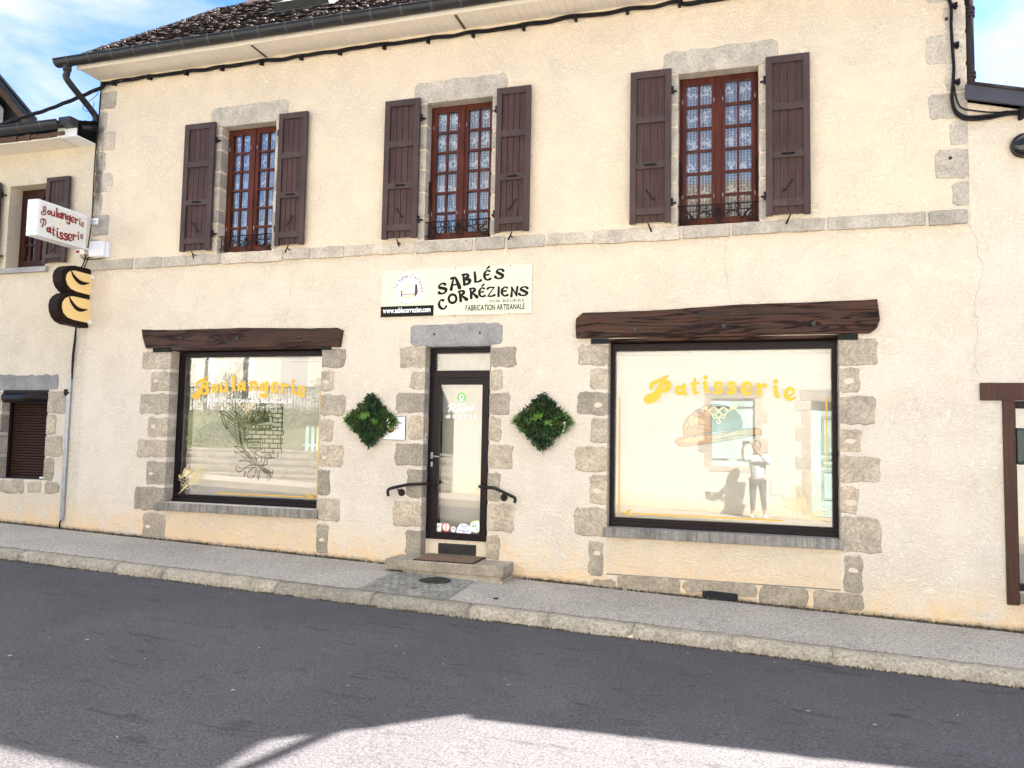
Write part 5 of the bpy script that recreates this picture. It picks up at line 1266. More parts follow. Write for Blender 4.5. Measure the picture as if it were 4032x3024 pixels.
# thin cable down the joint with the left neighbour
mb = MB(); q = [(0, 0, 655, 580), (0, 0, 640, 760), (0, 0, 622, 950), (0, 0, 608, 1150), (0, 0, 598, 1380), (0, 0, 575, 1570), (0, 1, 545, 40), (0, 1, 520, 80)]
q = [P(*k, y=-.02) for k in q]; mb.tube(cat([(p[0], -.02, p[1]) for p in q], 5), .008, 6)
for c in ([(0, 0, 530, 1655), (0, 1, 545, 25), (0, 1, 560, 15), (0, 1, 600, 5)], [(0, 1, 575, 8), (0, 1, 560, 40), (0, 1, 545, 80)], [(0, 1, 550, 20), (0, 1, 585, 22), (0, 1, 640, 18), (0, 1, 700, 5)]):
    mb.tube(cat([(P(*k, y=-.03)[0], -.03, P(*k, y=-.03)[1]) for k in c], 5), .007, 6)
tag(mb.build('corner_cable', M['rubber']), 'thin black cable running down the left house corner behind the hanging sign', 'cable')
mb = MB(); c = [(0, 1, 492, 440), (0, 1, 490, 520), (0, 1, 478, 640), (0, 1, 470, 740), (0, 1, 466, 800)]
mb.tube(cat([(P(*k, y=-.03)[0], -.03, P(*k, y=-.03)[1]) for k in c], 5), .012, 6); mb.tube(cat([(P(*k, y=-.035)[0]-.025*math.sin(math.pi*t/4), -.035, P(*k, y=-.035)[1]) for t, k in enumerate(c)], 5), .006, 6)
cdt = thing('cable_conduit', 'galvanised conduit with black cables running down the wall below the bread sign', 'conduit', (-9.48, 0, 1.4))
mb.build('cable', M['rubber'], cdt)
mb = MB(); mb.box(-9.51, -9.445, -.035, 0, .435, 2.47, .006)
for k in range(7): mb.box(-9.480, -9.468, -.0375, -.03, .6+.28*k, .63+.28*k)
mb.build('channel', M['galv'], cdt)
mb = MB(); mb.box(-9.55, -9.49, -.05, -.01, 2.24, 2.33, .01); mb.box(-9.5, -9.46, -.05, -.03, 2.27, 2.29); mb.tube([(-9.48, -.02, .44), (-9.50, -.03, .40), (-9.50, -.03, .32)], .012, 6); mb.build('clamp', M['rubber'], cdt)
# junction box
x0, z0, x1, z1 = (-9.185, 4.252, -8.885, 4.49)
jb = thing('junction_box', 'white square junction box on the wall right of the hanging sign', 'electrical box', (-9.03, 0, 4.25))
mb = MB(); mb.box(x0+.03, x1, -.05, 0, z0, z1-.01, .01); mb.build('box_base', M['white'], jb); mb = MB(); mb.box(x0, x1-.035, -.105, -.05, z0+.01, z1, .018); mb.build('box_cover', M['white'], jb)
# fire call unit under sign
cu_ = thing('control_unit', 'small cream control box with red label under the hanging sign', 'electrical box', (-9.33, 0, 4.2)); x, z = on_y(80+1265/5.185, 740+1300/5.185, -.04)
mb = MB(); mb.box(x-.075, x+.075, -.08, 0, z-.045, z+.055, .008); mb.tube([(x-.03, -.05, z-.05), (x-.03, -.05, z-.09)], .015, 8); mb.tube([(x+.03, -.05, z-.05), (x+.03, -.05, z-.08)], .015, 8); mb.build('housing', M['pvc'], cu_); mb = MB(); mb.box(x-.07, x-.01, -.083, -.079, z-.03, z+.01); mb.build('red_label', M['red'], cu_)
# ------------------------------------------------------------------ hanging sign (projecting, double sided box)
XS = -9.115
def SG(X, Y): return on_x(80+X/5.185, 740+Y/5.185, XS)
tr1 = SG(1365, 560); br1 = SG(1330, 1250); tl1 = SG(368, 212); bl1 = SG(338, 960)
yi = (tr1.y+br1.y)/2; yo = (tl1.y+bl1.y)/2; zt = (tr1.z+tl1.z)/2; zb_ = (br1.z+bl1.z)/2; TH = .19
sg = thing('hanging_sign', 'white box sign with red lettering Boulangerie Patisserie projecting from the left house corner', 'sign', (XS-TH/2, 0, zb_))
mb = MB(); mb.box(XS-TH, XS, yo, yi, zb_, zt, .008); mb.build('sign_box', M['white'], sg)
mb = MB(); mb.box(XS, XS+.003, yo+.035, yi-.03, zb_+.028, zt-.025); mb.box(XS-TH-.003, XS-TH, yo+.035, yi-.03, zb_+.028, zt-.025); mb.build('sign_face', M['face_white'], sg)
mb = MB()
for X in (-.03, -TH/2-.02, -TH/2+.02, -TH+.03): mb.box(XS+X-.006, XS+X+.006, yo-.006, yo, zb_, zt)
mb.build('end_ribs', M['white'], sg)
mb = MB()
for z in (zb_+.06, (zb_+zt)/2, zt-.06):
    for X in (-.015, -TH+.015): mb.ball((XS+X, yo-.002, z), .006, 6, 4)
mb.build('rivets', M['cast'], sg)
def fs(u, v, l): return (XS+.0045+l, u, v)      # u along y (left to right is -y to wall), v z
mb = MB()
def sgl(strokes):
    for st in strokes: ribbon(mb, [(SG(a, b).y, SG(a, b).z, c/5.185/300) for a, b, c in st], fs)
sgl([[(500, 372, 9), (475, 400, 9), (450, 385, 8)], [(478, 395, 14), (470, 470, 16), (455, 515, 12)], [(485, 385, 9), (515, 400, 13), (512, 445, 12), (480, 460, 8)], [(480, 462, 8), (512, 490, 15), (500, 540, 14), (450, 548, 11), (418, 515, 10), (430, 480, 9), (460, 490, 8)], [(500, 372, 9), (512, 365, 7)]])
sgl([[(470, 650, 14), (462, 720, 15), (440, 790, 17)], [(420, 720, 8), (408, 680, 12), (430, 640, 13), (475, 632, 13), (512, 670, 16), (510, 735, 15), (480, 765, 9)], [(430, 795, 8), (455, 800, 8)]])
def sgword(items, wf):
    for ch, X, Y, hpx in items:
        p = SG(X, Y); p2 = SG(X, Y-hpx); glyph(mb, LOW[ch], fs, p.y, p.z, p2.z-p.z, wf=wf, xf=.92)
mb2 = mb
sgword([('o', 577, 553, 105), ('u', 662, 578, 105), ('l', 732, 597, 110), ('a', 808, 625, 128), ('n', 893, 648, 125), ('g', 980, 672, 118), ('e', 1065, 705, 110), ('r', 1140, 735, 108), ('i', 1205, 765, 92), ('e', 1268, 795, 88)], 1.0)
sgword([('a', 575, 915, 125), ('t', 667, 972, 125), ('i', 743, 1012, 125), ('s', 827, 1045, 135), ('s', 918, 1067, 140), ('e', 1007, 1078, 135), ('r', 1093, 1075, 120), ('i', 1172, 1058, 105), ('e', 1250, 1035, 88)], 1.0)
mb.build('red_lettering', M['red'], sg)
mb = MB(); 
for g in (-1, 1):
    c = SG(852, 752)
    ribbon(mb, [(c.y+g*q[0]*.09, c.z+q[1]*.09, .0022) for q in ((1.2, .25), (.9, .3), (.6, 0), (.3, .32), (0, .1), (-.3, -.22), (-.6, .05), (-.35, .3), (0, 0), (.35, -.3), (0, -.55))], fs)
mb.build('scroll', M['gold'], sg)
mb = MB()
for z in (zt-.06, zb_+.04): mb.tube([(XS-TH/2, yi, z), (XS-TH/2, 0, z)], .013, 8)
px_, pz_ = on_y(377, 873); mb.box(px_-.06, px_+.055, -.012, 0, pz_-.045, pz_+.05, .004); mb.tube([(XS-TH*.3, yi, pz_+.02), (px_, -.01, pz_)], .014, 8)
mb.tube([(XS-TH*.3, yi, zb_+.03), (px_, -.01, zb_+.02)], .014, 8); mb.box(px_-.1, px_+.04, -.012, 0, zb_-.02, zb_+.06, .004)
build_split(mb, 'bracket', M['white'], sg)
# ------------------------------------------------------------------ bread-shaped sign
XB = -9.22
def BG(X, Y): return on_x(X/5.183, 1000+Y/5.183, XB)
def yz(X, Y): p = BG(X, Y); return (p.y, p.z)
bs = thing('bread_sign', 'brown and yellow sign shaped like two stacked loaves projecting from the wall corner', 'sign', (XB, 0, 3.65))
outer = [yz(*q) for q in ((1910, 342), (1800, 300), (1640, 262), (1520, 238), (1430, 238), (1350, 262), (1285, 330), (1252, 430), (1262, 560), (1300, 660), (1370, 750), (1410, 785), (1330, 800), (1250, 850), (1190, 930), (1168, 1030), (1175, 1150), (1215, 1270), (1290, 1370), (1400, 1430), (1560, 1462), (1700, 1490), (1835, 1518))]
def extr(mb, pts, X0, X1):
    n = len(pts); mb.add([(X0, p[0], p[1]) for p in pts]+[(X1, p[0], p[1]) for p in pts], [tuple(range(n)), tuple(reversed(range(n, 2*n)))]+[(k, (k+1) % n, (k+1) % n+n, k+n) for k in range(n)])
mb = MB(); extr(mb, outer, XB, XB-.16); mb.build('sign_case', M['bread_brown'], bs)
for q in ([(1905, 438), (1885, 852), (1740, 815), (1560, 768), (1440, 708), (1370, 620), (1340, 520), (1350, 440), (1390, 370), (1450, 340), (1530, 338), (1700, 385)], [(1872, 950), (1845, 1418), (1700, 1388), (1500, 1345), (1370, 1290), (1290, 1200), (1260, 1090), (1268, 990), (1320, 910), (1400, 868), (1480, 862), (1600, 885)]):
    mb = MB(); p = [yz(*a) for a in q]; p = [(a[0], a[1]) for a in p]; n = len(p); mb.add([(XB+.003, a[0], a[1]) for a in p], [tuple(range(n))]); mb.build('sign_face', M['bread_yellow'], bs)
mb = MB()
for q in ([(1450, 340, 8), (1500, 450, 26), (1600, 560, 36), (1700, 600, 30), (1828, 592, 3)], [(1408, 868, 8), (1450, 970, 26), (1550, 1100, 36), (1660, 1145, 30), (1792, 1132, 3)]):
    ribbon(mb, [(*yz(a, b), c/5.183/230) for a, b, c in q], lambda u, v, l: (XB+.005+l, u, v))
build_split(mb, 'crust_cut', M['bread_brown'], bs)
mb = MB()
for z in (yz(1910, 485)[1], yz(1870, 1410)[1]): mb.box(XB-.02, XB+.06, -.012, 0.0, z-.03, z+.03, .003)
build_split(mb, 'mounting_lug', M['white'], bs)
# ------------------------------------------------------------------ shop board
bd = thing('shop_board', 'long pale yellow board reading SABLES CORREZIENS above the door', 'sign', (-3.5, 0, 3.26))
bx0, bz0, bx1, bz1 = -4.50, 3.26, -2.487, 3.862; YS = -.016
bd['label'] = 'long pale yellow board reading SABLÉS CORRÉZIENS fixed above the glass door'
mb = MB(); mb.box(bx0, bx1, YS, -.002, bz0, bz1, .002); mb.build('board', M['sign_bg'], bd)
mb = MB(); mb.box(bx0+.001, -3.766, YS-.001, YS+.002, bz0+.001, 3.397); mb.build('black_band', M['ink'], bd)
on = onwall(YS-.0012); onb = onwall(YS-.0025)
mb = MB(); a, b = P(1, 1, 270, 371, YS), P(1, 1, 578, 361, YS); text_line(mb, 'www.sablecorrezien.com', onb, a[0], a[1], .066, width=b[0]-a[0], bold=.028, gap=.03); mb.build('white_lettering', M['wvinyl'], bd)
mb = MB()
def cp_(ch, X, Y, hpx, rot, xf=1.0, wf=1.0):      # Y baseline left
    a = P(1, 1, X, Y, YS); b = P(1, 1, X, Y-hpx, YS); glyph(mb, CAPS[ch], on, a[0], a[1], b[1]-a[1], R(rot), wf*1.6, xf*1.22)
for it in (('S', 642, 250, 66, 16, .95), ('A', 716, 216, 70, 10, .98), ('B', 792, 188, 68, 8, .9), ('L', 862, 172, 66, 6, .9), ('É', 925, 158, 62, 3, .92), ('S', 1003, 148, 62, 0, 1.0)): cp_(*it)
for it in (('C', 646, 354, 62, 28, .9), ('O', 706, 314, 62, 16, 1.0), ('R', 770, 292, 64, 12, .9), ('R', 838, 273, 62, 8, .9), ('É', 892, 266, 58, 2, .9), ('Z', 948, 262, 58, 0, 1.0), ('I', 1012, 260, 58, 0), ('E', 1037, 260, 58, 0, .95), ('N', 1098, 260, 58, 0, 1.0), ('S', 1158, 258, 58, 0, 1.1)): cp_(*it)
a, b = P(1, 1, 962, 303, YS), P(1, 1, 1187, 298, YS); text_line(mb, 'PUR BEURRE', on, a[0], a[1], .036, width=b[0]-a[0], bold=.0, gap=.14)
a, b = P(1, 1, 805, 355, YS), P(1, 1, 1188, 344, YS); text_line(mb, 'FABRICATION ARTISANALE', on, a[0], a[1], .068, width=b[0]-a[0], bold=.022, gap=.06)
mb.build('black_lettering', M['ink'], bd)
ZC = lambda X, Y: on_y(1490+X/7.2115, 1030+Y/7.2115, YS)
mb = MB(); c = ZC(860, 770); mb.disc(c[0], c[1], .205, YS-.001, 40); lg = mb.build('round_emblem', M['sign_white'], bd)
mb = MB(); text_line(mb, 'Le Sablé Corrézien', on, 0, 0, .048, width=.52, bold=.010, shear=.25, arc=(c[0], c[1]-.02, .165, R(172), 1))
text_line(mb, 'PUR BEURRE', on, 0, 0, .022, width=.27, arc=(c[0], c[1]+.01, .215, R(228), -1), gap=.2)
M['maroon'] = simple('maroon_print', (.06, .02, .025), .5); mb.build('emblem_text', M['maroon'], lg)
mb = MB()
def pg(pts, l=.0016): mb.add([on(*ZC(*q), l) for q in rev(pts)], [tuple(range(len(pts)))])
pg([(1045, 645), (1105, 650), (1120, 885), (1100, 900), (1095, 950), (1050, 975), (1022, 1020), (1035, 850)]); pg([(650, 825), (680, 825), (678, 960), (683, 1035), (642, 985)]); pg([(678, 918), (1035, 908), (1035, 930), (678, 940)]); mb.build('bridge_print', M['maroon'], lg)
mb = MB()
def pg2(pts, l=.0004): mb.add([on(*ZC(*q), l) for q in rev(pts)], [tuple(range(len(pts)))])
M['pale_print'] = simple('pale_peach_print', (.72, .60, .48), .5, var=.12, scale=40)
pg2([(690, 950), (1030, 940), (1010, 1020), (940, 1070), (840, 1085), (750, 1065), (700, 1010)]); pg2([(760, 750), (800, 640), (850, 590), (910, 640), (940, 740), (900, 800), (800, 810)]); pg2([(570, 760), (700, 770), (850, 860), (900, 890), (700, 900), (590, 850)], .0006)
mb.build('biscuit_print', M['pale_print'], lg)
mb = MB(); 
for X, Y in ((408, 93), (742, 78), (1095, 62), (397, 392), (735, 386), (1087, 376)): x, z = P(1, 1, X, Y, -.01); mb.tube([(x, 0, z), (x, -.02, z), (x+.004, -.024, z+(.008 if Y > 200 else -.012))], .004, 6)
build_split(mb, 'hook', M['rust'], bd)
# notice
nx0, nz0, nx1, nz1 = -4.415, 1.69, -4.108, 1.988
nb = thing('wall_notice', 'small white notice board half hidden behind the left leaf panel', 'notice', (nx1, 0, nz0))
mb = MB(); mb.box(nx0, nx1, -.014, -.001, nz0, nz1, .002); mb.build('notice_board', M['ink'], nb); mb = MB(); mb.box(nx0+.006, nx1-.006, -.016, -.0141, nz0+.006, nz1-.006); mb.build('white_sheet', M['wvinyl'], nb)
o2 = onwall(-.0168); Zn = lambda X, Y: on_y(1500+X/3.3167, 1500+Y/3.3167, -.016)
mb = MB()
for t_, X0, X1, Y, h_ in (('"bou', 180, 273, 560, .036), ('lan', 180, 240, 595, .036), ('ger"', 180, 265, 630, .036), ("C'est un métier.", 178, 293, 662, .009), ('Artisan boulanger de votre quartier', 75, 272, 710, .006), ('pain fait maison', 75, 185, 732, .006)):
    a, b = Zn(X0, Y), Zn(X1, Y); text_line(mb, t_, o2, a[0], a[1], h_, width=b[0]-a[0], bold=.004)
mb.build('black_text', M['ink'], nb)
mb = MB(); a = Zn(125, 620); mb.disc(a[0], a[1], .055, -.0168, 24); mb.build('black_ring', M['ink'], nb); mb = MB(); mb.disc(a[0], a[1]+.004, .04, -.0175, 24); mb.build('yellow_disc', M['yellow'], nb)
# ------------------------------------------------------------------ leaf panels
def leaf_panel(cx, cz, lab, seed):
    rr = random.Random(seed); t = thing('leaf_panel', lab, 'artificial plant', (cx, 0, cz), group='diamond leaf panels beside the door')
    hd = .345
    b = MB(); b.prism([(cx-hd*.93, cz), (cx, cz-hd*.93), (cx+hd*.93, cz), (cx, cz+hd*.93)], -.03, -.002); b.build('backing', M['dark'], t)
    A, F, O = MB(), MB(), MB()
    def leaf(mb, p, d, l, w_, fold=.25):
        d = Vector(d).normalized(); s = d.orthogonal().normalized(); s = (Matrix.Rotation(rr.uniform(0, 6.28), 3, d) @ s); nn = d.cross(s)
        p = Vector(p); q = [p, p+d*l*.35+s*w_+nn*w_*fold, p+d*l*.75+s*w_*.7+nn*w_*fold, p+d*l, p+d*l*.75-s*w_*.7+nn*w_*fold, p+d*l*.35-s*w_+nn*w_*fold, p+d*l*.5]
        mb.add(q, [(0, 1, 6), (1, 2, 6), (2, 3, 6), (3, 4, 6), (4, 5, 6), (5, 0, 6)])
    n = 0
    while n < 3600:
        u, v = rr.uniform(-1, 1), rr.uniform(-1, 1)
        if abs(u)+abs(v) > 1.0: continue
        n += 1
        band = 1 if abs(u-v*.3) > .42 else 0
        mat = A; l, w_ = rr.uniform(.016, .028), rr.uniform(.005, .010)
        clump = noise.noise(Vector((u*5+seed, v*5, 1.3))); dep = -.028-.055*max(0, clump+.35)-rr.uniform(0, .018)
        if band and rr.random() < .45: mat = O if rr.random() < .25 else F; l, w_ = rr.uniform(.018, .034), rr.uniform(.003, .006)
        mat.rnd = max(0, min(1, rr.random()*.55+.35*clump+(.02 if mat is A else -.15)))
        leaf(mat, (cx+u*hd, dep, cz+v*hd), (rr.uniform(-1, 1), rr.uniform(-1.1, .1), rr.uniform(-1, 1)), l, w_)
    for k in range(170):            # spiky edge sprays, mostly left and right corners
        s = rr.choice((-1, 1)); e = rr.uniform(0, .35); sg = rr.choice((-1, 1)); u, v = s*(1-e), sg*e
        F.rnd = rr.random(); leaf(F, (cx+u*hd, -.05, cz+v*hd), (s*rr.uniform(.4, 1.2), rr.uniform(-.9, .1), rr.uniform(-.7, .7)), rr.uniform(.04, .085), .006, .1)
    for (gx, gz_) in ((-.1, .2), (-.25, .12), (.25, -.05)):
        for k in range(16): F.rnd = rr.random()*.7; a = 6.28*k/16; leaf(F, (cx+gx*hd, -.09, cz+gz_*hd), (math.cos(a), -.5, math.sin(a)*.8), rr.uniform(.05, .08), .007, .1)
    for k in range(420):            # ragged outline
        q = rr.uniform(0, 1); s1_, s2_ = rr.choice((-1, 1)), rr.choice((-1, 1)); A.rnd = rr.random()*.5; e_ = rr.uniform(.86, 1.0); leaf(A, (cx+s1_*q*hd*e_, -.045-rr.uniform(0, .02), cz+s2_*(1-q)*hd*e_), (s1_*rr.uniform(-.2, 1), rr.uniform(-.8, .2), s2_*rr.uniform(-.2, 1)), rr.uniform(.025, .065), .011)
    tag(A.build('dark_leaves', M['leaf'], t), kind='stuff'); tag(F.build('fern_sprays', M['fern'], t), kind='stuff'); tag(O.build('orange_sprigs', M['orange_leaf'], t), kind='stuff')
    Wh = MB()
    for k in range(5):
        X, Z = cx+hd*rr.uniform(.72, .86), cz+hd*rr.uniform(-.35, .05)
        for q in range(4): a = rr.uniform(0, 6.28); leaf(Wh, (X, -.085, Z), (math.cos(a), -.5, math.sin(a)), .022, .004, .1)
    Wh.build('white_blossoms', M['wvinyl'], t)
leaf_panel(-4.575, 1.935, 'green diamond leaf panel left of the door overlapping the small white notice', 11)
leaf_panel(-2.315, 1.945, 'green diamond leaf panel right of the door beside the large shop window', 29)
# ================================================================== LEFT NEIGHBOUR
lh = thing('house', 'lower cream rendered neighbour house on the left with roller blind window', 'house', (-11, 0, .3))
LW = (-10.885, 4.19, -10.105, 5.47); LS = (-10.766, .99, -9.878, 2.325)
mb = MB(); wall_front(mb, -16, XL-.001, -.3, 5.99, [(*LW, .3), (*LS, .3)], y=0.004)
mb.quad((-16, 8, -.3), (-16, 0, -.3), (-16, 0, 6), (-16, 8, 6)); mb.quad((-16, 0.004, 5.99), (XL-.001, .004, 5.99), (XL-.001, 8, 5.99), (-16, 8, 5.99)); mb.quad((XL-.001, 8, -.3), (-16, 8, -.3), (-16, 8, 6), (XL-.001, 8, 6))
mb.build('wall', M['stucco_left'], lh)
mb = MB(); mb.box(LW[0]-.02, LW[2]+.02, .31, .33, LW[1]-.02, LW[3]+.02); mb.box(LS[0]-.02, LS[2]+.02, .31, .33, LS[1]-.02, LS[3]+.02); mb.build('room', M['dark'], lh)
# window, inward recess 0.25
upper = MB(); x0, z0, x1, z1 = LW; ring(upper, x0+.003, z0+.003, x1-.003, z1-.003, .06, .22, .28); lw = upper.build('window', M['mahogany_in_shade'], lh)
a = MB(); xc = (x0+x1)/2
for s in (-1, 1):
    l0, l1 = (x0+.06, xc) if s < 0 else (xc, x1-.06)
    a.box(l0, l0+.06, .2, .27, z0+.06, z1-.06, .006); a.box(l1-.06, l1, .2, .27, z0+.06, z1-.06, .006); a.box(l0+.06, l1-.06, .201, .269, z0+.06, z0+.15); a.box(l0+.06, l1-.06, .201, .269, z1-.13, z1-.06)
    for r_ in range(1, 4): zz = z0+.15+(z1-.13-z0-.15)*r_/4; a.box(l0+.06, l1-.06, .21, .26, zz-.014, zz+.014)
    a.box((l0+l1)/2-.012, (l0+l1)/2+.012, .211, .259, z0+.15, z1-.13)
a.build('sash_frame', M['mahogany_in_shade'], lw)
g = MB(); g.box(x0+.1, x1-.1, .235, .241, z0+.1, z1-.1); g.build('glass', M['glass'], lw); c = MB(); c.quad((x0+.1, .275, z0+.1), (x1-.1, .275, z0+.1), (x1-.1, .275, z1-.1), (x0+.1, .275, z1-.1)); c.build('lace_curtain', M['lace'], lw)
mb = MB(); mb.rnd = .6; mb.box(-11.3, -10.03, -.05, .22, 4.098, 4.18, .008); mb.build('window_sill', M['stone_grey'], lh)
shutter(-10.07, -9.64, 4.21, 5.515, lh, True); shutter(-11.42, -10.98, 4.21, 5.515, lh, False)
# roller blind window
x0, z0, x1, z1 = LS
mb = MB(); mb.prism([(x0, z1-.19), (x0+.02, z1-.19), (x1-.004, z1-.19), (x1-.004, z1-.002), (x0+.004, z1-.002)], .02, .2); rb = mb.build('roller_blind', M['alu'], lh)
mb = MB(); mb.tube([(x0+.004, .05, z1-.115), (x1-.004, .05, z1-.115)], .078, 16); mb.box(x0+.004, x0+.05, .13, .2, z0, z1-.17); mb.box(x1-.05, x1-.004, .13, .2, z0, z1-.17); mb.box(x0+.05, x1-.05, .135, .19, z0, z0+.05); mb.build('housing', M['alu'], rb)
mb = MB(); z = z0+.05
while z < z1-.19:
    mb.rnd = random.random(); mb.add([(X, y, zz) for X in (x0+.05, x1-.05) for (y, zz) in ((.185, z), (.165, z+.008), (.160, z+.022), (.165, z+.034), (.185, z+.040))], [(k, k+5, k+6, k+1) for k in range(4)]); z += .041
mb.build('slats', M['roller'], rb)
mb = MB(); mb.box(x1-.22, x1-.14, .125, .136, z0+.015, z0+.04, .003); mb.build('handle', M['white'], rb)
mb = MB(); mb.rnd = .3
ZN = lambda X, Y: on_y(X/2.1262, 1320+Y/2.1262, 0.0)
stone_block(mb, x0-.35, z1+.004, -9.70, 2.548, None); mb.box(x0+.003, x1-.003, -.004, .16, z1-.006, z1+.02); mb.build('lintel_stone', M['stone_grey'], lh)
mb = MB()
for l, t, r_, b in ((408, 470, 560, 650), (400, 665, 470, 830), (385, 845, 530, 1012), (378, 1030, 455, 1212)):
    q0, q1 = ZN(l, b), ZN(r_, t); stone_block(mb, x1, q0[1], q1[0], q1[1], 'L', .16)
for l, t, r_, b in ((-60, 470, 20, 640), (-20, 660, 25, 815), (-70, 830, 25, 1000), (-30, 1015, 25, 1200)):
    q0, q1 = ZN(l, b), ZN(r_, t); stone_block(mb, q0[0], q0[1], x0, q1[1], 'R', .16)
for l, t, r_, b in ((-60, 1215, 205, 1310), (225, 1225, 350, 1318), (370, 1235, 495, 1322)): q0, q1 = ZN(l, b), ZN(r_, t); stone_block(mb, q0[0], q0[1], q1[0], q1[1])
mb.build('jamb_stones', M['stone'], lh)
# eave
mb = MB(); x = -16
while x < -9.61: mb.box(x+.002, min(x+.118, -9.60), -.36, .02, 5.978, 5.998); x += .12
mb.build('soffit', M['pvc'], lh)
mb = MB(); mb.box(-9.60, -9.27, -.36, -.34, 5.985, 6.15); mb.box(-9.60, -9.27, -.34, .0, 5.98, 6.0); mb.box(-9.60, -9.585, -.37, 0, 5.98, 6.14); mb.build('boxed_eave', M['white'], lh)
gl = gutter(-16, -9.44, -.47, 6.16, .085, lh)
mb = MB(); mb.box(-9.46, -9.245, -.50, -.35, 6.10, 6.22, .01); mb.build('flashing', M['gutter'], lh)
mb = MB(); x = -15
while x < -9.62: mb.rnd = random.random(); l = random.uniform(.1, .3); mb.box(x, x+l-.01, -.385+random.uniform(-.01, .01), -.35, 6.0+random.uniform(-.01, .02), 6.075+random.uniform(-.02, .02), .005); x += l
mb.build('rotten_fascia', M['rust'], lh)
LP = .33
mb = MB(); mb.add([(-16.2, -.44, 6.17), (XL-.02, -.44, 6.17), (XL-.02, 4.6, 6.17+5.04*LP), (-16.2, 4.6, 6.17+5.04*LP), (-16.2, 8.4, 6.17+5.04*LP-3.8*LP), (XL-.02, 8.4, 6.17+5.04*LP-3.8*LP)], [(0, 1, 2, 3), (3, 2, 5, 4)])
lr = mb.build('roof', M['tiles'], lh)
mb = MB()
for r_ in range(9):
    y = -.45+r_*.12; x = -16
    while x < XL-.03:
        w_ = random.uniform(.14, .19); e = min(x+w_, XL-.02); z = 6.18+(y+.44)*LP; mb.rnd = random.random(); l = random.uniform(.008, .02)
        mb.add([(x+.003, y, z+l), (e-.003, y, z+l+random.uniform(-.004, .004)), (e-.003, y+.17, z+.17*LP), (x+.003, y+.17, z+.17*LP), (x+.003, y, z+l-.012), (e-.003, y, z+l-.012)], [(0, 1, 2, 3), (0, 4, 5, 1)]); x = e
mb.build('roof_tiles', M['tiles'], lr)
# taller gabled house further back on the left
bh = thing('house', 'grey gabled house with dark roof edge far back at the left picture edge', 'house', (-21, 8, 0))
dv = Vector((ray(60, 430).x, ray(60, 430).y, 0)).normalized(); rv_ = Vector((dv.y, -dv.x, 0)); p0 = CAM+dv*26
def gp(X, Y):                                   # survey onto the gable plane, 26 m away and square to the view
    d = ray(*tl(0, 0, X, Y)); t = (p0-CAM).dot(dv)/d.dot(dv); q = CAM+d*t; return ((q-p0).dot(rv_), q.z)
a = gp(0, 585); b = gp(205, 828); slope = (a[1]-b[1])/(b[0]-a[0]); ax, az = b; apx, apz = ax-5.0, az+slope*5.0
ex = (dv+rv_*-.12).normalized()
def G3(u, z, w_): q = p0+rv_*u+ex*w_; return (q.x, q.y, z)
mb = MB(); o_ = [(apx-4.4, 0), (ax-.7, 0), (ax-.7, az+slope*.7-.4), (apx, apz-.4), (apx-4.4, apz-.4-slope*4.4)]
mb.add([G3(u, z, 0) for u, z in o_]+[G3(u, z, 8) for u, z in o_], [(0, 1, 2, 3, 4), (9, 8, 7, 6, 5), (1, 6, 7, 2), (0, 4, 9, 5)]); mb.build('wall', M['plaster'], bh)
def gslab(mb, A, B, w0, w1, th): mb.add([G3(*A, w0), G3(*B, w0), G3(*B, w1), G3(*A, w1), G3(A[0], A[1]-th, w0), G3(B[0], B[1]-th, w0), G3(B[0], B[1]-th, w1), G3(A[0], A[1]-th, w1)], [(0, 1, 2, 3), (7, 6, 5, 4), (0, 4, 5, 1), (1, 5, 6, 2), (2, 6, 7, 3), (3, 7, 4, 0)])
mb = MB(); gslab(mb, (apx, apz), (ax, az), -.9, 8.5, .08); gslab(mb, (apx, apz), (apx-5, apz-slope*5), -.9, 8.5, .08); br_ = mb.build('roof', M['gutter'], bh)
mb = MB(); gslab(mb, (apx, apz-.09), (ax-.05, az-.09), -.88, -.82, .16); mb.build('verge_board', M['gutter'], br_)
mb = MB()
for k in range(5): gslab(mb, (apx, apz-.10), (ax-.2, az+slope*.2-.10), -.80+k*.165, -.80+k*.165+.15, .03)
mb.build('eave_boards', M['rust'], br_)
def rslab(mb, P0, P1, y0, y1, th): mb.add([(P0[0], y0, P0[1]), (P1[0], y0, P1[1]), (P1[0], y1, P1[1]), (P0[0], y1, P0[1]), (P0[0], y0, P0[1]-th), (P1[0], y0, P1[1]-th), (P1[0], y1, P1[1]-th), (P0[0], y1, P0[1]-th)], [(0, 1, 2, 3), (7, 6, 5, 4), (0, 4, 5, 1), (1, 5, 6, 2), (2, 6, 7, 3), (3, 7, 4, 0)])
# ================================================================== RIGHT NEIGHBOUR
rh = thing('shop_building', 'low cream building on the right with brown timber framed shopfront', 'building', (4, 0, 0))
FX = [on_y(3680+X/3.949, 300+Y/3.949, -.12) for X, Y in ((445, 120), (1390, 235), (450, 340), (1390, 470))]
s_ = (FX[1][1]-FX[0][1])/(FX[1][0]-FX[0][0]); zt0 = FX[0][1]-s_*(FX[0][0]-2.20); hgt = (FX[0][1]-FX[2][1]+FX[1][1]-FX[3][1])/2
RW = (2.605, .30, 5.2, 2.22)
mb = MB(); wall_front(mb, XR+.001, 9.0, -.7, 4.2, [(*RW, .25)], y=.002)
mb.add([(XR+.001, .002, 4.2), (9, .002, 4.2), (9, .002, zt0+s_*6.8-.2), (XR+.001, .002, zt0+s_*.1-.12)], [(0, 1, 2, 3)]); mb.quad((9, 0, -.7), (9, 8, -.7), (9, 8, 4.4), (9, 0, 4.4)); mb.quad((9, 8, -.7), (XR, 8, -.7), (XR, 8, 4.4), (9, 8, 4.4)); mb.build('wall', M['stucco_right'], rh)
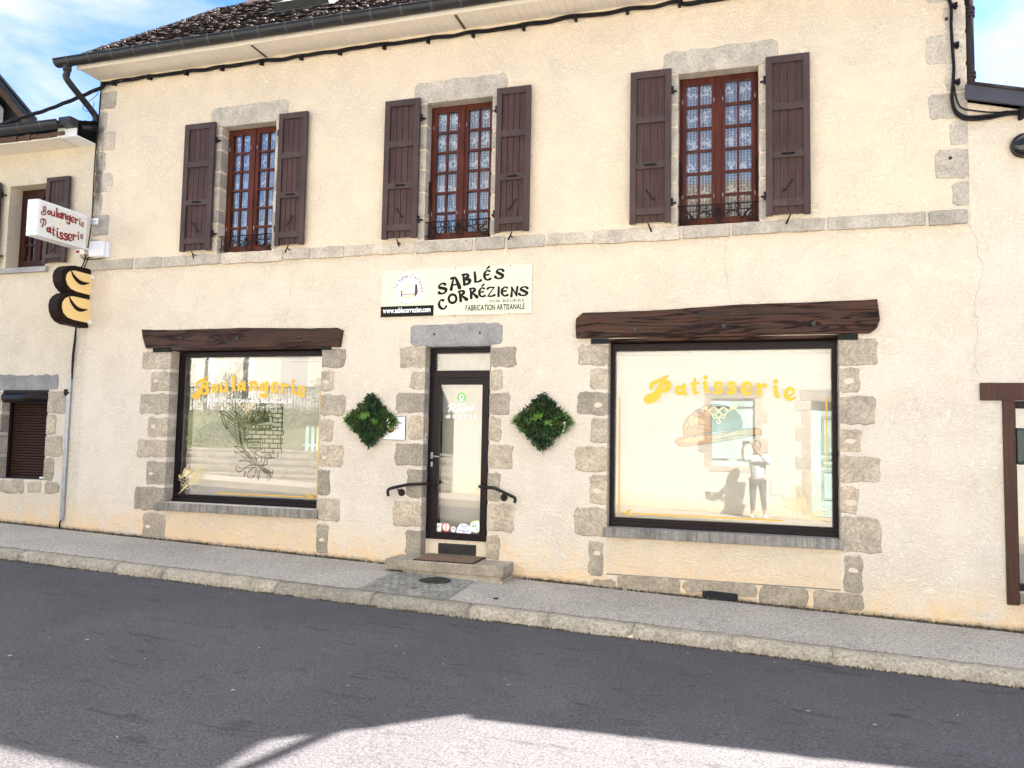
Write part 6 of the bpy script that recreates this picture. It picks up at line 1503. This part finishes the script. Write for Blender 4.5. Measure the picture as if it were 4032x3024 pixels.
mb = MB(); rslab(mb, (2.20, zt0), (9.2, zt0+s_*7.0), -.13, -.10, hgt); rf = mb.build('fascia_board', M['fasc'], rh)
mb = MB(); rslab(mb, (2.28, zt0+.01), (9.25, zt0+s_*6.97+.01), -.14, 8.2, .035); r2 = mb.build('roof', M['tiles'], rh)
mb = MB(); x = 2.22
while x < 9.1: w_ = random.uniform(.15, .22); mb.rnd = random.random(); z = zt0+s_*(x-2.2)+.01; rslab(mb, (x, z+.012), (x+w_-.006, z+s_*w_+.008), -.15, .2, .02); x += w_
mb.build('roof_tiles', M['tiles'], r2)
mb = MB(); mb.box(2.298, 5.6, -.03, .01, 2.222, 2.401, .004); mb.build('timber_lintel', M['post'], rh)
mb = MB(); mb.box(2.497, 2.603, -.032, .26, .182, 2.222, .004); mb.build('timber_post', M['post'], rh)
mb = MB(); ring(mb, 2.606, .30, 5.2, 2.218, .045, .12, .2, wb=.07, wt=.07); rwn = mb.build('shop_window', M['alu'], rh)
mb = MB(); mb.box(2.65, 5.16, .155, .163, .36, 2.15); mb.build('glass', M['shopglass'], rwn); mb = MB(); mb.box(2.61, 5.2, .30, .31, .3, 2.2); mb.build('room', M['plaster'], rwn)
mb = MB(); mb.rnd = .4; mb.box(2.605, 5.3, -.05, .2, .20, .298, .01); mb.build('window_sill', M['sill'], rh)
mb = MB(); mb.rnd = .5; mb.box(2.64, 4.2, -.35, -.001, -.25, -.01, .012); tag(mb.build('doorstep', M['stone']), 'grey stone step at the right picture edge below the brown timber shopfront', 'step')
bx = on_y(3832+440/2.676, 1480+560/2.676, .03)[0]
mb = MB(); mb.box(2.604, 2.70, -.06, .11, 1.575, 1.945, .035); mb.box(2.70, 2.708, -.055, .10, 1.62, 1.90, .004); tag(mb.build('wall_cabinet', M['bag']), 'dark green rounded cabinet on the right shopfront beside the brown post', 'cabinet')
# dome
dc = thing('dome_mirror', 'glossy black dome on the wall near the right picture edge', 'mirror', (2.75, 0, 4.85))
mb = MB(); cx, cz, r_ = 2.745, 4.846, .128; n = 28; vs = []; fs_ = []
for i in range(9):
    th = R(90*i/8); rr_ = r_*math.sin(th); yy = -.05-.085*math.cos(th)
    for k in range(n): vs.append((cx+rr_*math.cos(6.283*k/n), yy, cz+rr_*math.sin(6.283*k/n)))
for i in range(8):
    for k in range(n): fs_.append((i*n+k, i*n+(k+1) % n, (i+1)*n+(k+1) % n, (i+1)*n+k))
mb.smooth = True; mb.add(vs, fs_); mb.smooth = False; M['gloss'] = simple('gloss_black', (.012, .010, .010), .07, var=.0); mb.build('dome', M['gloss'], dc)
mb = MB(); mb.tube([(cx, -.055, cz), (cx, -.02, cz)], r_*.98, 28); mb.tube([(cx, -.03, cz), (cx+.1, 0, cz-.02)], .02, 8); mb.build('mount', M['iron'], dc)
# wall cracks
def crack(pts, seed, par, nm='crack'):
    rr = random.Random(seed); mb = MB(); out = []
    for (a, b) in zip(pts, pts[1:]):
        n = max(2, int(math.dist(a, b)/.05))
        for k in range(n): t = k/n; out.append((a[0]+(b[0]-a[0])*t+rr.uniform(-.010, .010), a[1]+(b[1]-a[1])*t, rr.uniform(.0006, .0020)))
    ribbon(mb, out, onwall(-.0035), smooth=False); mb.build(nm, M['crackline'], par)
crack([P(2, 0, *q) for q in ((1838, 780), (1845, 950), (1850, 1170), (1850, 1350), (1840, 1440), (1895, 1540), (1912, 1655))]+[P(2, 1, *q) for q in ((1950, 70), (1890, 300), (1912, 480), (1885, 710), (1935, 815))], 1, house)
crack([P(2, 0, 292, 1540)]+[P(2, 1, *q) for q in ((265, 20), (285, 150), (318, 318))], 2, house)
crack([P(0, 1, *q) for q in ((1935, 30), (1885, 180), (1880, 300), (1840, 460))], 3, house)
crack([P(1, 0, *q) for q in ((850, 215), (880, 290), (935, 330), (935, 400))], 4, house)
# weeds and dirt along the wall foot
def along(nm, x0, x1, y0, dy, n, mat, lab=None, s=(.006, .022), zf=gz, hgt_=.02):
    mb = MB()
    for k in range(n):
        x = random.uniform(x0, x1)
        if noise.noise(Vector((x*1.7, 3.1, 0))) < -.15 and random.random() < .7: continue
        if -4.2 < x < -2.6 and y0 > -.3: continue
        y = y0+random.uniform(-dy, dy); z = zf(x, y); r_ = random.uniform(*s); mb.rnd = random.random()
        a = random.uniform(0, 6.28); mb.add([(x-r_*math.cos(a), y-r_*math.sin(a), z-.004), (x+r_*math.cos(a), y+r_*math.sin(a), z-.004), (x+random.uniform(-r_, r_), y+random.uniform(-r_, r_), z+random.uniform(.3, 1)*r_*1.6), (x+r_*math.sin(a), y-r_*math.cos(a), z-.004)], [(0, 1, 2), (1, 3, 2), (3, 0, 2)])
    return tag(mb.build(nm, mat), kind='stuff')
along('moss_line', -12, 4.5, -.012, .014, 5200, M['weed'])
along('kerb_grass', -14, 6, -1.585, .010, 5200, M['weed'], zf=lambda x, y: SL*x-.145, s=(.005, .018))
along('kerb_joint_moss', -12, 6, -1.392, .004, 1800, M['weed'], s=(.003, .010), zf=lambda x, y: gz(x, y)-.004)
# small fallen bits on the road
lt = MB()
for k in range(34): x = random.uniform(-6, 3); y = random.uniform(-5.4, -1.7); z = SL*x-.145+.02*math.sin((y+1.58)/(-6.72)*math.pi)+.002; r_ = random.uniform(.004, .014); a = random.uniform(0, 6.28); lt.add([(x+r_*1.6*math.cos(a), y+r_*1.6*math.sin(a), z), (x-r_*math.sin(a)*.6, y+r_*math.cos(a)*.6, z+.003), (x-r_*1.6*math.cos(a), y-r_*1.6*math.sin(a), z), (x+r_*math.sin(a)*.6, y-r_*math.cos(a)*.6, z+.002)], [(0, 1, 2, 3)])
tag(lt.build('road_litter', simple('dry_bits', (.45, .42, .33), .9)), kind='stuff')

# ================================================================== ACROSS THE STREET (behind the camera, seen in the glass)
YO = -9.9
oh = thing('house', 'sunlit cream house with mint shutters across the street, seen mirrored in the shop glass', 'house', (0, -12, 0))
OW = (-.80, 1.147, .20, 2.772); OD = (1.45, .05, 2.45, 2.72)
def oq(mb, a, b, c, d): mb.quad(a, b, c, d)
mb = MB(); HX0, HX1, HZ = -7.4, 9.0, 6.0
xs = sorted([HX0, HX1, OW[0], OW[2], OD[0], OD[2]]); zs = sorted([-.5, HZ, OW[1], OW[3], OD[1], OD[3]])
for a, b in zip(xs, xs[1:]):
    for c, d in zip(zs, zs[1:]):
        m1, m2 = (a+b)/2, (c+d)/2
        if any(h[0] < m1 < h[2] and h[1] < m2 < h[3] for h in (OW, OD)): continue
        mb.quad((b, YO, c), (a, YO, c), (a, YO, d), (b, YO, d))
mb.quad((HX0, YO, -.5), (HX0, YO-8, -.5), (HX0, YO-8, HZ), (HX0, YO, HZ)); mb.quad((HX1, YO-8, -.5), (HX1, YO, -.5), (HX1, YO, HZ), (HX1, YO-8, HZ)); mb.quad((HX0, YO-8, -.5), (HX1, YO-8, -.5), (HX1, YO-8, HZ), (HX0, YO-8, HZ))
mb.build('wall', M['stucco_far'], oh)
mb = MB(); mb.add([(HX0-.2, YO+.4, HZ), (HX1+.2, YO+.4, HZ), (HX1+.2, YO-4, HZ+3.4), (HX0-.2, YO-4, HZ+3.4), (HX0-.2, YO-8.4, HZ), (HX1+.2, YO-8.4, HZ)], [(0, 1, 2, 3), (3, 2, 5, 4), (0, 3, 4), (1, 5, 2), (0, 4, 5, 1)]); mb.build('roof', M['tiles'], oh)
def bstone(mb, x0, x1, z0, z1): mb.rnd = random.random(); mb.box(x0, x1, YO-.1, YO+.012, z0, z1, .006)
mb = MB(); bstone(mb, -.95, .38, 2.79, 3.08); bstone(mb, 1.22, 2.75, 2.74, 3.0)
for X0, X1, sgn in ((OW[0], -1, -1), (OW[2], 1, 1)):
    z = OW[1]; k = 0
    while z < OW[3]-.1: h_ = random.uniform(.26, .38); wd = .3 if k % 2 else .16; e = min(z+h_, OW[3]); bstone(mb, min(X0, X0+sgn*wd), max(X0, X0+sgn*wd), z+.01, e-.015); z = e; k += 1
for X0, sgn in ((OD[0], -1), (OD[2], 1)):
    z = .1; k = 0
    while z < OD[3]-.1: h_ = random.uniform(.3, .42); wd = .34 if k % 2 else .2; e = min(z+h_, OD[3]); bstone(mb, min(X0, X0+sgn*wd), max(X0, X0+sgn*wd), z+.01, e-.015); z = e; k += 1
bstone(mb, -.9, .3, 1.04, 1.14)
mb.build('surround_stones', M['stone_pale'], oh)
mb = MB(); xc = (OW[0]+OW[2])/2; mb.box(OW[0]+.01, xc-.006, YO-.08, YO-.04, OW[1]+.01, OW[3]-.01); mb.box(xc+.006, OW[2]-.01, YO-.08, YO-.04, OW[1]+.01, OW[3]-.01)
for k in range(1, 10): x = OW[0]+.1*k; mb.box(x-.04, x+.04, YO-.045, YO-.036, OW[1]+.01, OW[3]-.01)
sh_ = mb.build('shutter', M['mint'], oh)
mb = MB()
for z in (OW[1]+.18, OW[3]-.2): mb.box(OW[0]+.02, OW[0]+.4, YO-.034, YO-.028, z-.018, z+.018); mb.box(OW[2]-.4, OW[2]-.02, YO-.034, YO-.028, z-.018, z+.018)
mb.build('strap_hinge', M['cast'], sh_); mb = MB(); mb.box(OW[0], OW[2], YO-.12, YO-.1, OW[1], OW[3]); mb.build('room', M['dark'], oh)
mb = MB(); mb.box(OD[0], OD[2], YO-.2, YO-.15, OD[1], OD[3]-.2); mb.box(OD[0], OD[0]+.14, YO-.15, YO-.08, OD[1], OD[3]-.2); dr = mb.build('door', M['mint'], oh)
mb = MB()
for z0, z1 in ((.45, 1.15), (1.22, 1.42), (1.5, 2.4)):
    for t in (0, .035): ring(mb, OD[0]+.25+t, z0+t, OD[2]-.12-t, z1-t, .018, YO-.15, YO-.13+t*.2)
mb.build('door_panels', M['mint'], dr)
mb = MB(); mb.box(OD[0], OD[2], YO-.2, YO-.17, OD[3]-.2, OD[3]); mb.build('room', M['plaster'], oh)
mb = MB(); mb.box(.55, .85, YO, YO+.02, .52, .95, .005); mb.build('meter_hatch', M['stucco_far'], oh)
for X in (-6, -4.2, 3.4, 6): 
    mb = MB(); mb.box(X, X+.95, YO, YO+.03, 3.7, 5.2); w5 = mb.build('window', M['mint'], oh)
# terraced garden to the left with retaining wall, bushes and fence, and a house on the terrace
gw = MB(); 
gwt = thing('garden_wall', 'low sunlit rubble stone garden wall across the street, seen mirrored in the left shop glass', 'wall', (-13, YO, .4))
z = .25; row = 0
while z < 1.25:
    h_ = random.uniform(.12, .22); x = -34.0
    while x < HX0-.02:
        l = random.uniform(.14, .42); gw.rnd = random.random(); e = min(x+l, HX0-.02); gw.add([(x+.006, YO+.02, z+.006+SL*0), (e-.006, YO+.02, z+.006), (e-.012, YO+.035+random.uniform(-.01, .01), z+h_*.5), (e-.01, YO+.02, z+h_-.006), (x+.01, YO+.02, z+h_-.008), (x+.012, YO+.035, z+h_*.5)], [(1, 0, 5, 2), (2, 5, 4, 3)]); x = e
    z += h_
gw.build('stones', M['gstone'], gwt); mb = MB(); mb.box(-34, HX0-.02, YO-.5, YO+.018, -.2, 1.24); mb.build('core', M['plaster'], gwt)
mb = MB(); mb.add([(-34, YO-.4, 1.2), (HX0, YO-.4, 1.2), (HX0, YO-3.5, 2.5), (-34, YO-3.5, 2.5), (HX0, -40, 2.6), (-34, -40, 2.6)], [(1, 0, 3, 2), (2, 3, 5, 4)]); struct('garden_bank', mb, simple('garden_soil', (.10, .11, .055), .9, var=.4, scale=3))
def bush(x, y, z, rx, ry, rz, n, seed, mat=None, s=(.03, .06)):
    rr = random.Random(seed); mb = MB()
    for k in range(n):
        while True:
            u = Vector((rr.uniform(-1, 1), rr.uniform(-1, 1), rr.uniform(-1, 1)))
            if u.length < 1 and u.length > .45: break
        u *= 1+.3*noise.noise(u*2.2+Vector((seed, 0, 0)))
        p = Vector((x+u.x*rx, y+u.y*ry, z+u.z*rz)); mb.rnd = rr.random(); l = rr.uniform(*s)
        d = Vector((rr.uniform(-1, 1), rr.uniform(-1, 1), rr.uniform(-.6, 1))).normalized(); q = d.orthogonal().normalized()*l*.45
        mb.add([p-d*l*.5, p+q, p+d*l*.5, p-q], [(0, 1, 2, 3)])
    return mb
labs = ['tall dark leafy shrub on the terrace left of the cream house posts', 'broad dark green shrub filling the bank above the garden wall', 'dark shrub on the bank nearest the opposite cream house', 'low dense garden bush near the far end of the stone garden wall', 'tall loose shrub behind the middle of the stone garden wall', 'round garden bush above the garden wall beside the mint pickets', 'spreading bush on the bank below the terrace railing', 'small bush growing at the foot of the opposite house corner']
for k, (x, y, z, a, b, c, n) in enumerate(((-17.4, -13.2, 2.8, 1.3, .6, 1.0, 2600), (-15.0, -11.9, 2.1, 1.9, .7, .7, 4200), (-10.6, -12.6, 2.5, 1.3, .7, .9, 3200), (-15.4, -10.8, 1.6, 1.1, .5, .5, 2600), (-12.6, -12.2, 2.6, .7, .6, 1.1, 2600), (-11.4, -11.2, 1.9, .9, .6, .7, 2400), (-13.8, -12.4, 2.2, 1.6, .7, .5, 2600), (-9.0, -11.5, 1.9, .8, .7, .9, 2200))):
    t = thing('bush', labs[k], 'bush', (x, y, z-c), group='bushes in the opposite garden'); bush(x, y, z, a, b, c, n, k).build('foliage', M['bush'], t); tb = MB(); tb.tube([(x, y, z-c-.3), (x, y, z)], [.04, .02], 6); tb.build('stem', M['rust'], t)
pk = thing('picket_fence', 'short mint painted picket fence on the stone garden wall opposite', 'fence', (-11.4, YO-.2, 1.2))
for k in range(9): mb = MB(); x = -12.0+k*.17; mb.box(x, x+.09, YO-.22, YO-.2, 1.2, 1.95); mb.build('picket', M['mint'], pk)
mb = MB(); mb.box(-12.1, -10.4, YO-.25, YO-.222, 1.4, 1.46); mb.build('rail', M['mint'], pk)
rl = thing('terrace_railing', 'thin dark railing along the garden terrace opposite', 'railing', (-15, -13.6, 2.5)); mb = MB(); mb.box(-19, -12.5, -13.62, -13.58, 3.28, 3.32)
for k in range(55): x = -19+k*.12; mb.box(x-.008, x+.008, -13.61, -13.59, 2.5, 3.3)
mb.build('bars', M['iron'], rl)
th_ = thing('house', 'sunlit cream terrace house with grey posts beyond the opposite garden', 'house', (-15, -16, 2.5)); mb = MB(); mb.box(-24, -11.2, -22, -15, 2.4, 8.5); mb.build('wall', M['stucco_far'], th_)
mb = MB(); mb.box(-16.1, -15.0, -15.0, -14.97, 2.6, 5.5); mb.build('door', M['plaster'], th_); mb = MB()
for X in (-18.6, -16.9, -13.2): mb.box(X, X+.14, -14.3, -14.16, 2.5, 5.6)
mb.build('post', M['white'], th_); mb = MB(); rslab(mb, (-24.4, 8.5), (-10.8, 8.6), -22.5, -14.5, .15); mb.build('roof', M['tiles'], th_)
# ================================================================== PHOTOGRAPHER, seen only as a reflection
def skin_body(name, pts, edges, mat, parent, sub=2, root=0):
    me = bpy.data.meshes.new(name); bm = bmesh.new(); ly = bm.verts.layers.skin.verify()
    vs = []
    for k, (co, r_) in enumerate(pts):
        v = bm.verts.new(co); v[ly].radius = (r_, r_) if not isinstance(r_, tuple) else r_; v[ly].use_root = (k == root); vs.append(v)
    for a, b in edges: bm.edges.new((vs[a], vs[b]))
    bm.to_mesh(me); bm.free(); me.materials.append(mat)
    o = bpy.data.objects.new(name, me); C.objects.link(o); o.modifiers.new('Skin', 'SKIN'); s = o.modifiers.new('Sub', 'SUBSURF'); s.levels = s.render_levels = sub
    if parent is not None: o.parent = parent; o.location = -world_of(parent)
    return o
PX, PY = .25, -9.36; G0 = .02
pr = thing('person', 'person in white shirt and grey jeans holding up a phone, mirrored in the shop glass', 'person', (PX, PY, G0))
def pt(x, y, z, r_): return ((PX+x, PY+y, G0+z), r_)
# chain of joints; the person faces +y, phone in front of the face a little to the -x side
B = [pt(0, 0, .95, .13), pt(0, .0, 1.12, .115), pt(0, -.01, 1.30, .135), pt(0, -.02, 1.43, .085), pt(-.01, .0, 1.50, .052), pt(-.02, .02, 1.57, .075), pt(-.02, .03, 1.66, .088),
     pt(-.17, -.02, 1.39, .052), pt(-.27, .10, 1.30, .043), pt(-.33, .26, 1.50, .033), pt(-.31, .32, 1.64, .028),
     pt(.17, -.02, 1.39, .052), pt(.24, .12, 1.25, .043), pt(.02, .27, 1.50, .033), pt(-.10, .31, 1.64, .028),
     pt(-.09, 0, .86, .095), pt(-.10, .02, .48, .058), pt(-.11, 0, .09, .038), pt(-.12, .12, .03, .033),
     pt(.09, 0, .86, .095), pt(.12, .04, .48, .058), pt(.15, .02, .09, .038), pt(.18, .13, .03, .033)]
E_ = [(0, 1), (1, 2), (2, 3), (3, 4), (4, 5), (5, 6), (2, 7), (7, 8), (8, 9), (9, 10), (2, 11), (11, 12), (12, 13), (13, 14), (0, 15), (15, 16), (16, 17), (17, 18), (0, 19), (19, 20), (20, 21), (21, 22)]
for hand, s, base in ((10, -1, (-.31, .32, 1.64)), (14, 1, (-.10, .31, 1.64))):
    for k in range(4):
        n0 = len(B); x, y, z = base; off = (k-1.5)*.017
        B.append(pt(x+s*.004, y-.004, z+.045+off*1.2, .0105)); B.append(pt(x-s*.04, y+.008, z+.058+off, .009)); B.append(pt(x-s*(.068-.004*k), y+.004, z+.055+off, .0075)); E_ += [(hand, n0), (n0, n0+1), (n0+1, n0+2)]
    n0 = len(B); B.append(pt(x-s*.02, y-.022, z+.015, .011)); B.append(pt(x-s*.055, y-.03, z+.03, .009)); E_ += [(hand, n0), (n0, n0+1)]
skin_body('body', B, E_, M['skin'], pr)
skin_body('shirt', [pt(0, .0, .84, .17), pt(0, 0, 1.08, .15), pt(0, -.01, 1.28, .165), pt(0, -.02, 1.41, .10), pt(-.18, -.02, 1.39, .072), pt(-.27, .10, 1.29, .062), pt(-.32, .23, 1.46, .05), pt(.18, -.02, 1.39, .072), pt(.24, .12, 1.24, .062), pt(.07, .24, 1.44, .05)], [(0, 1), (1, 2), (2, 3), (2, 4), (4, 5), (5, 6), (2, 7), (7, 8), (8, 9)], M['shirt'], pr, root=1)
skin_body('jeans', [pt(0, 0, .95, .150), pt(-.095, 0, .84, .108), pt(-.105, .02, .48, .072), pt(-.11, 0, .16, .052), pt(.095, 0, .84, .108), pt(.125, .04, .48, .072), pt(.15, .02, .16, .052)], [(0, 1), (1, 2), (2, 3), (0, 4), (4, 5), (5, 6)], M['jeans'], pr)
for s, x, y in ((-1, -.12, .04), (1, .165, .06)):
    sb = MB(); sb.ball((PX+x, PY+y, G0+.045), .05, 12, 8, (.95, 2.4, .85)); sb.build('shoe', M['wvinyl'], pr)
hb = MB(); hb.ball((PX-.02, PY+.005, G0+1.67), .108, 14, 10, (1, 1.02, 1.08)); hb.ball((PX-.02, PY-.07, G0+1.58), .07, 12, 8, (1.1, .9, 1.4)); hb.build('hair', M['hair'], pr)
fb_ = MB(); fb_.ball((PX-.02, PY+.055, G0+1.645), .082, 14, 10, (.92, .95, 1.22)); fb_.ball((PX-.02, PY+.140, G0+1.635), .014, 8, 6, (.8, 1.2, 1.5)); fb_.build('face', M['skin'], pr)
ey = MB()
for s in (-1, 1): ey.ball((PX-.02+s*.032, PY+.124, G0+1.665), .010, 8, 6)
ey.ball((PX-.02, PY+.128, G0+1.59), .014, 8, 5, (1.6, .4, .4)); ey.build('face_features', M['hair'], pr)
ph = MB(); ph.box(-.085, .075, -9.03, -9.021, CAMZ-.045, CAMZ+.032, .004); tag(ph.build('phone', M['gloss']), 'black phone held up sideways by the mirrored person', 'phone')
